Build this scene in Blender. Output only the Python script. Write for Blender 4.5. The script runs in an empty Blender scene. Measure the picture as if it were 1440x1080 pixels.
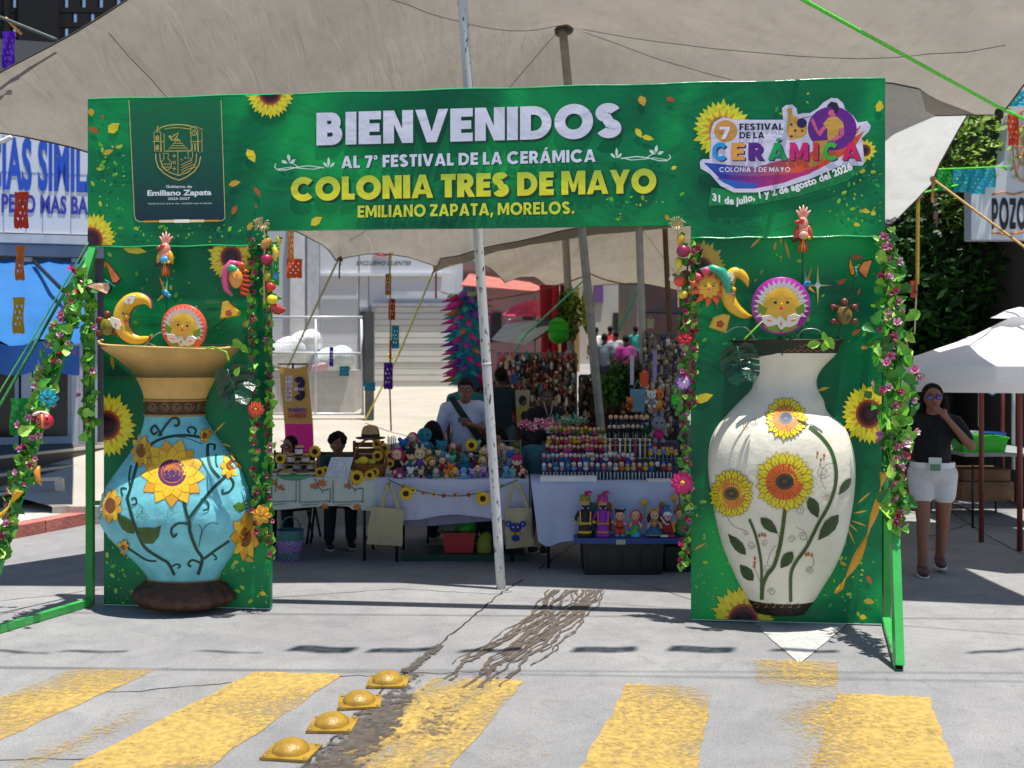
import bpy, bmesh, math, random
import numpy as np
from mathutils import Vector, Matrix, Euler, noise
from mathutils.geometry import delaunay_2d_cdt
random.seed(7)
R = math.radians
PI = math.pi
SC = bpy.context.scene
COL = SC.collection
# ------------------------------------------------------------------ camera, sky, sun, exposure
CAM_H = 1.8; F = 1500.0; HZ = 505.0
cam_d = bpy.data.cameras.new('camera'); cam = bpy.data.objects.new('camera', cam_d); COL.objects.link(cam)
cam.location = (0, 0, CAM_H); cam.rotation_euler = (R(90), 0, 0)
cam_d.sensor_width = 36; cam_d.lens = 36 * F / 1440; cam_d.shift_y = (HZ - 540) / 1440 * 1.0
cam_d.clip_end = 600; cam_d.clip_start = 0.05
cam_d.dof.use_dof = True; cam_d.dof.focus_distance = 7.3; cam_d.dof.aperture_fstop = 2.4
SC.camera = cam
SUN_DX, SUN_DY = -0.11, 0.10            # how far a shadow moves per metre of height
sun_dir = Vector((SUN_DX, SUN_DY, -1)).normalized()
elev = math.asin(-sun_dir.z); azim = math.atan2(-sun_dir.x, -sun_dir.y)
w = bpy.data.worlds.new('World'); SC.world = w; w.use_nodes = True
wn = w.node_tree.nodes; wl = w.node_tree.links
sky = wn.new('ShaderNodeTexSky'); sky.sky_type = 'NISHITA'; sky.sun_disc = False
sky.sun_elevation = elev; sky.sun_rotation = azim; sky.altitude = 1250
wl.new(sky.outputs[0], wn['Background'].inputs[0]); wn['Background'].inputs[1].default_value = 0.075
sd = bpy.data.lights.new('sun', 'SUN'); sd.energy = 4.6; sd.angle = R(0.53); sd.color = (1, 0.965, 0.9)
so = bpy.data.objects.new('sun', sd); COL.objects.link(so); so.location = (2, -2, 20)
so.rotation_euler = sun_dir.to_track_quat('-Z', 'Y').to_euler()
SC.view_settings.view_transform = 'Standard'; SC.view_settings.look = 'None'
SC.view_settings.gamma = 1; SC.view_settings.use_curve_mapping = False
SC.view_settings.exposure = 0.64
SC.cycles.max_bounces = 7; SC.cycles.transparent_max_bounces = 12; SC.cycles.diffuse_bounces = 4
SC.cycles.use_denoising = True
def P(px, py, Y):
 return Vector(((px - 720) / F * Y, Y, CAM_H + (HZ - py) / F * Y))
def G(px, py, z=0.0):
 Y = F * (CAM_H - z) / (py - HZ)
 return Vector(((px - 720) / F * Y, Y, z))
# ------------------------------------------------------------------ materials
def lin(h):
 h = h.lstrip('#'); c = [int(h[i:i + 2], 16) / 255 for i in (0, 2, 4)]
 return tuple(x / 12.92 if x <= 0.04045 else ((x + 0.055) / 1.055) ** 2.4 for x in c) + (1,)
_M = {}
def M(hexc, rough=0.6, var=0.10, scale=6.0, bump=0.0, bscale=None, metal=0.0, coat=0.0, trans=0.0, sss=0.0, spec=0.5, emit=0.0):
 key = (hexc, rough, var, scale, bump, bscale, metal, coat, trans, spec, emit)
 if key in _M: return _M[key]
 m = bpy.data.materials.new('paint_' + hexc.lstrip('#')); m.use_nodes = True
 nt = m.node_tree; N = nt.nodes; L = nt.links; b = N['Principled BSDF']
 c = lin(hexc)
 tc = N.new('ShaderNodeTexCoord')
 nz = N.new('ShaderNodeTexNoise'); nz.inputs['Scale'].default_value = scale; nz.inputs['Detail'].default_value = 5
 L.new(tc.outputs['Object'], nz.inputs['Vector'])
 rp = N.new('ShaderNodeValToRGB')
 rp.color_ramp.elements[0].position = 0.3; rp.color_ramp.elements[1].position = 0.7
 rp.color_ramp.elements[0].color = tuple(max(0, x * (1 - var)) for x in c[:3]) + (1,)
 rp.color_ramp.elements[1].color = tuple(min(1, x * (1 + var)) for x in c[:3]) + (1,)
 L.new(nz.outputs['Fac'], rp.inputs[0]); L.new(rp.outputs[0], b.inputs['Base Color'])
 b.inputs['Roughness'].default_value = rough; b.inputs['Metallic'].default_value = metal
 b.inputs['Coat Weight'].default_value = coat; b.inputs['Specular IOR Level'].default_value = spec
 if trans:
  t = N.new('ShaderNodeBsdfTranslucent'); L.new(rp.outputs[0], t.inputs[0])
  mx = N.new('ShaderNodeMixShader'); mx.inputs[0].default_value = trans
  L.new(b.outputs[0], mx.inputs[1]); L.new(t.outputs[0], mx.inputs[2]); L.new(mx.outputs[0], N['Material Output'].inputs[0])
 if bump:
  n2 = N.new('ShaderNodeTexNoise'); n2.inputs['Scale'].default_value = bscale or scale * 5; n2.inputs['Detail'].default_value = 4
  L.new(tc.outputs['Object'], n2.inputs['Vector'])
  bp = N.new('ShaderNodeBump'); bp.inputs['Strength'].default_value = bump; bp.inputs['Distance'].default_value = 0.02
  L.new(n2.outputs['Fac'], bp.inputs['Height']); L.new(bp.outputs[0], b.inputs['Normal'])
 _M[key] = m
 return m
def nodes(m):
 return m.node_tree.nodes, m.node_tree.links
# ------------------------------------------------------------------ things
def tag(o, label=None, cat=None, group=None, kind=None):
 if label: o['label'] = label
 if cat: o['category'] = cat
 if group: o['group'] = group
 if kind: o['kind'] = kind
 return o
def thing(name, label, cat, loc=(0, 0, 0), rz=0, group=None, rot=None):
 o = bpy.data.objects.new(name, None); COL.objects.link(o); o.empty_display_size = 0.1
 o.location = loc; o.rotation_euler = rot if rot else (0, 0, rz)
 return tag(o, label, cat, group)
def wmat(o):
 m = Matrix.LocRotScale(o.location, o.rotation_euler, o.scale)
 return wmat(o.parent) @ m if o.parent else m
def copy_tree(o, parent=None):
 c = o.copy(); COL.objects.link(c); c.parent = parent
 for ch in list(o.children): copy_tree(ch, c)
 return c
class MB:
 """collects shapes; build() links them as one mesh object"""
 def __init__(s, mat=None):
  s.v = []; s.f = []; s.mi = []; s.sm = []; s.mats = []; s.cur = 0; s.smooth = True
  if mat: s.mat(mat)
 def mat(s, m, smooth=None):
  if m not in s.mats: s.mats.append(m)
  s.cur = s.mats.index(m)
  if smooth is not None: s.smooth = smooth
  return s
 def add(s, vs, fs):
  b = len(s.v); s.v += [tuple(v) for v in vs]
  for f in fs:
   s.f.append([i + b for i in f]); s.mi.append(s.cur); s.sm.append(s.smooth)
  return s
 def poly(s, pts): return s.add(pts, [list(range(len(pts)))])
 def box(s, x0, x1, y0, y1, z0, z1, mx=None):
  vs = [Vector((x, y, z)) for x in (x0, x1) for y in (y0, y1) for z in (z0, z1)]
  if mx: vs = [mx @ v for v in vs]
  sm = s.smooth; s.smooth = False
  s.add(vs, [[0, 1, 3, 2], [4, 6, 7, 5], [0, 4, 5, 1], [2, 3, 7, 6], [0, 2, 6, 4], [1, 5, 7, 3]])
  s.smooth = sm; return s
 def bar(s, a, b, wd, ht, up=(0, 0, 1)):
  a = Vector(a); b = Vector(b); d = (b - a).normalized(); u = Vector(up)
  if abs(d.dot(u)) > .99: u = Vector((0, 1, 0))
  sx = d.cross(u).normalized(); uy = sx.cross(d)
  vs = [p + sx * i * wd / 2 + uy * j * ht / 2 for p in (a, b) for i, j in ((-1, -1), (1, -1), (1, 1), (-1, 1))]
  sm = s.smooth; s.smooth = False
  s.add(vs, [[0, 3, 2, 1], [4, 5, 6, 7], [0, 1, 5, 4], [1, 2, 6, 5], [2, 3, 7, 6], [3, 0, 4, 7]])
  s.smooth = sm; return s
 def tube(s, pts, rad, n=8, caps=True):
  pts = [Vector(p) for p in pts]; k = len(pts)
  if not hasattr(rad, '__len__'): rad = [rad] * k
  vs = []; prev = None
  for i, p in enumerate(pts):
   d = (pts[min(i + 1, k - 1)] - pts[max(i - 1, 0)])
   d = d.normalized() if d.length > 1e-9 else Vector((0, 0, 1))
   if prev is None:
    u = Vector((0, 0, 1)) if abs(d.z) < .9 else Vector((0, 1, 0))
    a = d.cross(u).normalized()
   else:
    a = (prev - d * prev.dot(d)); a = a.normalized() if a.length > 1e-6 else d.orthogonal().normalized()
   prev = a; b = d.cross(a)
   for j in range(n):
    t = 2 * PI * j / n; vs.append(p + (a * math.cos(t) + b * math.sin(t)) * rad[i])
  fs = [[i * n + j, i * n + (j + 1) % n, (i + 1) * n + (j + 1) % n, (i + 1) * n + j] for i in range(k - 1) for j in range(n)]
  if caps: fs += [list(range(n))[::-1], [(k - 1) * n + j for j in range(n)]]
  return s.add(vs, fs)
 def lathe(s, prof, c=(0, 0, 0), n=20, a0=0, a1=2 * PI, sy=1.0, mx=None):
  """prof: (r, z) list; full or partial turn about z"""
  full = abs(a1 - a0 - 2 * PI) < 1e-6; m = n if full else n + 1; vs = []
  for r, z in prof:
   for j in range(m):
    t = a0 + (a1 - a0) * j / n
    v = Vector((r * math.cos(t), r * math.sin(t) * sy, z))
    vs.append((mx @ v if mx else v) + Vector(c))
  k = len(prof); fs = []
  for i in range(k - 1):
   for j in range(n):
    j2 = (j + 1) % m if full else j + 1
    fs.append([i * m + j, i * m + j2, (i + 1) * m + j2, (i + 1) * m + j])
  return s.add(vs, fs)
 def ell(s, c, r, n=10, k=7, rot=None):
  if not hasattr(r, '__len__'): r = (r, r, r)
  c = Vector(c); q = Euler(rot).to_matrix() if rot else None
  vs = []
  def tv(x, y, z):
   v = Vector((x * r[0], y * r[1], z * r[2])); return (q @ v if q else v) + c
  vs.append(tv(0, 0, -1))
  for i in range(1, k):
   p = -PI / 2 + PI * i / k
   for j in range(n):
    t = 2 * PI * j / n; vs.append(tv(math.cos(p) * math.cos(t), math.cos(p) * math.sin(t), math.sin(p)))
  vs.append(tv(0, 0, 1)); top = len(vs) - 1
  fs = [[0, 1 + (j + 1) % n, 1 + j] for j in range(n)]
  for i in range(k - 2):
   for j in range(n):
    a = 1 + i * n; fs.append([a + j, a + (j + 1) % n, a + n + (j + 1) % n, a + n + j])
  a = 1 + (k - 2) * n
  fs += [[a + j, a + (j + 1) % n, top] for j in range(n)]
  return s.add(vs, fs)
 def prism(s, pts, off):
  """closed polygon pts (3D) extruded by off"""
  off = Vector(off); k = len(pts); pts = [Vector(p) for p in pts]
  vs = pts + [p + off for p in pts]; sm = s.smooth; s.smooth = False
  s.add(vs, [list(range(k))[::-1], [k + i for i in range(k)]] + [[i, (i + 1) % k, k + (i + 1) % k, k + i] for i in range(k)])
  s.smooth = sm; return s
 def strip(s, A, B):
  k = len(A); return s.add(list(A) + list(B), [[i, i + 1, k + i + 1, k + i] for i in range(k - 1)])
 def xf(s, mx):
  s.v = [tuple(mx @ Vector(v)) for v in s.v]; return s
 def mesh(s, name):
  me = bpy.data.meshes.new(name); me.from_pydata(s.v, [], s.f)
  for m in s.mats: me.materials.append(m)
  me.polygons.foreach_set('material_index', s.mi); me.polygons.foreach_set('use_smooth', s.sm)
  me.update(); return me
 def build(s, name, parent=None, world=False, **kw):
  if world and parent is not None:
   inv = wmat(parent).inverted(); s.v = [tuple(inv @ Vector(v)) for v in s.v]
  o = bpy.data.objects.new(name, s.mesh(name)); COL.objects.link(o)
  if parent is not None: o.parent = parent
  if kw: tag(o, **kw)
  return o
def single(name, mb, label, cat, loc=None, rz=0, group=None, kind=None):
 """a thing that is one mesh; mb is in local coordinates round loc"""
 o = mb.build(name);
 if loc is not None: o.location = loc
 o.rotation_euler = (0, 0, rz)
 return tag(o, label, cat, group, kind)
def link_mesh(name, me, parent=None, loc=(0, 0, 0), rot=(0, 0, 0), sc=(1, 1, 1)):
 o = bpy.data.objects.new(name, me); COL.objects.link(o); o.parent = parent
 o.location = loc; o.rotation_euler = rot; o.scale = sc if hasattr(sc, '__len__') else (sc, sc, sc)
 return o
def struct(name, mb, parent=None):
 o = mb.build(name, parent)
 if parent is None: o['kind'] = 'structure'
 return o
def blob(prims, vox=0.012, smooth=3, name='body', mat=None, parent=None, deci=None):
 """one continuous surface from capsules (p0,p1,r0,r1) and ellipsoids ('e',c,r[,rot]), world or local coordinates"""
 mb = MB()
 for p in prims:
  if p[0] == 'e': mb.ell(p[1], p[2], 16, 11, p[3] if len(p) > 3 else None)
  else:
   a, b, r0, r1 = Vector(p[0]), Vector(p[1]), p[2], p[3]
   mb.tube([a, b], [r0, r1], 14); mb.ell(a, r0, 14, 9); mb.ell(b, r1, 14, 9)
 me = mb.mesh(name); o = bpy.data.objects.new(name, me); COL.objects.link(o)
 rm = o.modifiers.new('r', 'REMESH'); rm.mode = 'VOXEL'; rm.voxel_size = vox; rm.use_smooth_shade = True
 if smooth:
  sm = o.modifiers.new('s', 'SMOOTH'); sm.iterations = smooth; sm.factor = 0.6
 dg = bpy.context.evaluated_depsgraph_get()
 nm = bpy.data.meshes.new_from_object(o.evaluated_get(dg))
 o.modifiers.clear(); o.data = nm; bpy.data.meshes.remove(me); nm.name = name
 nm.materials.clear()
 if mat: nm.materials.append(mat)
 for p in nm.polygons: p.use_smooth = True
 if parent is not None: o.parent = parent
 return o
# ------------------------------------------------------------------ lettering: stroke capitals, and plain font text as 2D polygons
W_ = 0.235
def arc(cx, cy, rx, ry, a0, a1, n=14):
 return [(cx + rx * math.cos(R(a0 + (a1 - a0) * i / n)), cy + ry * math.sin(R(a0 + (a1 - a0) * i / n))) for i in range(n + 1)]
def glyphs(w):
 h = w / 2; G = {}
 st = lambda x, y0=0, y1=1: ('p', [(x, y0), (x + w, y0), (x + w, y1), (x, y1)])
 bar = lambda x0, x1, y: ('p', [(x0, y), (x1, y), (x1, y + w * .88), (x0, y + w * .88)])
 hb = w * .88; mid = .5 - hb / 2
 G['I'] = (w, [st(0)])
 G['E'] = (.60, [st(0), bar(w, .60, 0), bar(w, .56, mid), bar(w, .60, 1 - hb)])
 G['F'] = (.58, [st(0), bar(w, .54, mid - .02), bar(w, .58, 1 - hb)])
 G['L'] = (.54, [st(0), bar(w, .54, 0)])
 G['T'] = (.62, [st(.31 - h, 0, 1 - hb), bar(0, .62, 1 - hb)])
 G['H'] = (.74, [st(0), st(.74 - w), bar(w, .74 - w, mid)])
 G['N'] = (.80, [st(0), st(.80 - w), ('p', [(w, 1), (w, 1 - w * 1.5), (.80 - w, 0), (.80 - w, w * 1.5)])])
 G['M'] = (1.0, [('p', [(0, 0), (w, 0), (w, .62), (w * .5, 1), (0, 1)]), ('p', [(1 - w, 0), (1, 0), (1, 1), (1 - w * .5, 1), (1 - w, .62)]),
     ('p', [(w * .5, 1), (w, .62), (.5 - .07, .12), (.5, .12), (.5, .42), (w * 1.15, 1)]), ('p', [(1 - w * 1.15, 1), (.5, .42), (.5, .12), (.57, .12), (1 - w, .62), (1 - w * .5, 1)])])
 G['V'] = (.88, [('p', [(0, 1), (.26, 1), (.44, .33), (.44, 0), (.31, 0)]), ('p', [(.88, 1), (.57, 0), (.44, 0), (.44, .33), (.62, 1)])])
 G['A'] = (.90, [('p', [(0, 0), (.25, 0), (.45, .68), (.45, 1), (.32, 1)]), ('p', [(.90, 0), (.58, 1), (.45, 1), (.45, .68), (.65, 0)]), ('p', [(.24, .17), (.66, .17), (.60, .36), (.30, .36)])])
 G['Á'] = (.90, G['A'][1] + [('p', [(.36, 1.07), (.52, 1.07), (.66, 1.26), (.44, 1.26)])])
 G['Y'] = (.84, [st(.42 - h, 0, .42), ('p', [(0, 1), (.27, 1), (.42, .66), (.42, .36), (.42 - h, .36)]), ('p', [(.84, 1), (.42 + h, .36), (.42, .36), (.42, .66), (.57, 1)])])
 G['Z'] = (.66, [bar(0, .66, 0), bar(0, .66, 1 - hb), ('p', [(0, hb), (.28, hb), (.66, 1 - hb), (.38, 1 - hb)])])
 G['O'] = (1.04, [('s', arc(.52, .5, .52 - h, .53 - h, 0, 360, 28))])
 G['Q'] = G['O']
 G['C'] = (.96, [('s', arc(.52, .5, .52 - h, .53 - h, 42, 318, 22))])
 G['G'] = (1.0, [('s', arc(.52, .5, .52 - h, .53 - h, 42, 350, 22)), ('p', [(.5, .38), (.98, .38), (.98, .55), (.5, .55)])])
 G['D'] = (.86, [st(0), ('s', [(w, 1 - hb / 2), (.36, 1 - hb / 2)] + arc(.36, .5, .5 - h, .5 - hb / 2, 90, -90, 14)[1:] + [(w, hb / 2)], hb)])
 G['B'] = (.72, [st(0), ('s', [(w, 1 - hb / 2), (.40, 1 - hb / 2)] + arc(.40, .755 - hb / 4, .27 - h, .245 - hb / 4, 90, -90, 10)[1:] + [(w, .5)], hb * .98),
     ('s', [(w, .515), (.42, .515)] + arc(.42, .258 + hb / 4, .29 - h, .258 - hb / 4, 90, -90, 10)[1:] + [(w, hb / 2)], hb)])
 G['P'] = (.70, [st(0), ('s', [(w, 1 - hb / 2), (.38, 1 - hb / 2)] + arc(.38, .66, .32 - h, .34 - hb / 2, 90, -90, 12)[1:] + [(w, .32 + hb / 2)], hb)])
 G['R'] = (.74, [st(0), ('s', [(w, 1 - hb / 2), (.38, 1 - hb / 2)] + arc(.38, .67, .32 - h, .33 - hb / 2, 90, -90, 12)[1:] + [(w, .34 + hb / 2)], hb), ('p', [(.26, .40), (.48, .0), (.76, .0), (.50, .44)])])
 S_ = arc(.34, .745 - hb * .05, .34 - h, .265 - hb / 2 + .01, 18, 255, 14) + arc(.36, .265, .34 - h, .265 - hb / 2 + .01, 80, -162, 14)
 G['S'] = (.72, [('s', S_)])
 G['U'] = (.76, [('s', [(h, 1), (h, .38)] + arc(.38, .38, .38 - h, .39 - h, 180, 360, 12)[1:] + [(.76 - h, 1)])])
 G['J'] = (.6, [('s', [(.6 - h, 1), (.6 - h, .3)] + arc(.3, .3, .3 - h, .3 - h, 0, -150, 10)[1:])])
 G['K'] = (.76, [st(0), ('p', [(w, .36), (.5, 1), (.78, 1), (w, .3 + w)]), ('p', [(.3, .52), (.52, 0), (.8, 0), (.48, .66)])])
 G['X'] = (.8, [('p', [(0, 0), (.27, 0), (.8, 1), (.53, 1)]), ('p', [(0, 1), (.27, 1), (.8, 0), (.53, 0)])])
 G['7'] = (.62, [bar(0, .62, 1 - hb), ('p', [(.10, 0), (.36, 0), (.62, 1 - hb), (.36, 1 - hb)])])
 G['3'] = (.62, [('s', arc(.30, .74, .31 - h, .26 - hb / 2, 160, -80, 12) + arc(.31, .27, .31 - h, .27 - hb / 2, 80, -160, 12))])
 G['º'] = (.34, [('s', arc(.17, .82, .11, .13, 0, 360, 16), .10)])
 G[','] = (.24, [('p', [(0, -.18), (.14, -.18), (.26, .2), (.04, .2)])])
 G['.'] = (.26, [('s', arc(.13, .12, .065, .065, 0, 360, 12), .13)])
 G['-'] = (.34, [bar(0, .34, .38)])
 G[' '] = (.20, [])
 return G
def stroke_quads(pts, w):
 k = len(pts); L = []; Rr = []; closed = (abs(pts[0][0] - pts[-1][0]) + abs(pts[0][1] - pts[-1][1])) < 1e-5
 for i in range(k):
  if closed and i in (0, k - 1): a, b = pts[-2], pts[1]
  else: a, b = pts[max(i - 1, 0)], pts[min(i + 1, k - 1)]
  dx, dy = b[0] - a[0], b[1] - a[1]; l = math.hypot(dx, dy) or 1; nx, ny = -dy / l * w / 2, dx / l * w / 2
  L.append((pts[i][0] + nx, pts[i][1] + ny)); Rr.append((pts[i][0] - nx, pts[i][1] - ny))
 return [[L[i], L[i + 1], Rr[i + 1], Rr[i]] for i in range(k - 1)]
def stroke_text(s, w=W_, gap=0.085):
 """list of shapes; each shape is a list of polygons that do not overlap; plus total width (cap height 1)"""
 GL = glyphs(w); x = 0; out = []
 for ch in s:
  adv, items = GL[ch]
  for it in items:
   if it[0] == 'p': out.append([[(x + a, b) for a, b in it[1]]])
   else: out.append([[(x + a, b) for a, b in q] for q in stroke_quads(it[1], it[2] if len(it) > 2 else w)])
  x += adv + gap
 return out, x - gap
def font_text(s, offset=0.02, space=1.0):
 c = bpy.data.curves.new('t', 'FONT'); c.body = s; c.size = 1.0; c.offset = offset; c.space_character = space; c.resolution_u = 3
 o = bpy.data.objects.new('t', c); COL.objects.link(o)
 dg = bpy.context.evaluated_depsgraph_get()
 me = bpy.data.meshes.new_from_object(o.evaluated_get(dg))
 vs = [(v.co.x, v.co.y) for v in me.vertices]
 polys = [[vs[i] for i in p.vertices] for p in me.polygons]
 bpy.data.objects.remove(o); bpy.data.meshes.remove(me); bpy.data.curves.remove(c)
 xs = [v[0] for v in vs]; x0, x1 = min(xs), max(xs)
 return [[[((a - x0) / .729, b / .729) for a, b in q] for q in polys]], (x1 - x0) / .729
def hull_clip(poly, rect):
 """clip polygon to (a0,a1,z0,z1)"""
 for ax, val, sg in ((0, rect[0], 1), (0, rect[1], -1), (1, rect[2], 1), (1, rect[3], -1)):
  out = []; k = len(poly)
  for i in range(k):
   p, q = poly[i], poly[(i + 1) % k]
   ip = (p[ax] - val) * sg >= 0; iq = (q[ax] - val) * sg >= 0
   if ip: out.append(p)
   if ip != iq:
    t = (val - p[ax]) / (q[ax] - p[ax]); out.append((p[0] + (q[0] - p[0]) * t, p[1] + (q[1] - p[1]) * t))
  poly = out
  if len(poly) < 3: return []
 return poly
# ================================================================== SETTING
def ground_h(x, y):
 return 0.0 if y < 13 else min((y - 13) * 0.06, 1.6)
def ground_mat():
 m = bpy.data.materials.new('worn_concrete_street'); m.use_nodes = True; N, L = nodes(m); b = N['Principled BSDF']
 tc = N.new('ShaderNodeTexCoord')
 def nz(sc, det=6, rough=.6, d=0):
  n = N.new('ShaderNodeTexNoise'); n.inputs['Scale'].default_value = sc; n.inputs['Detail'].default_value = det
  n.inputs['Roughness'].default_value = rough; n.inputs['Distortion'].default_value = d; L.new(tc.outputs['Object'], n.inputs['Vector']); return n
 def ramp(src, p0, p1, c0, c1):
  r = N.new('ShaderNodeValToRGB'); e = r.color_ramp.elements; e[0].position = p0; e[1].position = p1; e[0].color = c0; e[1].color = c1
  L.new(src, r.inputs[0]); return r
 def mix(a, b_, f, t='MIX'):
  x = N.new('ShaderNodeMix'); x.data_type = 'RGBA'; x.blend_type = t
  if isinstance(f, float): x.inputs[0].default_value = f
  else: L.new(f, x.inputs[0])
  L.new(a, x.inputs[6]); L.new(b_, x.inputs[7]); return x.outputs[2]
 big = ramp(nz(.45, 7).outputs[0], .3, .72, (.225, .222, .228, 1), (.35, .345, .34, 1))
 med = ramp(nz(3.2, 8, .7, .6).outputs[0], .35, .65, (.84, .84, .85, 1), (1.06, 1.06, 1.05, 1))
 fine = ramp(nz(90, 3, .8).outputs[0], .32, .68, (.62, .62, .64, 1), (1.22, 1.22, 1.2, 1))
 blot = ramp(nz(5, 9, .75, 1.5).outputs[0], .54, .74, (1, 1, 1, 1), (.70, .69, .68, 1))
 c = mix(big.outputs[0], med.outputs[0], 1.0, 'MULTIPLY'); c = mix(c, fine.outputs[0], 1.0, 'MULTIPLY'); c = mix(c, blot.outputs[0], 1.0, 'MULTIPLY')
 vo = N.new('ShaderNodeTexVoronoi'); vo.inputs['Scale'].default_value = 26; L.new(tc.outputs['Object'], vo.inputs['Vector'])
 gr = ramp(vo.outputs['Distance'], .035, .06, (1, 1, 1, 1), (0, 0, 0, 1))
 wh = N.new('ShaderNodeRGB'); wh.outputs[0].default_value = (.5, .5, .48, 1)
 gm = N.new('ShaderNodeMath'); gm.operation = 'MULTIPLY'; gm.inputs[1].default_value = .5; L.new(gr.outputs[0], gm.inputs[0])
 c = mix(c, wh.outputs[0], gm.outputs[0])
 L.new(c, b.inputs['Base Color']); b.inputs['Roughness'].default_value = .85
 bp = N.new('ShaderNodeBump'); bp.inputs['Strength'].default_value = .5; bp.inputs['Distance'].default_value = .02
 L.new(nz(60, 5, .8).outputs[0], bp.inputs['Height']); L.new(bp.outputs[0], b.inputs['Normal'])
 return m
GM = ground_mat()
g = MB(GM); xs = [-120, -60, -30, -15, -8, -4, 0, 4, 8, 15, 30, 60, 120]; ys = [-30, -5, 0, 4, 8, 13, 16, 20, 25, 30, 40, 60, 100, 200, 400]
g.add([(x, y, ground_h(x, y)) for y in ys for x in xs], [[j * len(xs) + i, j * len(xs) + i + 1, (j + 1) * len(xs) + i + 1, (j + 1) * len(xs) + i] for j in range(len(ys) - 1) for i in range(len(xs) - 1)])
struct('street', g)
def wear_mat(name, col, thr, sharp=.08, scale=9.0, col2=None):
 m = bpy.data.materials.new(name); m.use_nodes = True; N, L = nodes(m); b = N['Principled BSDF']
 tc = N.new('ShaderNodeTexCoord'); n = N.new('ShaderNodeTexNoise'); n.inputs['Scale'].default_value = scale; n.inputs['Detail'].default_value = 10; n.inputs['Roughness'].default_value = .78
 L.new(tc.outputs['Object'], n.inputs['Vector'])
 n3 = N.new('ShaderNodeTexNoise'); n3.inputs['Scale'].default_value = 1.3; n3.inputs['Detail'].default_value = 3; L.new(tc.outputs['Object'], n3.inputs['Vector'])
 ad = N.new('ShaderNodeMath'); ad.operation = 'MULTIPLY_ADD'; ad.inputs[1].default_value = .55; L.new(n3.outputs[0], ad.inputs[0]); L.new(n.outputs[0], ad.inputs[2])
 at = N.new('ShaderNodeAttribute'); at.attribute_name = 'wear'
 a2 = N.new('ShaderNodeMath'); a2.operation = 'SUBTRACT'; L.new(ad.outputs[0], a2.inputs[0]); L.new(at.outputs['Fac'], a2.inputs[1])
 r = N.new('ShaderNodeMapRange'); r.inputs[1].default_value = thr; r.inputs[2].default_value = thr + sharp; L.new(a2.outputs[0], r.inputs[0])
 t = N.new('ShaderNodeBsdfTransparent'); mx = N.new('ShaderNodeMixShader'); L.new(r.outputs[0], mx.inputs[0]); L.new(t.outputs[0], mx.inputs[1]); L.new(b.outputs[0], mx.inputs[2])
 L.new(mx.outputs[0], N['Material Output'].inputs[0])
 rp = N.new('ShaderNodeValToRGB'); rp.color_ramp.elements[0].position = .35; rp.color_ramp.elements[1].position = .65
 c = lin(col); rp.color_ramp.elements[0].color = lin(col2) if col2 else tuple(x * .8 for x in c[:3]) + (1,); rp.color_ramp.elements[1].color = c
 n4 = N.new('ShaderNodeTexNoise'); n4.inputs['Scale'].default_value = 22; n4.inputs['Detail'].default_value = 6; L.new(tc.outputs['Object'], n4.inputs['Vector'])
 L.new(n4.outputs[0], rp.inputs[0]); L.new(rp.outputs[0], b.inputs['Base Color']); b.inputs['Roughness'].default_value = .8
 return m
def sheet(name, quad, z, mat, wear, n=14, jag=.012):
 """quad of ground points TL,TR,BR,BL; wear(u,v) in 0..1 = how much is missing"""
 vs = []; fs = []; wv = []
 for j in range(n + 1):
  for i in range(n + 1):
   u, v = i / n, j / n
   p = (quad[0].lerp(quad[1], u)).lerp(quad[3].lerp(quad[2], u), v)
   if i in (0, n) or j in (0, n): p = p + Vector((random.uniform(-jag, jag), random.uniform(-jag, jag), 0))
   vs.append((p.x, p.y, z)); wv.append(wear(u, v))
 fs = [[j * (n + 1) + i, j * (n + 1) + i + 1, (j + 1) * (n + 1) + i + 1, (j + 1) * (n + 1) + i] for j in range(n) for i in range(n)]
 mb = MB(mat); mb.add(vs, fs); o = struct(name, mb)
 a = o.data.attributes.new('wear', 'FLOAT', 'POINT'); a.data.foreach_set('value', wv); return o
YEL = wear_mat('worn_yellow_road_paint', '#b99b50', .53, .24, 36, '#9a8046')
def Gx(*p): return [G(x, y) for x, y in p]
bars = [((100, 941), (220, 942), (-160, 1113), (-330, 1113), lambda u, v: .05 + .14 * (1 - v) * (1 - u)),
  ((357, 945), (484, 948), (240, 1115), (20, 1120), lambda u, v: .02 + .10 * (v > .85)),
  ((612, 952), (738, 958), (610, 1110), (415, 1110), lambda u, v: .04 + .10 * math.sin(u * 7 + v * 3) ** 2),
  ((882, 962), (1003, 966), (978, 1110), (800, 1110), lambda u, v: .02 + .22 * max(0, .45 - v) * 2 * u),
  ((1180, 976), (1306, 981), (1352, 1110), (1130, 1110), lambda u, v: .02 + .22 * max(0, .4 - u)),
  ((1060, 928), (1178, 930), (1180, 985), (1066, 985), lambda u, v: .14 + .10 * (v > .7)),
  ((1070, 985), (1182, 985), (1150, 1110), (1045, 1110), lambda u, v: .32 - .20 * u - .06 * math.sin(v * 9)),
  ((240, 960), (330, 962), (50, 1110), (-120, 1110), lambda u, v: .30 + .06 * math.sin(u * 9)),
  ((745, 975), (800, 976), (755, 1110), (640, 1110), lambda u, v: .33)]
for i, (a, b, c, d, wf) in enumerate(bars):
 sheet('crosswalk_marking', Gx(a, b, c, d), .003 + .0003 * i, YEL, wf)
WHT = wear_mat('worn_white_road_paint', '#b4b4b0', .56, .1, 12, '#a0a09c')
sheet('arrow_marking', Gx((1020, 845), (1225, 850), (1128, 932), (1122, 932)), .006, WHT, lambda u, v: .02 + .12 * (u < .1), 10, .003)
WET = wear_mat('damp_dirt_stain', '#6e6154', .72, .10, 20, '#5c5046')
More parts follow.
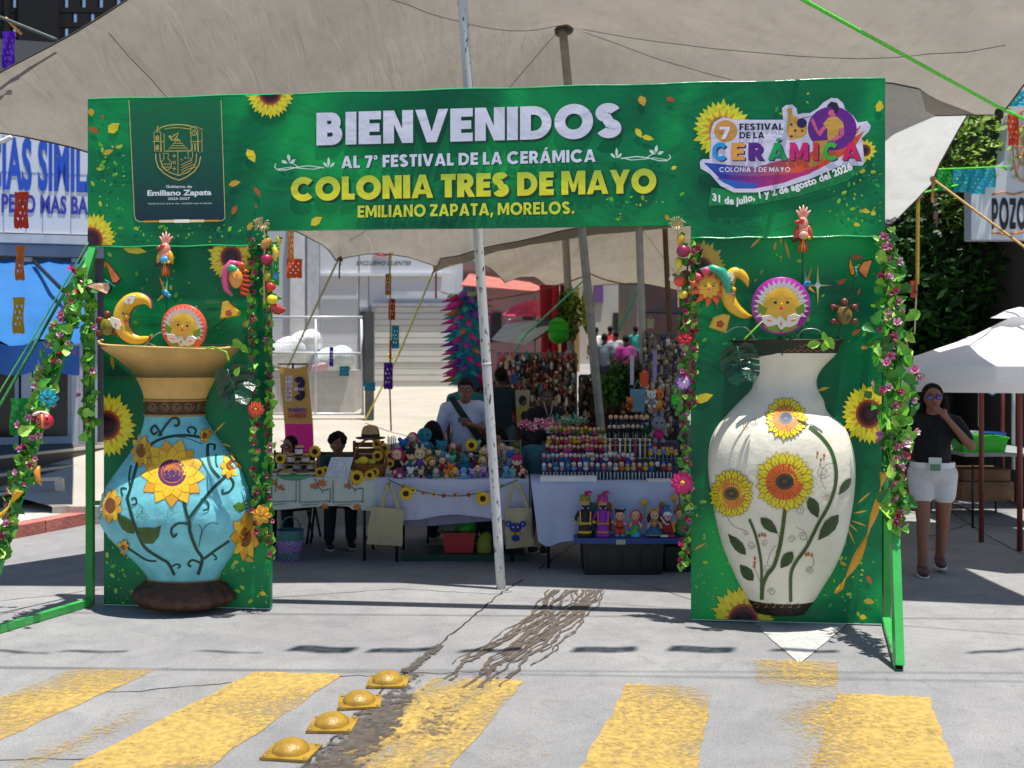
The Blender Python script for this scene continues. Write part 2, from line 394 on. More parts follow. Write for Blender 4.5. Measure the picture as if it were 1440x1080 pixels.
WET2 = wear_mat('damp_dirt_patch', '#5a524a', .70, .08, 14, '#3f3a36')
mb = MB(M('#544a41', .9, .3, 20)); rnd = random.Random(21); mb.smooth = False
for i in range(38):
 u = rnd.random(); st0 = 0 if rnd.random() < .7 else rnd.uniform(0, .7); en = min(1, st0 + rnd.uniform(.25, 1)); pts = []; ph = rnd.uniform(0, 6); dr = rnd.uniform(-.5, .5)
 for k in range(41):
  t = st0 + (en - st0) * k / 40; c0 = np.interp(t, [0, .25, .5, .75, 1], [812, 785, 742, 690, 655]); wd = np.interp(t, [0, .3, .6, 1], [46, 44, 50, 46]); x = c0 + (u - .5 + dr * t) * 2 * wd * .9 + 4 * math.sin(t * 23 + ph) + 1.6 * math.sin(t * 67 + ph * 2); pts.append(G(x, 830 + 138 * t))
 z = .0046 + i * .00006; w_ = rnd.uniform(.003, .010); L = []; Rr = []
 for k, p in enumerate(pts): ww = w_ * rnd.uniform(.3, 1.5); L.append((p.x - ww, p.y, z)); Rr.append((p.x + ww, p.y, z))
 mb.strip(L, Rr)
struct('damp_streak', mb)
sheet('damp_streak', Gx((630, 950), (722, 952), (640, 1100), (440, 1100)), .0075, WET, lambda u, v: .10 + .5 * abs(u - .5) ** 2 + .06 * v, 18, .03)
sheet('damp_streak', Gx((555, 948), (612, 950), (520, 1100), (380, 1100)), .0078, WET2, lambda u, v: -.02 + .8 * abs(u - .5) ** 2, 18, .02)
sheet('damp_streak', Gx((612, 907), (628, 910), (580, 948), (560, 946)), .0081, WET2, lambda u, v: -.1 + .8 * abs(u - .5) ** 2, 8, .01)
DK = M('#2b2a2a', .95)
def crack(pts, wd=.012, jit=.014, name='slab_joint'):
 mb = MB(DK); pp = [G(*p) for p in pts]; L = []; Rr = []
 out = []
 for i in range(len(pp) - 1):
  n = max(2, int((pp[i + 1] - pp[i]).length / .07))
  for k in range(n): out.append(pp[i].lerp(pp[i + 1], k / n) + Vector((random.uniform(-jit, jit), random.uniform(-jit, jit), 0)))
 out.append(pp[-1])
 for i, p in enumerate(out):
  d = (out[min(i + 1, len(out) - 1)] - out[max(i - 1, 0)]).normalized(); nrm = Vector((-d.y, d.x, 0)) * wd * random.uniform(.35, .75)
  L.append((p.x + nrm.x, p.y + nrm.y, .0022)); Rr.append((p.x - nrm.x, p.y - nrm.y, .0022))
 mb.strip(L, Rr); struct(name, mb)
crack([(735, 815), (700, 838), (660, 872), (612, 912), (568, 948), (545, 965), (470, 1040), (400, 1100)], .012)
crack([(380, 841), (560, 828), (690, 836), (720, 832)], .006)
crack([(0, 980), (200, 972), (285, 963), (480, 952), (560, 948), (700, 945)], .007, .02)
crack([(0, 1068), (110, 1067), (240, 1069)], .007)
crack([(760, 800), (800, 770), (840, 745)], .012)
crack([(1065, 785), (1120, 812), (1165, 860)], .01)
crack([(1290, 760), (1370, 735), (1450, 742)], .012)
crack([(1330, 715), (1385, 752), (1480, 800)], .012)
crack([(0, 845), (70, 838), (145, 828)], .006)
crack([(990, 850), (930, 829), (880, 818)], .006)
crack([(1250, 834), (1290, 838), (1330, 841), (1390, 836)], .004)
ST = M('#9c7a24', .42, .3, 14, .25, 60, coat=.3)
def stud(px, py, s, label):
 g = G(px, py); t = thing('road_stud', label, 'road stud', (g.x, g.y, 0), R(random.uniform(-8, 14)), 'yellow dome studs across the lane')
 f = MB(ST); f.prism([(x * s, y * s, .004) for x, y in ((-.125, -.115), (.125, -.12), (.135, .11), (-.12, .12))], (0, 0, .012)); f.build('base_plate', t)
 d = MB(ST); d.lathe([(.098 * s * math.cos(a), .014 + .064 * s * math.sin(a)) for a in [PI / 2 * i / 8 for i in range(9)]], n=24)
 d.build('dome', t)
 for i, (x, y) in enumerate(((-.105, -.1), (.11, -.1), (.11, .095), (-.1, .1))):
  b = MB(M('#8d7a3c', .5)); b.ell((x * s, y * s, .018), (.01, .01, .006), 8, 4); b.build('bolt', t)
stud(545, 961, .88, 'dusty yellow dome stud farthest from the camera, beside the damp crack')
stud(505, 990, .88, 'second farthest yellow dome stud, on its square plate in the damp patch')
stud(467, 1022, .88, 'yellow dome stud between the nearest one and the second farthest')
stud(409, 1060, .88, 'nearest yellow dome stud with scuffed top and dark smear')
# ------------------------------------------------------------------ left kerb, pavement, steps
kd = Vector((.37, .93, 0)).normalized(); kn = Vector((-kd.y, kd.x, 0))
def K(s, o, z): p = Vector((-5.05, 10.5, 0)) + kd * s + kn * o; return (p.x, p.y, z)
mb = MB(M('#b9b4ac', .85, .12, 3, .3, 40))
mb.prism([K(-14, .22, -.2), K(12, .22, -.2), K(12, 9, -.2), K(-14, 9, -.2)], (0, 0, .32)); struct('pavement', mb)
RK = M('#b06a60', .8, .3, 5, .4, 30)
for i in range(9):
 k = MB(RK); s0 = -9 + i * 1.6
 k.prism([K(s0, 0, -.1), K(s0 + 1.585, 0, -.1), K(s0 + 1.585, .214, -.1), K(s0, .214, -.1)], (0, 0, .228)); struct('kerb', k)
STP = M('#57524b', .85, .2, 4, .3, 30)
for i, (o, h) in enumerate(((1.25, .17), (1.6, .34), (1.95, .51))):
 k = MB(STP); k.prism([K(-8, o, .115), K(4.6, o, .115), K(4.6, o + (.348 if i < 2 else 5), .115), K(-8, o + (.348 if i < 2 else 5), .115)], (0, 0, h)); struct('stair_step', k)
 e = MB(M('#c9c2b2', .8)); e.prism([K(-8, o - .004, .115 + h - .03), K(4.604, o - .004, .115 + h - .03), K(4.604, o + .03, .115 + h - .03), K(-8, o + .03, .115 + h - .03)], (0, 0, .034)); struct('step_nosing', e)
lw = MB(M('#cfc8b8', .8));
pr = [(56, 674), (83, 673), (85, 691), (111, 694), (114, 702), (140, 704)]
for (a, b) in zip(pr[:-1], pr[1:]):
 A_, B_ = P(*a, 12.3), P(*b, 12.3); lw.bar(A_, B_, .10, .035)
single('stair_trim', lw, 'stepped cream coloured trim at the end of the pharmacy stair', 'step trim')
# ------------------------------------------------------------------ left shop with white sign band, awning and glass front
fa = Vector((-9.6, 14.0, 0)); fb = Vector((-4.75, 15.2, 0)); fd = (fb - fa).normalized(); fn = Vector((fd.y, -fd.x, 0))
FL_ = (fb - fa).length
def Fp(s, z, o=0): p = fa + fd * s + fn * o; return Vector((p.x, p.y, z))
def Fs(px):   # distance along facade hit by the ray at px
 k = (px - 720) / F; # x = k*y
 return (k * fa.y - fa.x) / (fd.x - k * fd.y)
def Fz(px, py): s = Fs(px); y = (fa + fd * s).y; return CAM_H + (HZ - py) / F * y
shop = thing('corner_shop', 'white shop building with blue lettering on its sign band above a blue awning', 'shop building', (-6, 14.6, 0))
def fbox(name, s0, s1, z0, z1, o0, o1, mat, par=shop):
 mb = MB(mat); mb.prism([Fp(s0, z0, o0), Fp(s1, z0, o0), Fp(s1, z0, o1), Fp(s0, z0, o1)], (0, 0, z1 - z0)); return mb.build(name, par, True)
WHP = M('#dfe3ea', .45, .04, 1)
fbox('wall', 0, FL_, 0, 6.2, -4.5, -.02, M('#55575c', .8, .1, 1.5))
sb = fbox('sign_band', 0, FL_ + .1, Fz(60, 331), 5.4, .0, .25, WHP)
fbox('lower_trim', 0, FL_ + .12, Fz(60, 345), Fz(60, 333), .0, .28, M('#c9ccd2', .5))
for px in (-45, 10, 41, 64, 103, 128):
 s = Fs(px); j = MB(M('#9aa3b0', .6)); j.prism([Fp(s, 3.5, .2515), Fp(s + .012, 3.5, .2515), Fp(s + .012, 3.5, .253), Fp(s, 3.5, .253)], (0, 0, 1.88)); j.build('panel_joint', sb, True)
zc = Fz(60, 248); j = MB(M('#aab4c2', .6)); j.prism([Fp(0, zc, .2515), Fp(FL_, zc, .2515), Fp(FL_, zc, .2535), Fp(0, zc, .2535)], (0, 0, .012)); j.build('panel_joint', sb, True)
def facade_text(txt, pxl, pxr, ytop, ybot, mat, off=.03):
 sh, wd = font_text(txt, off); s0, s1 = Fs(pxl), Fs(pxr); z0, z1 = Fz((pxl + pxr) / 2, ybot), Fz((pxl + pxr) / 2, ytop)
 mb = MB(mat)
 for q in sh[0]: mb.poly([Fp(s0 + (s1 - s0) * a / wd, z0 + (z1 - z0) * b, .257) for a, b in q])
 mb.build('sign_lettering', sb, True)
BLU = M('#2356c8', .5)
facade_text('FARMACIAS SIMILARES', -112, 190, 198, 268, BLU, .035)
facade_text('LO MISMO PERO MAS BARATO', -92, 178, 277, 302, M('#3b3fae', .5), .03)
fbox('shade_band', 0, FL_, Fz(60, 362), Fz(60, 346), -.2, .15, M('#8f98a8', .6))  # grey-blue strip; the shade under the sign band is put into its colour
for px, wd in ((-60, .2), (32, .13), (102, .09)):
 s = Fs(px); fbox('pillar', s, s + wd, .4, 3.2, .0, .1, M('#c3c6cc', .6))
for a, b in ((-55, 30), (46, 104), (110, 140)):
 s0, s1 = Fs(a) + .02, Fs(b) - .02; gdoor = fbox('glass_door', s0, s1, .63, 2.9, .02, .04, M('#0d1218', .12, .3, 1))
 fr = MB(M('#aeb3ba', .4))
 for s_ in (s0, s1 - .05): fr.prism([Fp(s_, .63, .045), Fp(s_ + .05, .63, .045), Fp(s_ + .05, .63, .07), Fp(s_, .63, .07)], (0, 0, 2.2))
 fr.prism([Fp(s0, .63, .046), Fp(s1, .63, .046), Fp(s1, .63, .069), Fp(s0, .63, .069)], (0, 0, .1)); fr.build('door_frame', gdoor, True)
AW = M('#2a78c0', .6, .12, 2, .15, 8, trans=.35)
aw = thing('shop_awning', 'blue canvas awning hanging over the front of the white corner shop', 'awning', (-6, 13, 2.5))
def awn(px, t):   # t 0 at wall, 1 outer edge
 y = (fa + fd * Fs(px)).y; a = Vector(P(px, 366, y - .1)); b = Vector(P(px - 2, 482 + 4 * math.sin(px * .07), 11.5)); p = a.lerp(b, t); p.z -= .10 * math.sin(PI * t); return p
mb = MB(AW); cols = list(range(-220, 137, 17)); n = 8
vs = [awn(px, j / n) + Vector((0, 0, .03 * math.sin(px * .11 + j))) for j in range(n + 1) for px in cols]
mb.add(vs, [[j * len(cols) + i, j * len(cols) + i + 1, (j + 1) * len(cols) + i + 1, (j + 1) * len(cols) + i] for j in range(n) for i in range(len(cols) - 1)])
mb.build('canopy_cloth', aw, True)
mb = MB(M('#1a56a4', .65, .12, 3, .2, 10, trans=.2))
vs = [awn(px, 1) + Vector((.03 * math.sin(px * .2), -.02 + .03 * math.sin(px * .3), -.006 - .32 * j)) for j in (0, .5, 1) for px in cols]
mb.add(vs, [[j * len(cols) + i, j * len(cols) + i + 1, (j + 1) * len(cols) + i + 1, (j + 1) * len(cols) + i] for j in range(2) for i in range(len(cols) - 1)])
mb.build('valance', aw, True)
ar = MB(M('#23262c', .5, metal=.6)); ar.tube([P(48, 368, 14.4), P(112, 432, 12.2)], .025, 8); ar.tube([P(-160, 368, 14.0), P(-90, 440, 12.2)], .025, 8); ar.build('awning_arm', aw, True)
# ------------------------------------------------------------------ dark lattice building behind, upper left
lat = thing('lattice_building', 'black building with a pierced screen wall of small slots above the tarpaulin', 'building', (-9, 19, 0))
mb = MB(M('#0c0c0e', .8, .2, 2)); mb.smooth = False
mb.box(-16, -6.6, 19.25, 24, 0, 4.6)
b2 = mb.build('wall', lat, True)
mb = MB(M('#101012', .8, .2, 2)); z = 4.6; row = 0
while z < 9.3:
 mb.box(-12.5, -6.6, 19, 19.12, z, z + .085); z1 = z + .085; off = (row % 2) * .155
 x = -12.5 + off
 edges = [-12.5]
 while x < -6.7:
  if not (-8.75 < x < -8.1) and not (random.random() < .04): edges += [x, x + .095]
  x += .31
 edges.append(-6.6)
 for i in range(0, len(edges), 2): mb.box(edges[i], edges[i + 1], 19.003, 19.117, z1, z1 + .175)
 z = z1 + .175; row += 1
mb.build('pierced_screen', lat, True, kind='stuff')
mb = MB(M('#0a0a0b', .8)); mb.box(-8.75, -8.05, 18.9, 18.99, 4.6, 9.5); mb.box(-9.0, -8.93, 18.9, 18.99, 4.6, 9.5); mb.build('column', lat, True)
# ------------------------------------------------------------------ yard ramp, white wall, shutter, gate
RM = M('#a8a194', .85, .10, 1.2, .3, 25)
def rz_(y): return .12 + (.128 * (y - 11) if y < 16.7 else .73 + .034 * (y - 16.7))
mb = MB(RM); ysr = [11.6, 13, 15, 16.7, 20, 25.5]
mb.add([(x, y, rz_(y) + (.004 if j else 0)) for y in ysr for j, x in enumerate((-7.0 if y > 12 else -5, -3, -.35 + .03 * (y - 11.6)))], [[j * 3 + i, j * 3 + i + 1, (j + 1) * 3 + i + 1, (j + 1) * 3 + i] for j in range(5) for i in range(2)])
mb.add([(-.35 + .03 * (y - 11.6), y, z) for y in ysr for z in (rz_(y) + .004, -.1)], [[2 * i, 2 * i + 1, 2 * i + 3, 2 * i + 2] for i in range(5)])
mb.poly([(-5, 11.6, -.1), (-.35, 11.6, -.1), (-.35, 11.6, rz_(11.6)), (-5, 11.6, rz_(11.6))])
struct('ramp', mb)
for a, b in (((440, 585), (560, 597)), ((530, 548), (660, 556)), ((430, 620), (560, 604))):
 pa, pb = P(*a, 1), P(*b, 1)
wallW = thing('garage_wall', 'sunlit white garage wall lettered EXCLUSIVO CLIENTES behind the mesh gate', 'wall', (-3, 25.3, 0))
def pbox(name, par, px0, px1, py0, py1, Y, dep, mat):
 a, b = P(px0, py1, Y), P(px1, py0, Y); mb = MB(mat); mb.smooth = False; mb.box(a.x, b.x, Y, Y + dep, a.z, b.z); return mb.build(name, par, True)
WW = M('#d9dbe0', .6, .05, .8, .1, 6)
pbox('wall', wallW, 280, 650, 120, 560, 25.6, .3, M('#cfd2d8', .7, .06, .6))
pbox('wall_panel', wallW, 450, 504, 300, 386, 25.45, .14, WW); pbox('wall_panel', wallW, 505.5, 622, 300, 386, 25.46, .13, WW)
pbox('wall_panel', wallW, 450, 504, 388, 560, 25.50, .09, WW); pbox('wall_panel', wallW, 505.5, 518, 388, 560, 25.52, .07, WW); pbox('wall_panel', wallW, 519, 640, 388, 430, 25.50, .09, WW)
pbox('ledge', wallW, 450, 640, 384, 388, 25.36, .08, M('#e6e8ea', .5)); pbox('pilaster', wallW, 408, 428, 250, 560, 25.4, .19, M('#e2e3e6', .6)); pbox('pilaster', wallW, 432, 449, 250, 560, 25.44, .15, M('#c7cad0', .6))
pbox('dark_recess_slab', wallW, 506, 519, 438, 560, 25.40, .04, M('#3a3a3c', .8))  # dark slab proud of the panels; colour stands for shade in a recess
sg, wd = font_text('EXCLUSIVO CLIENTES', .022); mb = MB(M('#26423f', .6)); a, b = P(501, 373, 25.43), P(577, 367, 25.43)
for q in sg[0]: mb.poly([(a.x + (b.x - a.x) * (u / wd) + .03 * v, 25.43, a.z + (b.z - a.z) * v) for u, v in q])
mb.build('lettering', wallW, True)
mb = MB(M('#c43a5a', .5)); c = P(538, 352, 25.42); mb.tube([(c.x + .22 * math.cos(R(t)), 25.42, c.z + .12 * math.sin(R(t))) for t in range(190, 351, 20)], .035, 6); mb.build('sign_mark', wallW, True)
sh = thing('roller_shutter', 'pale grey closed roller shutter in the white garage wall', 'shutter', (-2.5, 25, 1))
SHM = M('#d2d2cc', .5, .05, 2)
for k in range(13):
 y0 = 432 + k * 8.7; pbox('slat', sh, 527, 641, y0, y0 + 7.9, 25.24 + (.012 if k % 3 == 0 else 0), .05, SHM)
fr = MB(M('#a9acb2', .5)); fr.smooth = False
for px in (523, 642): a = P(px, 546, 25.2); fr.box(a.x, a.x + .06, 25.2, 25.3, a.z, P(px, 428, 25.2).z)
a = P(523, 431, 25.2); b = P(645, 428, 25.2); fr.box(a.x, b.x, 25.19, 25.31, a.z, b.z + .03); fr.build('frame', sh, True)
gt = thing('mesh_gate', 'white welded wire mesh gate standing open on the sunlit ramp', 'gate', (-3, 16.7, .85))
GY = 16.7; GW = M('#c6cace', .45, .05, 3, metal=.2)
mb = MB(GW)
for p0, p1 in (((372, 446), (510, 446)), ((372, 582), (512, 582)), ((372, 496), (510, 497)), ((508, 446), (510, 584)), ((374, 446), (374, 582)), ((444, 446), (444, 582))):
 mb.tube([P(*p0, GY), P(*p1, GY)], .022, 6)
mb.build('frame', gt, True)
wire = MB(GW); wire.smooth = False
for k in range(40):
 px = 376 + k * 3.4; wire.bar(P(px, 447, GY + .02), P(px, 581, GY + .02), .005, .005)
for k in range(9):
 py = 452 + k * 15; wire.bar(P(374, py, GY + .026), P(509, py, GY + .026), .006, .006)
wire.build('wire_mesh', gt, True, kind='stuff')
pt = MB(M('#4a4b4c', .6, .25, 3)); a = P(513.5, 600, GY - .06); b = P(525, 438, GY - .06); pt.smooth = False; pt.box(a.x, b.x, GY - .09, GY + .04, a.z, b.z); single('gate_post', pt, 'dark steel post carrying the white mesh gate', 'post')
BG = [('#e3e6e8', 412, 498, 34, 26, 'white plastic sack heaped behind the mesh gate'), ('#cfd8d6', 470, 507, 30, 20, 'pale grey plastic sack low behind the mesh gate'), ('#f0f1f2', 430, 482, 24, 18, 'bright white sack on top of the heap behind the gate'), ('#9fd3b8', 478, 503, 16, 10, 'mint green plastic bag behind the mesh gate'), ('#d9a9b4', 452, 516, 18, 9, 'pink plastic bag under the white sacks')]
for c, px, py, rx, ry, lb in BG:
 q = P(px, py, 18.2); s = 18.2 / F
 o = blob([('e', (0, 0, 0), (rx * s, .3, ry * s)), ('e', (rx * s * .4, -.1, ry * s * .3), (rx * s * .6, .22, ry * s * .8)), ('e', (-rx * s * .5, -.05, -ry * s * .1), (rx * s * .6, .2, ry * s * .7))], .05, 1, 'plastic_sack', M(c, .35, .1, 5, .8, 12))
 o.location = q; tag(o, lb, 'sack')
bd = MB(M('#b8b4ac', .8)); a = P(372, 583, 18.6); bd.smooth = False; bd.box(a.x, P(505, 0, 18.6).x, 18.0, 18.9, rz_(18), P(0, 520, 18.6).z); single('loading_ledge', bd, 'low concrete ledge under the sacks behind the gate', 'ledge')
# ------------------------------------------------------------------ tarpaulins
class Tarp:
 def __init__(s, ctl):
  s.p = np.array([c[:2] for c in ctl], float); z = np.array([c[2] for c in ctl], float); n = len(ctl)
  d = np.linalg.norm(s.p[:, None] - s.p[None], axis=2); A = np.zeros((n + 3, n + 3)); A[:n, :n] = d; A[:n, n] = 1; A[n, :n] = 1
  A[:n, n + 1:] = s.p; A[n + 1:, :n] = s.p.T; s.w = np.linalg.solve(A, np.concatenate([z, [0, 0, 0]])); s.n = n
 def z(s, x, y):
  d = np.hypot(s.p[:, 0] - x, s.p[:, 1] - y); return float(d @ s.w[:s.n] + s.w[s.n] + s.w[s.n + 1] * x + s.w[s.n + 2] * y)
def tarp_mat(c, tr):
 m = bpy.data.materials.new('weathered_canvas'); m.use_nodes = True; N, L = nodes(m); b = N['Principled BSDF']
 tc = N.new('ShaderNodeTexCoord')
 n = N.new('ShaderNodeTexNoise'); n.inputs['Scale'].default_value = .9; n.inputs['Detail'].default_value = 7; n.inputs['Distortion'].default_value = 1.0; L.new(tc.outputs['Object'], n.inputs[0])
 r = N.new('ShaderNodeValToRGB'); r.color_ramp.elements[0].position = .3; r.color_ramp.elements[1].position = .7; cc = lin(c)
 r.color_ramp.elements[0].color = tuple(x * .82 for x in cc[:3]) + (1,); r.color_ramp.elements[1].color = cc
 n5 = N.new('ShaderNodeTexNoise'); n5.inputs['Scale'].default_value = 5; n5.inputs['Detail'].default_value = 8; n5.inputs['Roughness'].default_value = .7; L.new(tc.outputs['Object'], n5.inputs[0])
 r5 = N.new('ShaderNodeValToRGB'); r5.color_ramp.elements[0].position = .3; r5.color_ramp.elements[1].position = .55; r5.color_ramp.elements[0].color = (.86, .85, .83, 1); r5.color_ramp.elements[1].color = (1, 1, 1, 1); L.new(n5.outputs[0], r5.inputs[0])
 mu = N.new('ShaderNodeMix'); mu.data_type = 'RGBA'; mu.blend_type = 'MULTIPLY'; mu.inputs[0].default_value = .8
 L.new(n.outputs[0], r.inputs[0]); L.new(r.outputs[0], mu.inputs[6]); L.new(r5.outputs[0], mu.inputs[7])
 L.new(mu.outputs[2], b.inputs['Base Color']); b.inputs['Roughness'].default_value = .55
 t = N.new('ShaderNodeBsdfTranslucent'); L.new(mu.outputs[2], t.inputs[0]); mx = N.new('ShaderNodeMixShader'); mx.inputs[0].default_value = tr
 L.new(b.outputs[0], mx.inputs[1]); L.new(t.outputs[0], mx.inputs[2]); L.new(mx.outputs[0], N['Material Output'].inputs[0])
 mp = N.new('ShaderNodeMapping'); mp.inputs['Rotation'].default_value = (0, 0, R(25)); mp.inputs['Scale'].default_value = (4.5, .9, 1); L.new(tc.outputs['Object'], mp.inputs[0])
 w2 = N.new('ShaderNodeTexNoise'); w2.inputs['Scale'].default_value = 1.4; w2.inputs['Detail'].default_value = 2.5; w2.inputs['Distortion'].default_value = .8; L.new(mp.outputs[0], w2.inputs[0])
 bp = N.new('ShaderNodeBump'); bp.inputs['Strength'].default_value = .35; bp.inputs['Distance'].default_value = .08; L.new(w2.outputs[0], bp.inputs['Height']); L.new(bp.outputs[0], b.inputs['Normal']); L.new(bp.outputs[0], t.inputs['Normal'])
 return m
def make_tarp(T, outline, step, mat, parent, ties=(), wr=.03):
 edge = []
 for i, p in enumerate(outline):
  q = outline[(i + 1) % len(outline)]; L = math.hypot(q[0] - p[0], q[1] - p[1]); n = max(1, int(L / step));
  cx = sum(a[0] for a in outline) / len(outline); cy = sum(a[1] for a in outline) / len(outline)
  for k in range(n):
   t = k / n; x, y = p[0] + (q[0] - p[0]) * t, p[1] + (q[1] - p[1]) * t
   sag = .02 * L * math.sin(PI * t); l = math.hypot(cx - x, cy - y); edge.append((x + (cx - x) / l * sag, y + (cy - y) / l * sag))
 def inside(x, y):
  c = False; k = len(edge)
  for i in range(k):
   (x0, y0), (x1, y1) = edge[i], edge[(i + 1) % k]
   if (y0 > y) != (y1 > y) and x < (x1 - x0) * (y - y0) / (y1 - y0) + x0: c = not c
  return c
 xs = [e[0] for e in edge]; ys = [e[1] for e in edge]; pts = [Vector(e) for e in edge]; k = len(pts)
 x = min(xs)
 while x < max(xs):
  y = min(ys)
  while y < max(ys):
   a, b = x + random.uniform(-.2, .2) * step, y + random.uniform(-.2, .2) * step
   if inside(a, b) and min(math.hypot(a - e[0], b - e[1]) for e in edge) > step * .45: pts.append(Vector((a, b)))
   y += step
  x += step
 v, e, f, *_ = delaunay_2d_cdt(pts, [(i, (i + 1) % k) for i in range(k)], [], 1, 1e-4)
 def ZZ(x, y):
  z = T.z(x, y)
  z += wr * noise.noise(Vector((x * .9, y * .9, 3.1))) + wr * .5 * noise.noise(Vector((x * 2.3, y * 2.3, 9)))
  for tx, ty in ties:                       # creases fanning out of the tied points
   d = math.hypot(x - tx, y - ty)
   if d < 3: z += .05 * math.sin(math.atan2(y - ty, x - tx) * 17) * min(d, .6) * max(0, 1 - d / 3) ** 1.5
  return z
 mb = MB(mat); mb.add([(p.x, p.y, ZZ(p.x, p.y)) for p in v], [list(q) for q in f])
 o = mb.build('canvas', parent, True)
 hem = MB(M('#3f3b34', .7)); hp = [(p[0], p[1], ZZ(*p)) for p in edge]; hem.tube(hp + hp[:1], .008, 5, False); hem.build('hem_cord', parent, True)
 return ZZ
t1 = thing('front_tarpaulin', 'large weathered grey brown canvas tarpaulin stretched over the green arch', 'tarpaulin', (0, 10, 4.5))
CT1 = [(-4.7, 8.1, 3.60), (-3.84, 8.03, 4.02), (-2.84, 8.0, 4.52), (-.39, 8.1, 5.35), (2.0, 7.75, 4.75), (4.4, 7.3, 4.6), (4.4, 9.6, 4.0), (3.75, 10.4, 4.12), (.56, 11.5, 5.40),
       (3.3, 13, 3.6), (-1.08, 15, 3.10), (-1.75, 14.2, 3.2), (-2.25, 13.6, 3.08), (-3.23, 9.95, 3.48), (-2.7, 11.8, 3.28), (1.4, 14, 3.5)]
T1 = Tarp(CT1)
Z1 = make_tarp(T1, [(-4.7, 8.1), (-2.84, 8.0), (-.39, 8.05), (2.0, 7.7), (4.4, 7.3), (4.4, 9.6), (3.72, 10.35), (3.3, 13), (1.4, 14), (-1.08, 15), (-1.75, 14.2), (-2.25, 13.6), (-2.7, 11.8), (-3.23, 9.95)], .22,
               tarp_mat('#989187', .48), t1, [(4.4, 9.6), (-2.25, 13.6), (-1.08, 15), (-4.7, 8.1), (-1.75, 14.2)])
def seam(Z, pts, par, mat='#857e73', r=.004):
 o = []
 for a, b in zip(pts[:-1], pts[1:]):
  for k in range(16): t = k / 16; x, y = a[0] + (b[0] - a[0]) * t, a[1] + (b[1] - a[1]) * t; o.append((x, y, Z(x, y) - .018))
 mb = MB(M(mat, .8)); mb.tube(o, r, 5); mb.build('seam', par, True)
seam(Z1, [(.56, 11.5), (-1.8, 8.1)], t1); seam(Z1, [(.56, 11.5), (3.4, 10.4)], t1); seam(Z1, [(.56, 11.5), (4.2, 8.4)], t1); seam(Z1, [(.56, 11.5), (-2.2, 13.4)], t1); seam(Z1, [(.56, 11.5), (1.0, 14)], t1); seam(Z1, [(-3.1, 8.2), (-2.2, 12.9)], t1)
cap = MB(M('#6a5434', .9, .2, 10)); cap.lathe([(.02, .03), (.07, .02), (.10, 0), (.105, -.02)], (.56, 11.5, 5.37), 14); cap.build('pole_patch', t1, True)
t2 = thing('rear_tarpaulin', 'second canvas tarpaulin behind the front one, roofing the market stalls', 'tarpaulin', (1.5, 15, 3.5))
CT2 = [(3.3, 9.3, 4.3), (4.25, 9.75, 4.18), (4.52, 11.5, 3.68), (4.6, 13, 3.40), (5.0, 21, 3.3), (.80, 21, 3.10), (.4, 19.6, 3.3), (-.12, 18.2, 3.10), (-.7, 16.5, 3.35), (-1.12, 15, 3.02), (1.3, 13.8, 3.42), (2.8, 12.6, 3.5), (1.8, 17, 4.3), (2.1, 21.0, 3.4), (3.3, 21, 3.15)]
T2 = Tarp(CT2)
Z2 = make_tarp(T2, [(3.3, 12.5), (4.6, 12.9), (5.0, 21), (3.3, 21), (2.1, 21.3), (.8, 21), (.4, 19.6), (-.12, 18.2), (-.7, 16.5), (-1.12, 15), (-.95, 14.2), (1.3, 12.6)], .28, tarp_mat('#a09684', .38), t2, [(-.12, 18.2), (.8, 21), (-1.12, 15)])
t3 = thing('pale_tarpaulin', 'pale grey white tarpaulin sheet hanging lower, right behind the upper corner of the arch', 'tarpaulin', (3.9, 11, 3.9)); make_tarp(T2, [(3.1, 9.4), (4.25, 9.75), (4.52, 11.5), (4.62, 13.1), (3.2, 12.8)], .25, tarp_mat('#cfcfcd', .5), t3)
seam(Z2, [(1.8, 17), (3.4, 20.8)], t2, '#8a7f6d'); seam(Z2, [(1.8, 17), (4.5, 12.6)], t2, '#8a7f6d')
# ------------------------------------------------------------------ poles
def pole(base, top, r, mat, label, bands=()):
 t = thing('tent_pole', label, 'pole', base, 0, 'poles holding up the tarpaulins'); a, b = Vector(base), Vector(top)
 mb = MB(mat); n = 14; mb.tube([a.lerp(b, i / n) for i in range(n + 1)], [r * (1 + .0 * i) for i in range(n + 1)], 16); mb.build('tube', t, True)
 return t, a, b
PM = bpy.data.materials.new('chipped_white_pole'); PM.use_nodes = True; N, L = nodes(PM)
tc = N.new('ShaderNodeTexCoord'); mp = N.new('ShaderNodeMapping'); mp.inputs['Scale'].default_value = (1, 1, .35); L.new(tc.outputs['Object'], mp.inputs[0])
n = N.new('ShaderNodeTexNoise'); n.inputs['Scale'].default_value = 42; n.inputs['Detail'].default_value = 6; L.new(mp.outputs[0], n.inputs[0])
r = N.new('ShaderNodeValToRGB'); r.color_ramp.elements[0].position = .34; r.color_ramp.elements[1].position = .40; r.color_ramp.elements[0].color = (.05, .045, .04, 1); r.color_ramp.elements[1].color = (.62, .62, .62, 1)
L.new(n.outputs[0], r.inputs[0]); L.new(r.outputs[0], N['Principled BSDF'].inputs['Base Color']); N['Principled BSDF'].inputs['Roughness'].default_value = .5
p1, a, b = pole((-.084, 8.36, 0), (-.43, 8.12, 5.33), .037, PM, 'thick chipped white steel pole leaning in the middle of the opening')
for zt in (.30, .335, .44):
 c = a.lerp(b, zt); h = MB(M('#151515', .9)); h.ell(c + Vector((.004, -.033, 0)), (.006, .008, .006), 8, 5); h.build('dark_hole_bead', p1, True)  # raised black bead; its colour stands for the shade inside a hole
j = MB(M('#c9c9c6', .5)); c = a.lerp(b, .33); d = (b - a).normalized(); j.tube([c - d * .004, c + d * .012], .039, 14); j.build('coupling', p1, True)
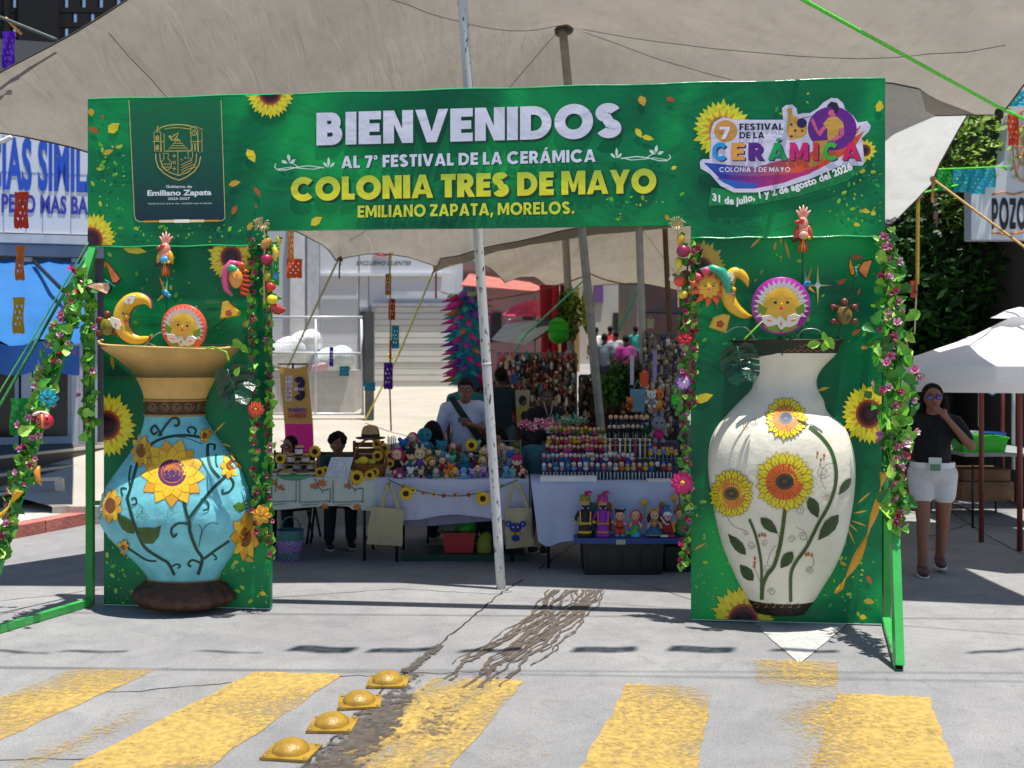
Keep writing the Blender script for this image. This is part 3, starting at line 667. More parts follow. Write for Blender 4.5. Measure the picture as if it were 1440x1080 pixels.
PG = M('#8c8982', .5, .2, 12, .2, 60)
pole((1.06, 11.5, 0), (.545, 11.5, 5.37), .046, PG, 'grey tent pole leaning beside the hanging bags, reaching the tarpaulin peak')
pole(tuple(P(909, 640, 13)), tuple(P(898, 300, 13)), .045, M('#a8a49a', .5, .15, 10), 'thin pale tent pole upright behind the hanging canvas bags')
pole(tuple(P(948, 600, 13.8)), tuple(P(934, 300, 13.8)), .035, M('#6b4a30', .6, .15, 10), 'slim rusty brown pole next to the fruit garland')
pole((.55 + .5, 17.2, 0), (.35 + .5, 17.2, 4.0), .06, M('#9a978e', .6), 'grey tent pole beside the hanging green plants')
# ------------------------------------------------------------------ ropes
def rope(pts, r, hexc, label, sag=.0, cat='rope', nseg=14):
 o = []
 for a, b in zip(pts[:-1], pts[1:]):
  a, b = Vector(a), Vector(b)
  for k in range(nseg): t = k / nseg; p = a.lerp(b, t); p.z -= sag * 4 * t * (1 - t); o.append(p)
 o.append(Vector(pts[-1])); c = Vector(o[0])
 mb = MB(M(hexc, .6, .25, 40)); mb.tube([p - c for p in o], r, 6); return single('rope', mb, label, cat, c)
rope([P(1090, -22, 6.9), P(1403, 150, 9.4), P(1450, 172, 9.9)], .013, '#55d62e', 'bright green guy rope running diagonally below the tarpaulin')
rope([P(1312, 252, 11.3), P(1460, 362, 9.6)], .013, '#a8874a', 'tan guy rope slanting from the tarpaulin corner past the white restaurant sign')
rope([P(1291, 272, 12), P(1290, 400, 12)], .022, '#a78d2a', 'knotted yellow rope hanging from the tarpaulin over the dark tree', 0)
rope([P(1289, 400, 12), P(1286, 470, 12)], .008, '#a9a58c', 'thin frayed cord dangling under the yellow rope end')
rope([P(1292, 272, 12), P(1420, 244, 13)], .011, '#5fe03a', 'thin green cord carrying the turquoise paper banner')
rope([P(1318, 238, 11.5), P(1420, 234, 12)], .008, '#5fe03a', 'thin green cord just above the turquoise paper banner')
rope([P(1312, 255, 11.3), P(1311, 285, 11.3)], .014, '#a8874a', 'short loose rope end at the tarpaulin corner knot')
rope([P(477, 362, 13.6), P(440, 440, 14.3), P(404, 518, 15)], .014, '#8c8f56', 'olive guy rope from the tarpaulin corner down to the yellow banner', 0)
rope([P(612, 376, 15), P(560, 500, 15.6), P(514, 590, 16.4)], .014, '#c2bb52', 'yellow guy rope from the tarpaulin tie down to the gate post', 0)
rope([P(548, 352, 14.3), P(549, 470, 14.3), P(548, 545, 14.4), P(550, 606, 14.6)], .011, '#8d9a3c', 'olive cord hanging straight down with scraps of cut paper', 0)
rope([P(478, 362, 13.6), P(477, 392, 13.6)], .01, '#3d4046', 'short dark cord end dangling at the tarpaulin corner')
rope([P(820, 395, 16), P(740, 470, 15.6), P(712, 510, 15.4)], .014, '#58c79a', 'mint green cord slanting above the man in the black jacket', 0)
rope([P(900, 402, 15), P(870, 465, 14.5)], .02, '#4fa888', 'teal cord slanting towards the purple shirt shopper', 0)
rope([P(620, 410, 17), P(700, 420, 17), P(830, 385, 17.5), P(900, 400, 17)], .012, '#8a5a3a', 'reddish cord strung across the stalls below the rear tarpaulin', .05)
rope([P(-40, 640, 7.2), P(125, 352, 7.75)], .011, '#2f7a3c', 'dark green guy rope tied to the left end of the arch')
rope([P(-30, 600, 7.1), P(60, 452, 7.5), P(125, 340, 7.76)], .006, '#3f8a48', 'thin green twine running beside the dark green guy rope')
rope([P(0, 24, 8.2), P(80, 56, 8.15)], .014, '#4e5c58', 'dark rope tied from the upper left edge of the tarpaulin')
rope([P(8, 25, 8.2), P(30, 48, 8.2)], .012, '#c98a3a', 'short orange rope end knotted at the top of the lattice building')
rope([P(0, 200, 8.1), P(16, 193, 8.1)], .02, '#cfd2d2', 'short white cord at the left tip of the tarpaulin')
kn_ = [(477, 362, 13.6, '#4a4630'), (548, 352, 14.3, '#d0c22c'), (612, 376, 15, '#b3a436'), (1312, 252, 11.3, '#8f7444'), (1291, 272, 12, '#9c8428'), (1404, 158, 9.5, '#2c2320'), (548, 500, 15.2, '#cdbf3c')]
for (x, y, Y, c), nm in zip(kn_, ('dark knot at the tarpaulin corner over the gate', 'yellow knot under the front tarpaulin edge', 'yellow knot at the tie above the shutter', 'tan knot at the tarpaulin corner by the tree', 'mustard knot holding the hanging yellow rope', 'dark knot where the green guy rope meets the tarpaulin', 'yellow knot halfway down the hanging cord')):
 k = MB(M(c, .8)); k.ell((0, 0, 0), .035, 8, 6); k.ell((.02, 0, -.03), .028, 8, 6); k.tube([(0, 0, -.02), (.02, 0, -.10)], .009, 5); single('rope_knot', k, nm, 'knot', P(x, y, Y))
# ================================================================== THE ARCH
TH = -R(6.05); cu, su = math.cos(TH), math.sin(TH)
O_ = Vector((0, 7.46, 0)); NC = Vector((su, -cu, 0))      # towards the camera
def A(px, py, d=0.0):
 dx = (px - 720) / F; t = (cu * 7.46 - d) / (-su * dx + cu)
 p = Vector((dx * t, t, 0)) - O_
 return (p.x * cu + p.y * su, CAM_H + (HZ - py) / F * t)
def AL(px, py, d=0.0): a, z = A(px, py, d); return Vector((a, -d, z))     # arch-local 3D
arch = thing('welcome_arch', 'green printed vinyl welcome arch with two broad columns and a lettered beam', 'arch', O_, TH)
def vinyl():
 m = bpy.data.materials.new('green_printed_vinyl'); m.use_nodes = True; N, L = nodes(m); b = N['Principled BSDF']
 tc = N.new('ShaderNodeTexCoord'); n = N.new('ShaderNodeTexNoise'); n.inputs['Scale'].default_value = 1.1; n.inputs['Detail'].default_value = 2.5; n.inputs['Distortion'].default_value = .6; L.new(tc.outputs['Object'], n.inputs[0])
 r = N.new('ShaderNodeValToRGB'); e = r.color_ramp.elements; e[0].position = .32; e[0].color = lin('#00553a'); e[1].position = .72; e[1].color = lin('#18ae52'); k = e.new(.52); k.color = lin('#037c48')
 L.new(n.outputs[0], r.inputs[0]); L.new(r.outputs[0], b.inputs['Base Color']); b.inputs['Roughness'].default_value = .36; b.inputs['Specular IOR Level'].default_value = .28
 vinyl_bump(N, L, b, tc); return m
def vinyl_bump(N, L, b, tc):
 mp = N.new('ShaderNodeMapping'); mp.inputs['Rotation'].default_value = (0, R(35), 0); mp.inputs['Scale'].default_value = (1.6, 1, 2.2); L.new(tc.outputs['Object'], mp.inputs[0])
 n1 = N.new('ShaderNodeTexNoise'); n1.inputs['Scale'].default_value = 1.1; n1.inputs['Detail'].default_value = 3; n1.inputs['Distortion'].default_value = 1.2; L.new(mp.outputs[0], n1.inputs[0])
 n2 = N.new('ShaderNodeTexNoise'); n2.inputs['Scale'].default_value = 5; n2.inputs['Detail'].default_value = 3; L.new(mp.outputs[0], n2.inputs[0])
 m_ = N.new('ShaderNodeMath'); m_.operation = 'MULTIPLY_ADD'; m_.inputs[1].default_value = .16; L.new(n2.outputs[0], m_.inputs[0]); L.new(n1.outputs[0], m_.inputs[2])
 bp = N.new('ShaderNodeBump'); bp.inputs['Strength'].default_value = .22; bp.inputs['Distance'].default_value = .06; L.new(m_.outputs[0], bp.inputs['Height']); L.new(bp.outputs[0], b.inputs['Normal'])
_I = {}
def ink(h, h2=None, rough=.32, ax=2, z0=0, z1=1):
 """printed ink on the vinyl (same creases); optional printed two-colour fade between z0 and z1 along axis ax"""
 k = (h, h2, rough, ax, z0, z1)
 if k in _I: return _I[k]
 m = bpy.data.materials.new('ink_' + h.lstrip('#')); m.use_nodes = True; N, L = nodes(m); b = N['Principled BSDF']; tc = N.new('ShaderNodeTexCoord')
 if h2:
  sp = N.new('ShaderNodeSeparateXYZ'); L.new(tc.outputs['Object'], sp.inputs[0]); mr = N.new('ShaderNodeMapRange'); mr.inputs[1].default_value = z0; mr.inputs[2].default_value = z1; L.new(sp.outputs[ax], mr.inputs[0])
  r = N.new('ShaderNodeValToRGB'); r.color_ramp.elements[0].color = lin(h); r.color_ramp.elements[1].color = lin(h2); L.new(mr.outputs[0], r.inputs[0]); L.new(r.outputs[0], b.inputs['Base Color'])
 else: b.inputs['Base Color'].default_value = lin(h)
 b.inputs['Roughness'].default_value = rough; vinyl_bump(N, L, b, tc); _I[k] = m; return m
VIN = vinyl()
zT = 3.69; zl = A(250, 346, .03)[1]; zo = A(675, 320, .03)[1]
aL = A(123, 200, .03)[0]; aR = A(1245, 200, .03)[0]; aLi = A(372, 330, .03)[0]; aRi = A(972, 330, .03)[0]
beam = thing  # placeholder name not used
def grid_front(mb, prof_bot, a0, a1, d, na=60, nz=10):
 vs = [];
 for i in range(na + 1):
  a = a0 + (a1 - a0) * i / na; zb = prof_bot(a); zt = zT + .006 * math.sin(a * 9) + .004 * math.sin(a * 23) + (-.01 if i in (0, na) else 0)
  for j in range(nz + 1): z = zb + (zt - zb) * j / nz; vs.append((a, -d, z))
 mb.add(vs, [[i * (nz + 1) + j, (i + 1) * (nz + 1) + j, (i + 1) * (nz + 1) + j + 1, i * (nz + 1) + j + 1] for i in range(na) for j in range(nz)])
mb = MB(VIN); mb.smooth = False
def vbox(mb, a0, a1, d0, d1, z0, z1): return mb.box(a0, a1, -d1, -d0, z0, z1)
mb.prism([(a, .03, z) for a, z in ((aL, zl), (aLi, zl), (aLi, zo), (aRi, zo), (aRi, zl + .01), (aR, zl + .01), (aR, zT), (aL, zT))], (0, -.056, 0))
bmO = mb.build('beam', arch)
cL = (A(146, 700)[0], A(380, 700)[0]); cR = (A(972, 700)[0], A(1240, 700)[0])
cols = []
for (a0, a1) in (cL, cR):
 mb = MB(VIN); vbox(mb, a0, a1, -.05, .0, .012, zl + .03); cols.append(mb.build('column', arch))
 hm = MB(M('#cfe0d4', .5)); vbox(hm, a0, a1, .0, .003, .008, .013); hm.build('hem', cols[-1])
hm = MB(ink('#2fae6c', rough=.2)); hm.tube([(aL + (aLi - aL) * i / 20, -.028, zl + .004 * math.sin(i)) for i in range(21)], .006, 6); hm.tube([(aRi + (aR - aRi) * i / 20, -.028, zl + .012 + .004 * math.sin(i * 1.3)) for i in range(21)], .006, 6)
hm.tube([(aL + (aR - aL) * i / 60, -.02, zT + .004 * math.sin(i * .7)) for i in range(61)], .007, 6); hm.build('folded_edge', bmO)
class Dec:
 """flat print: 2D polygons in arch coordinates laid on the vinyl, each a hair above the last"""
 def __init__(s, d, rect=None): s.mb = MB(); s.mb.smooth = False; s.d = d; s.k = 0; s.rect = rect
 def shape(s, polys, mat):
  s.mb.mat(mat); d = s.d + s.k * .00003; s.k += 1
  for q in polys:
   if s.rect: q = hull_clip(q, s.rect)
   if len(q) >= 3: s.mb.add([(a, -d, z) for a, z in q], [list(range(len(q)))])
 def px(s, pts, mat): s.shape([[A(x, y, s.d) for x, y in pts]], mat)
 def stroke(s, pts, w, mat):      # px centreline, px width
  q = stroke_quads(pts, w); s.shape([[A(x, y, s.d) for x, y in p] for p in q], mat)
 def disc(s, cx, cy, rx, ry, mat, n=28, rot=0):
  c, sn = math.cos(R(rot)), math.sin(R(rot))
  s.px([(cx + rx * math.cos(t) * c - ry * math.sin(t) * sn, cy + rx * math.cos(t) * sn + ry * math.sin(t) * c) for t in [2 * PI * i / n for i in range(n)]], mat)
 def text(s, shapes, wd, L_, R_, cap, mat, dx=0, dy=0):
  a0, z0 = A(L_[0] + dx, L_[1] + dy, s.d); a1, z1 = A(R_[0] + dx, R_[1] + dy, s.d)
  h = cap * (O_.y * 1.0) / F
  for sh in shapes: s.shape([[(a0 + (a1 - a0) * x / wd, z0 + (z1 - z0) * x / wd + h * y) for x, y in q] for q in sh], mat)
 def build(s, name, par): return s.mb.build(name, par)
def petals(D, cx, cy, r0, r1, n, wd, mat, rot=0, sq=1.0, jit=.06, tipw=.5):
 for i in range(n):
  t = 2 * PI * (i + rot) / n; rr = r1 * (1 + random.uniform(-jit, jit)); c, s_ = math.cos(t), math.sin(t)
  f = lambda r, w: (cx + (r * c - w * s_) * sq, cy + r * s_ + w * c)
  w = wd
  D.px([f(r0, -w * .5), f(r0 + (rr - r0) * .35, -w), f(r0 + (rr - r0) * .65, -w * .85), f(rr * .93, -w * .25), f(rr, 0), f(rr * .93, w * .25), f(r0 + (rr - r0) * .65, w * .85), f(r0 + (rr - r0) * .35, w), f(r0, w * .5)], mat)
def sunflower(par, cx, cy, r, d, rect, seed=0, faint=False, sq=.92, label=None):
 D = Dec(d, rect)
 y1, y2, br = ('#c9b03c', '#d8b23e', '#a8632e') if faint else ('#dcd022', '#f0e030', '#a04a20')
 petals(D, cx, cy, r * .35, r, 17, r * .13, ink(y1), seed, sq); petals(D, cx, cy, r * .35, r * .93, 17, r * .12, ink(y2), seed + .5, sq)
 petals(D, cx, cy, r * .30, r * .66, 17, r * .05, ink('#e0a030'), seed + .5, sq, .15)
 D.disc(cx, cy, r * .46 * sq, r * .46, ink(br)); D.disc(cx, cy, r * .38 * sq, r * .38, ink('#5a1420')); D.disc(cx, cy, r * .27 * sq, r * .27, ink('#1c0a14')); D.disc(cx, cy, r * .16 * sq, r * .16, ink('#3a1620'))
 o = D.build('printed_sunflower', par); o['kind'] = 'stuff'
 if label: o['label'] = label
def flecks(par, d, rect, n, seed, boxpx):
 rnd = random.Random(seed); D = Dec(d, rect)
 for i in range(n):
  x = rnd.uniform(boxpx[0], boxpx[1]); y = rnd.uniform(boxpx[2], boxpx[3]); s = rnd.choice((1, 1, 1.5, 2, 3.5)); t = rnd.uniform(0, 180)
  D.disc(x, y, s * 1.2, s * .7, ink(rnd.choice(('#5fae2e', '#8cc63a', '#2ea04a', '#a8c840'))), 7, t)
 D.build('printed_splash', par)['kind'] = 'stuff'
RB = (aL + .003, aR - .003, zl + .012, zT - .004); RL = (cL[0] + .003, cL[1] - .003, .02, zl); RRt = (cR[0] + .003, cR[1] - .003, .02, zl + .01)
flecks(bmO, .030, RB, 60, 3, (130, 175, 200, 340)); flecks(bmO, .030, RB, 40, 4, (185, 380, 315, 340)); flecks(bmO, .030, RB, 60, 5, (1165, 1240, 230, 320)); flecks(bmO, .030, RB, 25, 6, (1090, 1235, 130, 200)); flecks(bmO, .030, RB, 25, 8, (850, 960, 270, 310))
flecks(cols[0], .003, RL, 60, 11, (150, 200, 740, 850)); flecks(cols[0], .003, RL, 40, 12, (150, 375, 350, 480)); flecks(cols[0], .003, RL, 50, 13, (300, 378, 780, 850))
flecks(cols[1], .003, RRt, 60, 14, (975, 1035, 690, 860)); flecks(cols[1], .003, RRt, 60, 15, (975, 1235, 350, 490)); flecks(cols[1], .003, RRt, 40, 16, (1150, 1235, 780, 870))
D = Dec(.031, RB)
def petal1(D, x, y, l, w, rot, m, par=None):
 if par is not None: D = Dec(D.d, D.rect); petal1(D, x, y, l, w, rot, m); return D.build('printed_petal', par)
 c, s_ = math.cos(R(rot)), math.sin(R(rot)); D.px([(x + (u * c - v * s_), y + (u * s_ + v * c)) for u, v in ((-l / 2, 0), (-l * .2, -w * .5), (l * .15, -w * .45), (l / 2, 0), (l * .1, w * .4), (-l * .25, w * .4))], m)
YP, RP, OP = ink('#e2d02a'), ink('#b0602c'), ink('#c9a232')
for x, y, l, w, rot, m in ((160, 180, 20, 15, -40, YP), (152, 214, 16, 8, -20, OP), (132, 183, 16, 9, 30, RP), (353, 219, 22, 13, 60, YP), (330, 258, 18, 9, -15, OP), (362, 270, 17, 7, 55, RP), (330, 295, 15, 8, -60, RP), (445, 311, 20, 12, -35, YP),
                           (903, 142, 16, 12, 70, OP), (943, 140, 14, 8, 20, RP), (898, 187, 16, 9, 60, YP), (911, 194, 18, 8, 15, YP), (948, 236, 9, 6, -20, YP), (938, 306, 10, 6, 60, OP), (1237, 150, 12, 17, 10, YP), (1212, 240, 11, 9, 5, YP),
                           (145, 165, 8, 4, 60, RP), (360, 290, 7, 3, 80, RP), (128, 158, 12, 10, 70, OP), (1218, 297, 12, 7, 20, YP), (1205, 316, 10, 6, 10, YP), (1228, 300, 8, 8, 20, YP), (352, 318, 14, 8, -60, OP)): petal1(D, x, y, l, w, rot, m, bmO)
D = Dec(.0045, RL)
for x, y, l, w, rot, m in ((190, 352, 34, 12, 8, YP), (145, 373, 18, 8, -10, OP), (345, 455, 12, 6, -60, RP), (350, 787, 16, 8, 20, OP), (370, 835, 10, 7, 20, YP), (158, 510, 22, 6, 80, OP), (310, 600, 22, 3, -45, OP), (305, 622, 18, 3, -15, OP), (300, 612, 26, 3, -60, OP), (318, 626, 16, 3, 18, OP), (300, 425, 26, 6, 0, ink('#3a7a3c'))): petal1(D, x, y, l, w, rot, m, cols[0])
D = Dec(.0045, RRt)
for x, y, l, w, rot, m in ((1064, 340, 26, 4, -45, OP), (1098, 336, 18, 4, 88, OP), (1090, 346, 14, 4, -78, OP), (1107, 352, 28, 4, 76, OP), (1205, 362, 18, 8, 0, RP), (1184, 396, 16, 8, -30, RP), (1204, 467, 16, 7, -30, RP), (1216, 489, 12, 6, 0, OP), (1208, 410, 10, 4, -70, RP), (1158, 547, 18, 5, -15, OP), (990, 560, 28, 14, -20, YP),
                           (1215, 700, 26, 3, -40, OP), (1210, 720, 22, 3, -12, OP), (1208, 736, 24, 3, 20, OP), (1200, 742, 18, 3, 45, OP), (1188, 755, 28, 3, 85, OP), (1196, 752, 32, 3, 65, OP), (1162, 812, 14, 7, 60, RP), (1186, 793, 12, 5, 30, OP), (1222, 815, 14, 7, 60, RP), (1222, 846, 16, 9, 10, OP), (1214, 868, 11, 8, 10, YP), (985, 768, 22, 4, -30, OP)): petal1(D, x, y, l, w, rot, m, cols[1])
D = Dec(.0045, RRt)
D.px([(1148, 400), (1150, 372), (1152, 400), (1170, 401), (1152, 403), (1150, 430), (1148, 403), (1128, 401)], ink('#c8d470')); D.disc(1150, 401, 4, 4, ink('#e8eef0'), 10)
D.build('printed_glint', cols[1])['kind'] = 'stuff'
sunflower(bmO, 380, 130, 38, .032, RB, .2, label='half sunflower cut by the top edge of the beam'); sunflower(bmO, 128, 338, 40, .032, RB, .1, label='quarter sunflower in the lower corner of the beam')
sunflower(cols[0], 325, 362, 36, .006, RL, .3); sunflower(cols[0], 150, 598, 46, .006, RL, 0); sunflower(cols[1], 985, 378, 40, .006, RRt, .1, True); sunflower(cols[1], 1222, 582, 44, .006, RRt, .2); sunflower(cols[1], 1045, 872, 50, .006, RRt, .4)
def line(txt, L_, R_, cap, m, w=W_, gap=.085, name='lettering', shadow=True):
 sh, wd = stroke_text(txt, w, gap)
 if cap > 25:
  GL = glyphs(w); x = 0
  for ch in txt:
   adv = GL[ch][0]; f = lambda t, K_: (L_[0] + (R_[0] - L_[0]) * t / wd, L_[1] + (R_[1] - L_[1]) * t / wd)
   if ch != ' ':
    one, ow = stroke_text(ch, w, gap)
    for dx, dy, d_, mm, nm in ((3.2, 3.0, .031, ink('#00482c'), 'letter_shadow'), (0, 0, .035, m, 'letter')):
     D = Dec(d_); D.text(one, ow, f(x, 0), f(x + ow, 0), cap, mm, dx, dy); D.build(nm, bmO)
   x += adv + gap
  return
 D = Dec(.031); D.text(sh, wd, L_, R_, cap, ink('#00482c'), 1.2, 1.2); D.build('lettering_shadow', bmO)['kind'] = 'stuff'
 D = Dec(.035); D.text(sh, wd, L_, R_, cap, m); D.build(name, bmO)['kind'] = 'stuff'
LAV = ink('#dfe0f2')
line('BIENVENIDOS', (445, 204.5), (875, 192.5), 46.5, LAV, .29, .06)
line('AL 7º FESTIVAL DE LA CERÁMICA', (480, 236.7), (837.5, 227.5), 17.3, LAV, .25, .10)
zb = A(665, 276, .035)[1]; YG = ink('#f2ea2a', '#b8cf3a', z0=zb - .02, z1=zb + .17)
line('COLONIA TRES DE MAYO', (409, 282.5), (923, 271), 33, YG, .29, .06)
line('EMILIANO ZAPATA, MORELOS.', (503, 306), (808, 300.5), 17, ink('#dbe43a'), .23, .10)
D = Dec(.0335, RB); FLW = ink('#cfe8dc')
for sgn, cx, cy in ((1, 426, 232), (-1, 903, 219)):
 X = lambda v: cx + sgn * v
 D.stroke([(X(-38), cy - 2), (X(-40), cy + 3), (X(-35), cy + 7), (X(-24), cy + 7), (X(-8), cy + 3), (X(8), cy + 1), (X(22), cy + 3), (X(30), cy + 4)], 1.6, FLW)
 D.stroke([(X(-36), cy + 6), (X(-18), cy + 3), (X(0), cy + 5), (X(16), cy + 6), (X(27), cy + 3)], 1.2, FLW)
 D.stroke([(X(-6), cy + 3), (X(-12), cy - 1), (X(-20), cy - 4)], 1.2, FLW)
 for dx, dy, l, r_ in ((-20, -10, 11, 80), (-26, -4, 10, 20), (-14, -5, 10, -40)): petal1(D, X(dx), cy + dy, l, 5, r_ * sgn, FLW)
 for dx, dy, l, r_ in ((36, -4, 15, 90), (32, 0, 10, 45), (41, 0, 10, 135)): petal1(D, X(dx), cy + dy, l, 4, r_ if sgn > 0 else 180 - r_, FLW)
D.build('flourish', bmO)['kind'] = 'stuff'
q = lambda x, y: (150 + x / 5.685, 140 + y / 5.685)
D = Dec(.032, RB); zc1 = A(250, 141, .03)[1]; zc0 = A(250, 312, .03)[1]
outl = [q(178, 6), q(222, 925), q(232, 960), q(262, 975), q(925, 968), q(945, 950), q(946, 925), q(915, 6)]
D.px(outl, ink('#06283a', '#04713f', z0=zc0, z1=zc1)); D.stroke(outl[::1], 1.0, ink('#c8c98a'))
D.stroke([q(300, 975), q(600, 971), q(900, 968)], 2.4, ink('#d99a28')); D.stroke([q(420, 973), q(600, 971), q(780, 970)], 3.6, ink('#f3e2a8')); D.stroke([q(540, 972), q(660, 971)], 4.6, ink('#fffbe8'))
cp = D.build('crest_panel', bmO)
D = Dec(.0352); GD = ink('#c9b45e')
def S(*p, w=.95): D.stroke([q(*a) for a in p], w, GD)
S(*[(570 + 185 * math.cos(R(t)), 275 - 75 * math.sin(R(t))) for t in range(35, 146, 10)], w=1.5); S(*[(560 + 150 * math.cos(R(t)), 275 - 50 * math.sin(R(t))) for t in range(50, 140, 10)])
S((392, 432), (394, 480), (412, 540), (460, 590), (520, 625), (578, 645), (640, 618), (700, 575), (738, 520), (752, 455), w=1.6)
S((425, 430), (428, 485), (450, 540), (500, 580), (577, 608), (650, 580), (695, 540), (716, 490), (718, 430), w=1.3)
S((470, 412), (672, 410), w=1.3); S((569, 410), (571, 606))
for i in range(5): S((500 + i * 16, 400 - i * 19), (500 + i * 16, 388 - i * 19), (645 - i * 19, 388 - i * 19), (645 - i * 19, 402 - i * 19))
S((545, 340), (548, 322), (585, 322), (588, 340)); S((497, 290), (518, 322), (535, 326), (560, 300), (575, 265), (540, 285), (520, 305), (505, 285), w=1.6)
for x0, x1, y0, y1 in ((378, 432, 262, 415), (432, 460, 275, 420), (672, 728, 238, 412), (728, 762, 250, 420)): S((x0, y0), (x0 + 6, y1), (x1, y1), (x1, y0), (x0, y0))
S((370, 335), (460, 335)); S((668, 335), (765, 335)); S((405, 262), (408, 215), w=1.2); S((388, 262), (408, 228), (430, 262)); S((400, 218), (416, 218)); S((655, 238), (708, 212), (768, 240))
D.shape([[A(*q(390 + dx, y), D.d) for dx, y in ((0, yy), (30, yy), (30, yy - 34), (15, yy - 48), (0, yy - 34))] for yy in (330, 405)], ink('#a8a054'))
S(*[(702 + 20 * math.cos(R(t)), 268 + 20 * math.sin(R(t))) for t in range(0, 361, 30)]); S((702, 256), (702, 270), (712, 270))
S((685, 405), (685, 352), (704, 352), (704, 405)); S((710, 405), (710, 352), (728, 352), (728, 405))
for x, y, k in ((541, 450, 0), (541, 503, 1), (541, 553, 0)):
 if k: S((x - 12, y - 12), (x + 12, y + 12)); S((x - 12, y + 12), (x + 12, y - 12))
 else: S((x - 15, y), (x + 15, y)); S((x, y - 15), (x, y + 15))
S((455, 430), (460, 470), (438, 500), (445, 540), (480, 570), (515, 545), (520, 505), (490, 470), (495, 430), (455, 430)); S(*[(440 + i * 10, 510 + (i % 2) * 12) for i in range(9)]); S(*[(442 + i * 10, 535 + (i % 2) * 12) for i in range(8)])
for k in range(4): S(*[(580 + 15 + i * 30, 590 - k * 22 - 50 * math.sin(i / 4 * PI / 2) * (1 - k * .05)) for i in range(5 - (k // 2))])
S((655, 470), (650, 425), (680, 400), (690, 440), (680, 480), (655, 470)); S((590, 485), (600, 475), (606, 490)); S((620, 468), (630, 458), (638, 474))
D.build('crest', cp)['kind'] = 'stuff'
for tx, l, r_, cap, off, c in (('Gobierno de', (473, 706), (682, 706), 4.2, .03, '#cfd6dc'), ('Emiliano Zapata', (325, 768), (838, 762), 8.0, .035, '#e6eaf2'), ('2025-2027', (488, 802), (668, 800), 3.6, .03, '#cfd6dc'), ('Compromisos que se ven, resultados que se sienten', (330, 838), (840, 834), 2.6, .02, '#b9c8c8')):
 sh, wd = font_text(tx, off); D = Dec(.0352); D.text(sh, wd, q(*l), q(*r_), cap, ink(c)); D.build('crest_lettering', cp)['kind'] = 'stuff'
q = lambda x, y: (970 + x / 5.333, 130 + y / 5.333)
D = Dec(.0315, RB)
_cx, _cy = q(245, 280); petals(D, _cx, _cy, 12, 42, 16, 6.0, ink('#c9cf24'), .1, 1); petals(D, _cx, _cy, 12, 40, 16, 5.5, ink('#e6dd2e'), .6, 1); petals(D, _cx, _cy, 10, 30, 16, 2, ink('#d89a30'), .6, 1); D.disc(_cx, _cy, 19, 19, ink('#b8742e'))
_cx, _cy = q(1312, 435); petals(D, _cx, _cy, 6, 17, 13, 2.8, ink('#e6d42e'), .2, 1); D.disc(_cx, _cy, 8.5, 8.5, ink('#7a3a1c')); D.disc(_cx, _cy, 5, 5, ink('#2a1214'))
D.px([q(160, 712), q(540, 760), q(900, 690), q(1200, 560), q(1340, 545), q(1180, 660), q(820, 780), q(500, 840), q(140, 850)], ink('#148a46'))
D.build('printed_backdrop', bmO)['kind'] = 'stuff'
D = Dec(.0352)
ol = [(75, 520), (95, 500), (150, 500), (160, 380), (155, 300), (180, 225), (250, 182), (330, 205), (700, 205), (690, 120), (720, 95), (770, 90), (800, 120), (810, 165), (850, 155), (900, 155), (960, 120), (1000, 75), (1060, 40), (1110, 45), (1150, 80), (1165, 125), (1225, 175), (1260, 225), (1330, 215), (1358, 250), (1345, 290), (1290, 340), (1300, 420), (1310, 530), (1290, 550), (1130, 550), (900, 650), (700, 715), (500, 750), (330, 750), (230, 700), (150, 610), (80, 570)]
D.px([q(*p) for p in ol], ink('#dcd8ee'))
D.px([q(*p) for p in [(102, 525), (300, 545), (500, 560), (640, 520), (900, 450), (1150, 360), (1290, 240), (1240, 330), (1310, 290), (1250, 390), (1150, 470), (960, 580), (700, 680), (480, 722), (340, 720), (250, 670), (170, 590)]], ink('#2450b0', '#e0562e', ax=0, z0=A(*q(250, 600), .03)[0], z1=A(*q(800, 600), .03)[0]))
D.px([q(*p) for p in [(170, 590), (300, 620), (520, 630), (820, 600), (1000, 540), (900, 610), (650, 690), (480, 722), (340, 720), (250, 670)]], ink('#3a2a9a', '#c02a7a', ax=0, z0=A(*q(250, 600), .03)[0], z1=A(*q(700, 600), .03)[0]))
D.px([q(*p) for p in [(200, 640), (330, 660), (520, 690), (470, 715), (340, 714), (260, 680)]], ink('#2a62c8'))
D.disc(*q(1068, 270), 34.5, 31, ink('#6a1a8a')); D.disc(*q(270, 290), 16.5, 15.5, ink('#d69a44'))
D.px([q(*p) for p in [(722, 125), (765, 115), (772, 165), (830, 200), (880, 250), (880, 310), (850, 335), (750, 360), (725, 290), (735, 200), (740, 160)]], ink('#d9a648'))
D.disc(*q(840, 230), 7.2, 7, ink('#2a1650'))
for x, y, r_ in ((762, 240, 2), (790, 286, 2), (843, 287, 1.7), (763, 330, 1.8), (790, 218, 1)): D.disc(*q(x, y), r_, r_, ink('#4a2038'), 10)
SKN = ink('#d8608a')
D.px([q(*p) for p in [(905, 210), (925, 190), (965, 290), (1020, 235), (1035, 250), (975, 330), (950, 300)]], SKN); D.px([q(*p) for p in [(1050, 130), (1085, 135), (1095, 185), (1060, 190), (1035, 155)]], SKN)
D.px([q(*p) for p in [(1000, 235), (1040, 188), (1105, 182), (1150, 225), (1155, 262), (1118, 270), (1112, 355), (1035, 365), (1030, 270)]], ink('#d0a23e')); D.px([q(*p) for p in [(1118, 270), (1155, 262), (1160, 320), (1080, 370), (1060, 350), (1125, 315)]], SKN)
D.px([q(*p) for p in [(1028, 100), (1060, 68), (1105, 78), (1120, 115), (1105, 150), (1085, 160), (1080, 125), (1050, 105), (1038, 112)]], ink('#241428'))
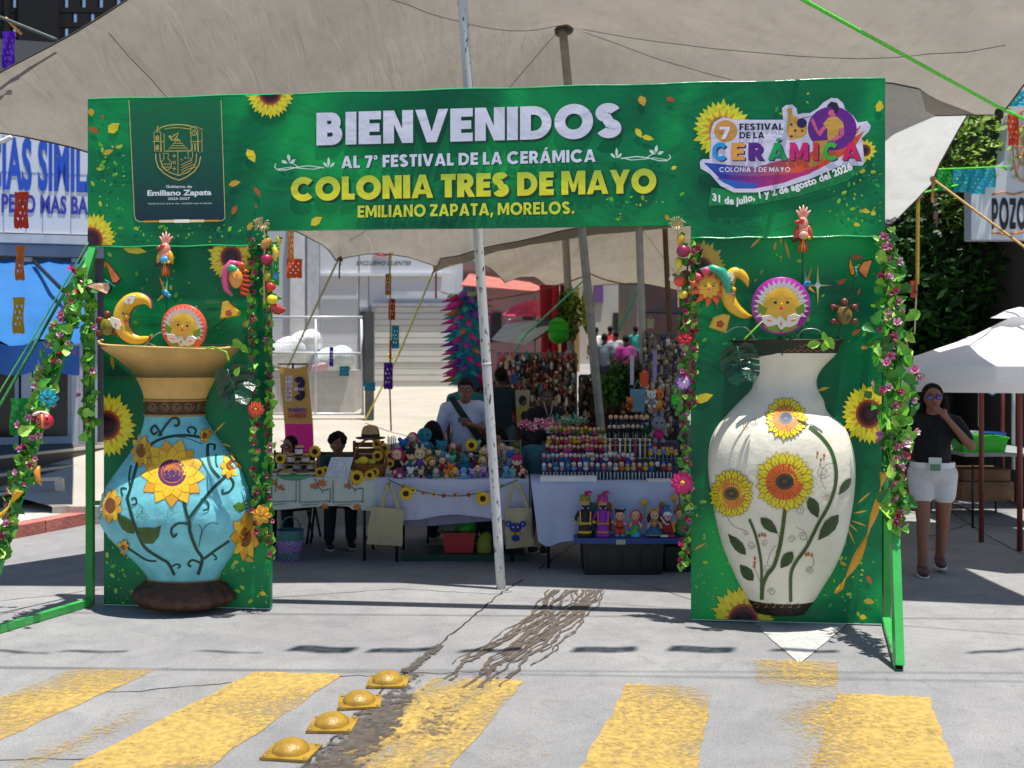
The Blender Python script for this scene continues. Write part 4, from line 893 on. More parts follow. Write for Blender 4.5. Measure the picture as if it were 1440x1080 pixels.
D.px([q(*p) for p in [(930, 365), (1040, 358), (1010, 420), (985, 500), (940, 560), (890, 550), (920, 470)]], ink('#c89238')); D.px([q(*p) for p in [(985, 420), (1060, 380), (1040, 480), (1000, 520)]], ink('#d0a23e'))
D.stroke([q(845, 190), q(920, 180)], .8, ink('#3a2038'))
stk = D.build('festival_sticker', bmO)
D = Dec(.0375)
for (L_, R_, cap, tx) in (((373, 282), (700, 280), 8.8, 'FESTIVAL'), ((373, 345), (558, 344), 8.6, 'DE LA')):
 sh, wd = stroke_text(tx, .23, .1); D.text(sh, wd, q(*L_), q(*R_), cap, ink('#141a38'))
sh, wd = stroke_text('7', .26); D.text(sh, wd, q(222, 350), q(300, 350), 17, ink('#ece8f4'))
cx = 168
for ch, c, x0, x1 in (('C', '#1c9ee0', 168, 280), ('E', '#eaa23e', 312, 412), ('R', '#5a1a8a', 440, 555), ('Á', '#1aa356', 585, 730), ('M', '#d81a72', 750, 888), ('I', '#e03a30', 925, 962), ('C', '#3ab83a', 1000, 1110), ('A', '#e01a5a', 1140, 1280)):
 sh, wd = stroke_text(ch, .26); D.text(sh, wd, q(x0 + 10, 516), q(x1 + 10, 518), 23, ink('#3a1a5a')); D.text(sh, wd, q(x0, 508), q(x1, 510), 24, ink(c))
sh, wd = stroke_text('COLONIA 3 DE MAYO', .17, .16); D.text(sh, wd, q(222, 596), q(752, 596), 6.4, ink('#f0eef8'))
D.build('sticker_lettering', stk)['kind'] = 'stuff'
sh, wd = font_text('31 de julio, 1 y 2 de agosto del 2026', .045, 1.03); D = Dec(.0375); D.mb.mat(ink('#f2f4f2'))
h = 10.2
for qd in sh[0]:
 pts = []
 for x, y in qd:
  t = x / wd; u = t; bx = 170 + 1055 * t; by = 808 + 30 * math.sin(min(1, t * 3.2) * PI) * (t < .32) - (0 if t < .2 else 235 * ((t - .2) / .8) ** 1.55)
  sl = 0 if t < .2 else -235 * 1.55 / .8 * ((t - .2) / .8) ** .55 / 1055; ang = math.atan(sl)
  Y_ = h * 5.333 * y; pts.append(A(*q(bx + Y_ * math.sin(ang) * 1.0 * -1 * -1 * -1 if False else bx + Y_ * math.sin(ang), by - Y_ * math.cos(ang)), .0375))
 D.mb.add([(a, -.0375, z) for a, z in pts], [list(range(len(pts)))])
D.build('date_lettering', bmO)['kind'] = 'stuff'
BRG = M('#3fae52', .4, .12, 6, .1, 40, coat=.3); BRD = M('#1f8a34', .45, .15, 6)
def brace(label, top, foot, pbase):
 t = thing('arch_brace', label, 'brace', pbase, 0, 'green braces holding the arch')
 mb = MB(BRG); mb.bar(Vector(top), Vector(foot), .05, .05, (0, 1, 0)); mb.build('diagonal_tube', t, True)
 mb = MB(BRD); mb.bar(Vector((pbase[0], pbase[1], .01)), Vector((pbase[0], pbase[1], top[2])), .05, .05, (0, 1, 0)); mb.build('upright_tube', t, True)
 mb = MB(BRG); mb.bar(Vector((pbase[0], pbase[1], .03)), Vector((foot[0], foot[1], .03)), .05, .05); mb.build('foot_tube', t, True)
 d = (Vector((foot[0], foot[1], .03)) - Vector((pbase[0], pbase[1], .03))).normalized(); e = MB(M('#060606', 1)); c = Vector((foot[0], foot[1], .03)) + d * .001; e.bar(c, c + d * .002, .04, .04); e.build('dark_end_plate', t, True)  # black plate paints the shade inside the tube; the bar is solid
 s = MB(BRD); s.bar(Vector((pbase[0], pbase[1], .75)), Vector((pbase[0] + (.12 if pbase[0] < 0 else -.12), pbase[1] + .01, .75)), .03, .03); s.build('cross_strut', t, True)
 return t
LT = P(131, 350, 7.72); LF = G(-32, 893, .03); LBse = G(127, 852); RT_ = P(1244, 330, 7.12); RF = G(1264, 936, .03); RBse = G(1246, 878)
brace('green steel tube brace at the left end of the arch, beside the blue vase', LT, LF, LBse)
brace('green steel tube brace at the right end of the arch, its open foot end showing', RT_, RF, RBse)
# ================================================================== THE TWO VASES (half-round, fixed on the columns)
class Vase:
 def __init__(s, prof, dep=.78):
  """prof: (py, x0, x1) silhouette in the photograph"""
  s.r = []
  for py, x0, x1 in prof:
   a0, z = A(x0, py); a1, _ = A(x1, py); s.r.append((z, (a0 + a1) / 2, (a1 - a0) / 2))
  s.r.sort(); s.z = [k[0] for k in s.r]; s.dep = dep
 def at(s, z):
  z = min(max(z, s.z[0]), s.z[-1]); return np.interp(z, s.z, [k[1] for k in s.r]), np.interp(z, s.z, [k[2] for k in s.r])
 def depth(s, a, z):
  c, r = s.at(z); t = max(-1, min(1, (a - c) / max(r, 1e-4))); return s.dep * r * math.sqrt(max(0, 1 - t * t))
 def body(s, z0, z1, nz, mat, name, par, facet=0, sm=True):
  mb = MB(mat); mb.smooth = sm; n = 26; vs = []
  for j in range(nz + 1):
   z = z0 + (z1 - z0) * j / nz; c, r = s.at(z)
   for i in range(n + 1):
    t = PI * i / n; rr = r * (1 + facet * noise.noise(Vector((c + 3 * math.cos(t), math.sin(t) * 3, z * 4))))
    vs.append((c - rr * math.cos(t), -.004 - s.dep * rr * math.sin(t), z))
  mb.add(vs, [[j * (n + 1) + i, j * (n + 1) + i + 1, (j + 1) * (n + 1) + i + 1, (j + 1) * (n + 1) + i] for j in range(nz) for i in range(n)])
  return mb.build(name, par)
def smooth_prof(pr, n=5):
 """Catmull-Rom densify"""
 out = []
 for i in range(len(pr) - 1):
  p0, p1, p2, p3 = pr[max(i - 1, 0)], pr[i], pr[i + 1], pr[min(i + 2, len(pr) - 1)]
  for k in range(n):
   t = k / n; out.append(tuple(.5 * ((2 * b) + (-a + c) * t + (2 * a - 5 * b + 4 * c - d) * t * t + (-a + 3 * b - 3 * c + d) * t ** 3) for a, b, c, d in zip(p0, p1, p2, p3)))
 out.append(pr[-1]); return out
class Paint:
 """brushwork that follows the vase surface; every stroke a strip of small quads"""
 def __init__(s, V, d=.006): s.V = V; s.d = d; s.mb = MB(); s.k = 0
 def pt(s, x, y, dd):
  a, z = A(x, y, 0)
  for _ in range(3):
   d = s.V.depth(a, z); a, z = A(x, y, d)
  c, r = s.V.at(z); d = s.V.depth(a, z); return (a, -(d + s.d + dd + .0), z)
 def dd(s): s.k += 1; return .00003 * s.k
 def stroke(s, pts, w, mat, sub=4, taper=False):
  pts = smooth_prof([tuple(p) for p in pts], sub) if len(pts) > 2 else [tuple(np.array(pts[0]) * (1 - t) + np.array(pts[1]) * t) for t in np.linspace(0, 1, sub + 1)]
  k = len(pts); L = []; Rr = []; dd = s.dd()
  for i, p in enumerate(pts):
   a, b = pts[max(i - 1, 0)], pts[min(i + 1, k - 1)]; dx, dy = b[0] - a[0], b[1] - a[1]; l = math.hypot(dx, dy) or 1
   ww = (w[0] + (w[1] - w[0]) * i / (k - 1)) if hasattr(w, '__len__') else w
   if taper: ww *= math.sin(PI * min(1, .06 + i / (k - 1) * .9)) ** .7
   nx, ny = -dy / l * ww / 2, dx / l * ww / 2; L.append(s.pt(p[0] + nx, p[1] + ny, dd)); Rr.append(s.pt(p[0] - nx, p[1] - ny, dd))
  s.mb.mat(mat); s.mb.strip(L, Rr)
 def fill(s, ctr, ring, mat, rings=4):
  """star-shaped region: fan with rings"""
  n = len(ring); dd = s.dd(); vs = [s.pt(ctr[0], ctr[1], dd)]
  for j in range(1, rings + 1):
   for p in ring: t = j / rings; vs.append(s.pt(ctr[0] + (p[0] - ctr[0]) * t, ctr[1] + (p[1] - ctr[1]) * t, dd))
  fs = [[0, 1 + i, 1 + (i + 1) % n] for i in range(n)]
  for j in range(rings - 1):
   b = 1 + j * n; fs += [[b + i, b + n + i, b + n + (i + 1) % n, b + (i + 1) % n] for i in range(n)]
  s.mb.mat(mat); s.mb.add(vs, fs)
 def oval(s, cx, cy, rx, ry, mat, n=20): s.fill((cx, cy), [(cx + rx * math.cos(2 * PI * i / n), cy + ry * math.sin(2 * PI * i / n)) for i in range(n)], mat, 3)
 def petal(s, cx, cy, ang, r0, r1, w, mat, edge=None, sqx=1.0):
  c, sn = math.cos(ang), math.sin(ang); f = lambda r, v: (cx + (r * c - v * sn) * sqx, cy + r * sn + v * c)
  ring = [f(r0, -w * .6), f(r0 + (r1 - r0) * .35, -w), f(r0 + (r1 - r0) * .7, -w * .75), f(r1, 0), f(r0 + (r1 - r0) * .7, w * .75), f(r0 + (r1 - r0) * .35, w), f(r0, w * .6)]
  s.fill(f(r0 + (r1 - r0) * .45, 0), ring, mat, 2)
  if edge: s.stroke(ring[1:-1], .55, edge, 2)
 def leaf(s, p, q_, w, mat, vein=None):
  dx, dy = q_[0] - p[0], q_[1] - p[1]; l = math.hypot(dx, dy); ux, uy = dx / l, dy / l; f = lambda t, v: (p[0] + ux * l * t - uy * v, p[1] + uy * l * t + ux * v)
  ring = [f(0, 0), f(.18, -w * .7), f(.42, -w), f(.7, -w * .75), f(1, 0), f(.7, w * .75), f(.42, w), f(.18, w * .7)]; s.fill(f(.45, 0), ring, mat, 3)
  if vein: s.stroke([f(.05, 0), f(.5, w * .06), f(.95, 0)], .7, vein, 3)
 def curl(s, x, y, r, a0, turns, w, mat, sg=1):
  s.stroke([(x + r * (1 - .75 * t) * math.cos(R(a0) + sg * turns * 2 * PI * t), y + r * (1 - .75 * t) * math.sin(R(a0) + sg * turns * 2 * PI * t)) for t in np.linspace(0, 1, 9)], w, mat, 3)
 def build(s, name, par): return s.mb.build(name, par)
# ---- blue vase
vb = thing('blue_vase', 'big papier mache vase with turquoise belly, tan flared neck and painted sunflower', 'vase', (0, 0, 0));
vb.location = O_; vb.rotation_euler = (0, 0, TH)
PB = smooth_prof([(487, 144, 343), (494, 152, 335), (508, 172, 322), (525, 190, 309), (545, 201, 297), (562, 205, 290), (582, 206, 288), (600, 203, 297), (620, 196, 311), (640, 184, 326), (660, 170, 340), (684, 154, 349), (705, 147, 355), (722, 144, 356), (740, 151, 352), (760, 166, 340), (780, 186, 326), (798, 203, 314), (811, 211, 309), (814, 208, 312)], 4)
VB = Vase(PB, .70); zz = lambda py: A(250, py)[1]
PAP = M('#d9b168', .75, .16, 5, .35, 14)
VB.body(zz(562), zz(488), 16, PAP, 'neck', vb, .02)
VB.body(zz(812), zz(582), 44, M('#74c6d2', .55, .24, 7, .3, 16, coat=.08), 'belly', vb, .009)
bnd = VB.body(zz(583), zz(561), 4, M('#4a3420', .6, .4, 22, .9, 40), 'collar_band', vb)
for py in (562, 583, 812):
 rg = MB(M('#a88240', .6, .2, 20)); c, r = VB.at(zz(py)); rg.tube([(c - (r + .004) * math.cos(t), -.7 * (r + .006) * math.sin(t), zz(py)) for t in [PI * i / 24 for i in range(25)]], .010, 6); rg.build('rope_ring', vb)
pb = Paint(VB, .005); pb.mb.mat(M('#8a6a3c', .6))
for i in range(5): pb.curl(215 + i * 17, 572, 7, 0, 1.6, 1.3, M('#8a6a3c', .6))
pb.build('band_relief', bnd)['kind'] = 'stuff'
rm = MB(M('#d8b06a', .7, .15, 8)); c, r = VB.at(zz(488))
rm.tube([(c - r * math.cos(t), -.004 - .70 * r * math.sin(t), zz(489) + .02 * math.cos(t) + .035 * abs(math.cos(t)) ** 8) for t in [PI * i / 30 for i in range(31)]], .009, 6); rm.build('rim', vb)
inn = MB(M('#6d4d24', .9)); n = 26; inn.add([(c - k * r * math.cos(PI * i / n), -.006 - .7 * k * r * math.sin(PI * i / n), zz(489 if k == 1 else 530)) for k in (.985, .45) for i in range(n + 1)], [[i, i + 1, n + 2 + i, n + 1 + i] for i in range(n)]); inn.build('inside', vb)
ft = MB(M('#4a2e1c', .6, .45, 9, 1.0, 18)); pf = [(812, 212, 310), (818, 205, 320), (826, 196, 328), (836, 192, 333), (846, 200, 322), (851, 208, 312)]
VF = Vase(smooth_prof(pf, 3), .8); vs = []; n = 40; nz = 12
for j in range(nz + 1):
 z = A(262, 812 + 39 * j / nz)[1]; c2, r2 = VF.at(z)
 for i in range(n + 1): t = PI * i / n; rr = r2 * (1 + .05 * math.sin(t * 22) * math.sin(PI * j / nz) + .04 * noise.noise(Vector((t * 5, j * .7, 0)))); vs.append((c2 - rr * math.cos(t), -.004 - .8 * rr * math.sin(t), max(z, .03)))
ft.add(vs, [[j * (n + 1) + i, j * (n + 1) + i + 1, (j + 1) * (n + 1) + i + 1, (j + 1) * (n + 1) + i] for j in range(nz) for i in range(n)]); ft.build('foot', vb)
z5 = lambda x, y: (x / 3.375, 580 + y / 3.375)
pb = Paint(VB, .008); DG = M('#173f2e', .45, .1, 5); YO = M('#f2c22c', .45, .14, 12); YR = M('#e0a226', .45, .12, 12); VL = M('#6a2a5a', .5, .2, 16); OR = M('#b86a30', .5, .2, 14)
def st(*pts, w=4.2, m=None): pb.stroke([z5(*p) for p in pts], w, m or DG, 4)
st((955, 118), (880, 108), (790, 118), (720, 150), (665, 215), (640, 290), (615, 380), (605, 400), w=3.8); st((770, 110), (745, 70), (735, 62), (718, 82), (732, 104), (748, 92), w=3)
st((755, 112), (790, 60), (820, 28), (848, 32), (848, 60), (828, 62), w=3.2); st((925, 105), (930, 80), (905, 68), (892, 85), (905, 97), w=2.6)
st((605, 400), (625, 480), (650, 560), (690, 640), (760, 690), (800, 715), (830, 772), w=4); st((626, 440), (650, 430), (645, 405), (625, 410), w=2.2); st((585, 395), (578, 360), (605, 360), w=2.2); st((625, 250), (615, 300), (618, 350), w=2.4)
st((870, 400), (885, 470), (900, 520), (905, 570), (935, 650), (962, 695), (942, 770), w=4.4); st((900, 500), (960, 420), (1020, 350), (1060, 310), (1078, 290), w=4); st((1078, 300), (1098, 340), (1085, 375), (1055, 385), (1055, 365), w=2.8); st((985, 150), (985, 200), (1000, 260), (1040, 310), w=4); st((985, 150), (1010, 155), (1012, 180), w=2.4)
st((900, 530), (850, 525), (815, 555), (825, 590), (842, 575), w=3.2); st((970, 695), (1030, 650), (1090, 610), w=3.4); st((1010, 670), (1030, 690), (1020, 700), w=2.2); st((955, 715), (915, 700), (895, 720), (910, 732), w=3); st((955, 410), (985, 425), (990, 455), (965, 465), w=2.6)
st((590, 625), (640, 660), (700, 700), (745, 705), w=2.2); st((810, 735), (840, 720), (858, 728), (845, 740), w=2.4); st((1020, 200), (1022, 240), (1030, 260), w=2.2)
for c_ in (((945, 640), (965, 560), (1000, 525), (1040, 530)), ((945, 530), (960, 560), (950, 600)), ((655, 430), (680, 460), (650, 500)), ((850, 115), (900, 125), (960, 150))): st(*c_, w=.9)
for x, y, r_ in ((675, 470, 9), (815, 465, 7), (690, 490, 6)): pb.curl(*z5(x, y), r_, 20, 1.3, .7, M('#6a9a8a', .6))
pb.leaf(z5(640, 575), z5(560, 480), 8.5, M('#3f5a1e', .5, .2, 20), DG); pb.fill(z5(700, 585), [z5(*p) for p in ((650, 548), (700, 545), (735, 548), (768, 535), (755, 590), (730, 622), (690, 622), (655, 590))], M('#3f5a1e', .5, .2, 20), 3); pb.stroke([z5(650, 560), z5(700, 580), z5(750, 555)], .8, DG, 3)
pb.leaf(z5(1100, 445), z5(1185, 460), 8, M('#4a7a22', .5, .2, 20), DG)
cx, cy = z5(820, 285); rnd = random.Random(5)
for i in range(13):
 a_ = 2 * PI * (i + .3) / 13; pb.petal(cx, cy, a_, 12, 46 + rnd.uniform(-3, 3), 11, YR if i % 2 else YO, M('#a8661c', .6))
for i in range(13): pb.petal(cx, cy, 2 * PI * (i + .8) / 13, 12, 36, 9, YO, M('#a8661c', .6))
pb.oval(cx, cy, 20, 19, VL); pb.oval(cx, cy, 16, 15, OR, 20); pb.oval(cx, cy + 4, 14, 9, M('#4a2a5a', .5, .3, 20), 20)
for cx_, cy_, r_ in ((673, 180, 24), (530, 440, 26), (1082, 250, 20), (970, 110, 11), (1165, 590, 34), (595, 640, 12)):
 X, Y_ = z5(cx_, cy_)
 for i in range(9): pb.petal(X, Y_, 2 * PI * i / 9 + .3, r_ * .2, r_, r_ * .28, YO if i % 2 else YR, M('#a8661c', .6), .62)
 pb.oval(X, Y_, r_ * .28, r_ * .42, M('#8a4a1c', .5, .2, 20))
pb.build('painted_flowers', vb)['kind'] = 'stuff'
# ---- white vase
vw = thing('white_vase', 'tall cream papier mache vase with three painted sunflowers on curving stems', 'vase', O_, TH)
PWp = smooth_prof([(478, 1024, 1190), (482, 1030, 1184), (488, 1042, 1180), (497, 1052, 1176), (508, 1057, 1165), (520, 1060, 1154), (534, 1060, 1148), (548, 1056, 1150), (562, 1042, 1158), (579, 1026, 1163), (600, 1008, 1187), (620, 999, 1196), (640, 996, 1201), (665, 996, 1202), (695, 1000, 1200), (720, 1004, 1196), (745, 1010, 1191), (770, 1017, 1184), (795, 1027, 1173), (815, 1036, 1161), (835, 1047, 1149), (850, 1056, 1139), (861, 1063, 1131)], 4)
VW = Vase(PWp, .70); zz = lambda py: A(1100, py)[1]
CRM = M('#e8e2cf', .5, .09, 5, .34, 12, coat=.1)
VW.body(zz(842), zz(497), 56, CRM, 'body', vw, .008, True)
CAR = M('#2b1a12', .5, .4, 20, .6, 30)
rmw = VW.body(zz(497), zz(480), 5, CAR, 'carved_rim', vw); ftw = VW.body(zz(861), zz(843), 5, CAR, 'carved_foot', vw)
rm = MB(M('#3a2a1e', .6)); c, r = VW.at(zz(480)); rm.tube([(c - r * math.cos(t), -.004 - .70 * r * math.sin(t), zz(479)) for t in [PI * i / 30 for i in range(31)]], .006, 6); rm.build('rim_wire', vw)
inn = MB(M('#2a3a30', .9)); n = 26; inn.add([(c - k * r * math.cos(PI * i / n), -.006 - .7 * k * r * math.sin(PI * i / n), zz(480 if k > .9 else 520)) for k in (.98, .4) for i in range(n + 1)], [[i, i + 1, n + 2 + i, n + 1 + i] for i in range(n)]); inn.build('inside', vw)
pw = Paint(VW, .004); TN = M('#a8824a', .6)
pw.stroke([(1060 + i * 5.2, 484 + (5 if i % 2 else 0)) for i in range(24)], .9, TN, 1); pw.stroke([(1062 + i * 4.6, 492 + (3 if i % 2 else -1)) for i in range(24)], .8, TN, 1); pw.build('rim_carving', rmw)['kind'] = 'stuff'
pw = Paint(VW, .004);
for i in range(6): pw.curl(1064 + i * 11.5, 852, 5, 200, .8, .9, TN)
pw.build('foot_carving', ftw)['kind'] = 'stuff'
z7 = lambda x, y: (940 + x / 3.178, 560 + y / 3.178)
pw = Paint(VW, .009); GR = M('#3c5a1e', .45, .2, 16); GR2 = M('#2f4a1c', .45, .25, 20); BKL = M('#2a2a26', .6); YW = M('#e6d21e', .4, .1, 12); ORW = M('#e2661e', .45, .18, 14); DK2 = M('#2a2420', .5, .4, 18)
def st(*pts, w=4.2, m=None): pw.stroke([z7(*p) for p in pts], w, m or GR, 4)
st((628, 128), (680, 170), (725, 230), (748, 310), (745, 390), (715, 480), (670, 560), (620, 660), (570, 730), (548, 780), (545, 850), (546, 910), w=4.6)
st((520, 495), (510, 580), (495, 670), (470, 750), (440, 790), (420, 840), (416, 900), w=5.4); st((360, 540), (385, 600), (405, 680), (415, 760), (414, 860), w=3.8)
for p_, q_, w_ in (((345, 700), (265, 605), 7), ((378, 815), (318, 742), 8), ((410, 533), (488, 605), 7.5), ((555, 685), (500, 760), 8), ((628, 440), (668, 535), 8.5), ((760, 520), (668, 635), 9), ((815, 355), (760, 432), 5.5)): pw.leaf(z7(*p_), z7(*q_), w_, GR2, M('#1c2a12', .6))
for x, y, r_, a_, sg in ((430, 645, 5, 90, 1), (370, 655, 6, 0, 1), (460, 865, 6, 180, 1), (550, 630, 6, 20, -1), (600, 620, 7, 180, 1), (630, 765, 6, 0, 1), (585, 500, 8, 200, 1), (690, 330, 10, 20, 1), (705, 445, 5, 0, -1), (345, 600, 4, 0, 1), (380, 105, 6, 0, 1), (440, 760, 7, 160, -1), (345, 120, 5, 0, 1)): pw.curl(*z7(x, y), r_, a_, 1.5, .55, BKL if r_ > 5 else TN, sg)
for c_ in (((570, 575), (610, 600), (620, 650)), ((480, 655), (455, 690), (440, 740)), ((740, 290), (700, 300), (680, 350), (700, 410)), ((255, 520), (290, 570), (340, 590)), ((675, 540), (655, 590), (630, 620)), ((490, 605), (495, 640), (480, 690)), ((380, 750), (400, 800), (410, 820)), ((620, 770), (650, 740), (640, 700))): st(*c_, w=.5, m=BKL)
for x, y in ((665, 245), (680, 275), (695, 255), (405, 612), (418, 608), (430, 612), (385, 715), (384, 735), (382, 750), (625, 695), (640, 700), (615, 698)): pw.leaf(z7(x, y + 10), z7(x, y - 10), 1.8, M('#b8662a', .5))
def sun_w(cx, cy, r, n, core, mid, sx=.97, seed=1):
 rnd = random.Random(seed)
 for L_ in (0, .5):
  for i in range(n): pw.petal(cx, cy, 2 * PI * (i + L_) / n, r * .3, r * (1 + rnd.uniform(-.06, .05)) * (1 if L_ == 0 else .93), r * 2.6 / n, YW, BKL, sx)
 pw.oval(cx, cy, r * .62 * sx, r * .6, mid, 24)
 for i in range(n * 2): a_ = 2 * PI * i / (n * 2); pw.stroke([(cx + r * .32 * math.cos(a_), cy + r * .32 * math.sin(a_)), (cx + r * .72 * math.cos(a_), cy + r * .72 * math.sin(a_))], .6, BKL if i % 2 else M('#c24a14', .5), 2)
 pw.oval(cx, cy, r * .31, r * .27, core[0], 20); pw.oval(cx, cy, r * .22, r * .18, core[1], 18); pw.oval(cx, cy, r * .09, r * .07, core[0], 12)
sun_w(*z7(523, 88), 31, 15, (M('#4a5a78', .5, .2, 20), M('#2a3248', .5)), M('#d98a2a', .5, .25, 12), seed=2)
sun_w(*z7(518, 372), 43, 17, (M('#4a4028', .5, .3, 20), DK2), ORW, 1.0, seed=3); sun_w(*z7(280, 425), 36, 16, (M('#6a5a30', .5, .3, 20), M('#3c3420', .5)), M('#e29032', .5, .25, 12), .88, seed=4)
pw.build('painted_flowers', vw)['kind'] = 'stuff'
# ================================================================== CERAMIC ORNAMENTS ON WIRES OVER THE VASES
AM = wmat(arch)
def WA(px, py, d=0.0): return AM @ AL(px, py, d)
s_ = .00500                                     # metres per photo pixel at the arch
CG = dict(coat=.5, rough=.35)
YC = M('#e8b422', var=.14, scale=14, **CG); WC = M('#ece6d8', var=.08, scale=14, **CG); BKC = M('#14110f', .4); PKC = M('#d8527a', .4); GNC = M('#7f9a24', .45);
def outline_prism(mb, pts, y, dep, bevel=.004):
 """flat-backed relief with a bevelled front edge; pts (x,z), front at y, back at y+dep"""
 k = len(pts); cx = sum(p[0] for p in pts) / k; cz = sum(p[1] for p in pts) / k
 inn = [(p[0] + (cx - p[0]) * .06, p[1] + (cz - p[1]) * .06) for p in pts]
 vs = [(x, y, z) for x, z in inn] + [(x, y + bevel, z) for x, z in pts] + [(x, y + dep, z) for x, z in pts]
 fs = [list(range(k))] + [[i, (i + 1) % k, k + (i + 1) % k, k + i] for i in range(k)] + [[k + i, k + (i + 1) % k, 2 * k + (i + 1) % k, 2 * k + i] for i in range(k)] + [list(range(2 * k, 3 * k))[::-1]]
 sm = mb.smooth; mb.smooth = False; mb.add(vs, fs); mb.smooth = sm
def circ(cx, cz, r, n=24, r2=None, a0=0): return [(cx + r * math.cos(a0 + 2 * PI * i / n), cz + (r2 or r) * math.sin(a0 + 2 * PI * i / n)) for i in range(n)]
def face(t, cx, cz, r, y, blush=False):
 e = MB(BKC)
 for sx in (-1, 1): e.ell((cx + sx * r * .34, y, cz + r * .1), (r * .09, .003, r * .08), 10, 6)
 e.build('eye', t); b = MB(M('#7a5a12', .5))
 for sx in (-1, 1): b.tube([(cx + sx * r * (.22 + k * .12), y, cz + r * (.3 + .06 * math.sin(PI * k / 3))) for k in range(4)], .0016, 5)
 b.build('eyebrow', t); m = MB(M('#d4486a', .4)); m.ell((cx, y - .001, cz - r * .22), (r * .14, .005, r * .07), 10, 6); m.build('mouth', t)
 nb = MB(YC); nb.ell((cx, y - .002, cz - r * .03), (r * .07, .006, r * .12), 8, 6); nb.build('nose', t)
def lily(mb, x, z, r, ang, y):
 c, sn = math.cos(ang), math.sin(ang); mb.mat(WC)
 outline_prism(mb, [(x + (u * c - v * sn) * r, z + (u * sn + v * c) * r) for u, v in ((-1, 0), (-.5, -.6), (.3, -.75), (1, -.1), (1.25, .25), (.7, .6), (-.2, .6))], y, .005)
 mb.mat(M('#e07a4a', .5)); mb.ell((x, y - .003, z), (r * .3, .003, r * .14), 8, 5, (0, -ang, 0))
def sun_disc(label, px, py, rpx, rim, d, tilt):
 r = rpx * s_; t = thing('sun_plaque', label, 'ceramic sun', WA(px, py, d), 0, 'sun faces over the vases', rot=(R(6), R(tilt), TH));
 mb = MB(M(rim, var=.06, **CG)); mb.lathe([(0, .016), (r, .016), (r + .004, .008), (r + .004, -.01), (r, -.016), (0, -.016)], n=40, mx=Matrix.Rotation(PI / 2, 4, 'X')); mb.build('rim', t)
 p = MB(WC)
 for i in range(30):
  a_ = 2 * PI * i / 30;
  if -2.6 < math.atan2(math.sin(a_), math.cos(a_)) < -.5 : continue
  u, v = math.cos(a_), math.sin(a_); p.poly([(u * r * .98, -.0185, v * r * .98), (u * r * .7 - v * r * .09, -.0185, v * r * .7 + u * r * .09), (u * r * .7 + v * r * .09, -.0185, v * r * .7 - u * r * .09)])
  p.poly([(u * r * .86 - v * r * .06, -.0188, v * r * .86 + u * r * .06), (u * r * .62 - v * r * .11, -.0188, v * r * .62 + u * r * .11), (u * r * .62 + v * r * .02, -.0188, v * r * .62 - u * r * .02)])
 p.build('ray', t)['kind'] = 'stuff'
 f = MB(YC); f.ell((0, -.008, 0), (r * .74, .022, r * .74), 26, 12); f.build('face', t)
 g = MB(GNC);
 for sx in (-1, 1): outline_prism(g, [(sx * r * x, r * z) for x, z in ((.45, -.1), (.78, .12), (.82, -.2), (.6, -.35))], -.024, .008); outline_prism(g, [(sx * r * x, r * z) for x, z in ((.05, -.72), (.5, -.62), (.6, -.72), (.3, -.92), (.05, -.96))], -.024, .008)
 g.build('leaf', t)['kind'] = 'stuff'
 l = MB(); lily(l, -.42 * r, -.5 * r, .3 * r, -.5, -.030); lily(l, .42 * r, -.5 * r, .3 * r, PI + .5, -.030); lily(l, 0, -.62 * r, .24 * r, PI / 2, -.031); l.build('lily', t)['kind'] = 'stuff'
 face(t, 0, .06 * r, r * .62, -.030); return t
sun_disc('coral rimmed sun face plaque with white lilies on the blue vase', 259, 461, 32, '#e8563a', .24, 8)
sun_disc('magenta rimmed sun face plaque with white rays above the white vase', 1098, 430, 37, '#a81a9a', .26, 0)
def moon(label, px, py, ctr, d, rim, tips=None):
 t = thing('moon_plaque', label, 'ceramic moon', WA(px, py, d), 0, 'crescent moons over the vases', rot=(0, 0, TH))
 sp = smooth_prof(ctr, 5); n = len(sp); L = []; Rr = []; L2 = []; R2 = []
 for i, (x, z, wd) in enumerate(sp):
  a, b = sp[max(i - 1, 0)], sp[min(i + 1, n - 1)]; dx, dz = b[0] - a[0], b[1] - a[1]; l = math.hypot(dx, dz) or 1; nx, nz = -dz / l, dx / l
  L.append(((x + nx * wd) * s_, (z + nz * wd) * s_)); Rr.append(((x - nx * wd) * s_, (z - nz * wd) * s_))
  k = max(0, wd - 1.4)
 m = MB(YC); prof = []
 ns = 8
 vs = []
 for i in range(n):
  (x0, z0), (x1, z1) = L[i], Rr[i]; hw = math.hypot(x1 - x0, z1 - z0) / 2
  for j in range(ns + 1):
   u = j / ns; h = math.sqrt(max(0, 1 - (2 * u - 1) ** 2)); vs.append((x0 + (x1 - x0) * u, -.004 - min(hw, .05) * .8 * h, z0 + (z1 - z0) * u))
 m.add(vs, [[i * (ns + 1) + j, i * (ns + 1) + j + 1, (i + 1) * (ns + 1) + j + 1, (i + 1) * (ns + 1) + j] for i in range(n - 1) for j in range(ns)])
 m.build('crescent', t)
 e = MB(M(rim, **CG)); e.strip([(x, -.004, z) for x, z in L], [(x, .022, z) for x, z in L]); e.strip([(x, -.004, z) for x, z in Rr], [(x, .022, z) for x, z in Rr]); e.strip([(x, .022, z) for x, z in L], [(x, .022, z) for x, z in Rr]); e.build('rim', t); return t, L, Rr
t, _, _ = moon('yellow crescent moon plaque with purple rim and lilies on the blue vase', 190, 448, [(24, 14, .5), (18, 24, 5), (6, 28, 8.5), (-8, 24, 10.5), (-18, 12, 11.5), (-21, -2, 11.5), (-17, -16, 10.5), (-7, -26, 8.5), (6, -30, 6), (17, -28, 3.5), (21, -25, .6)], .22, '#8a1a9a')
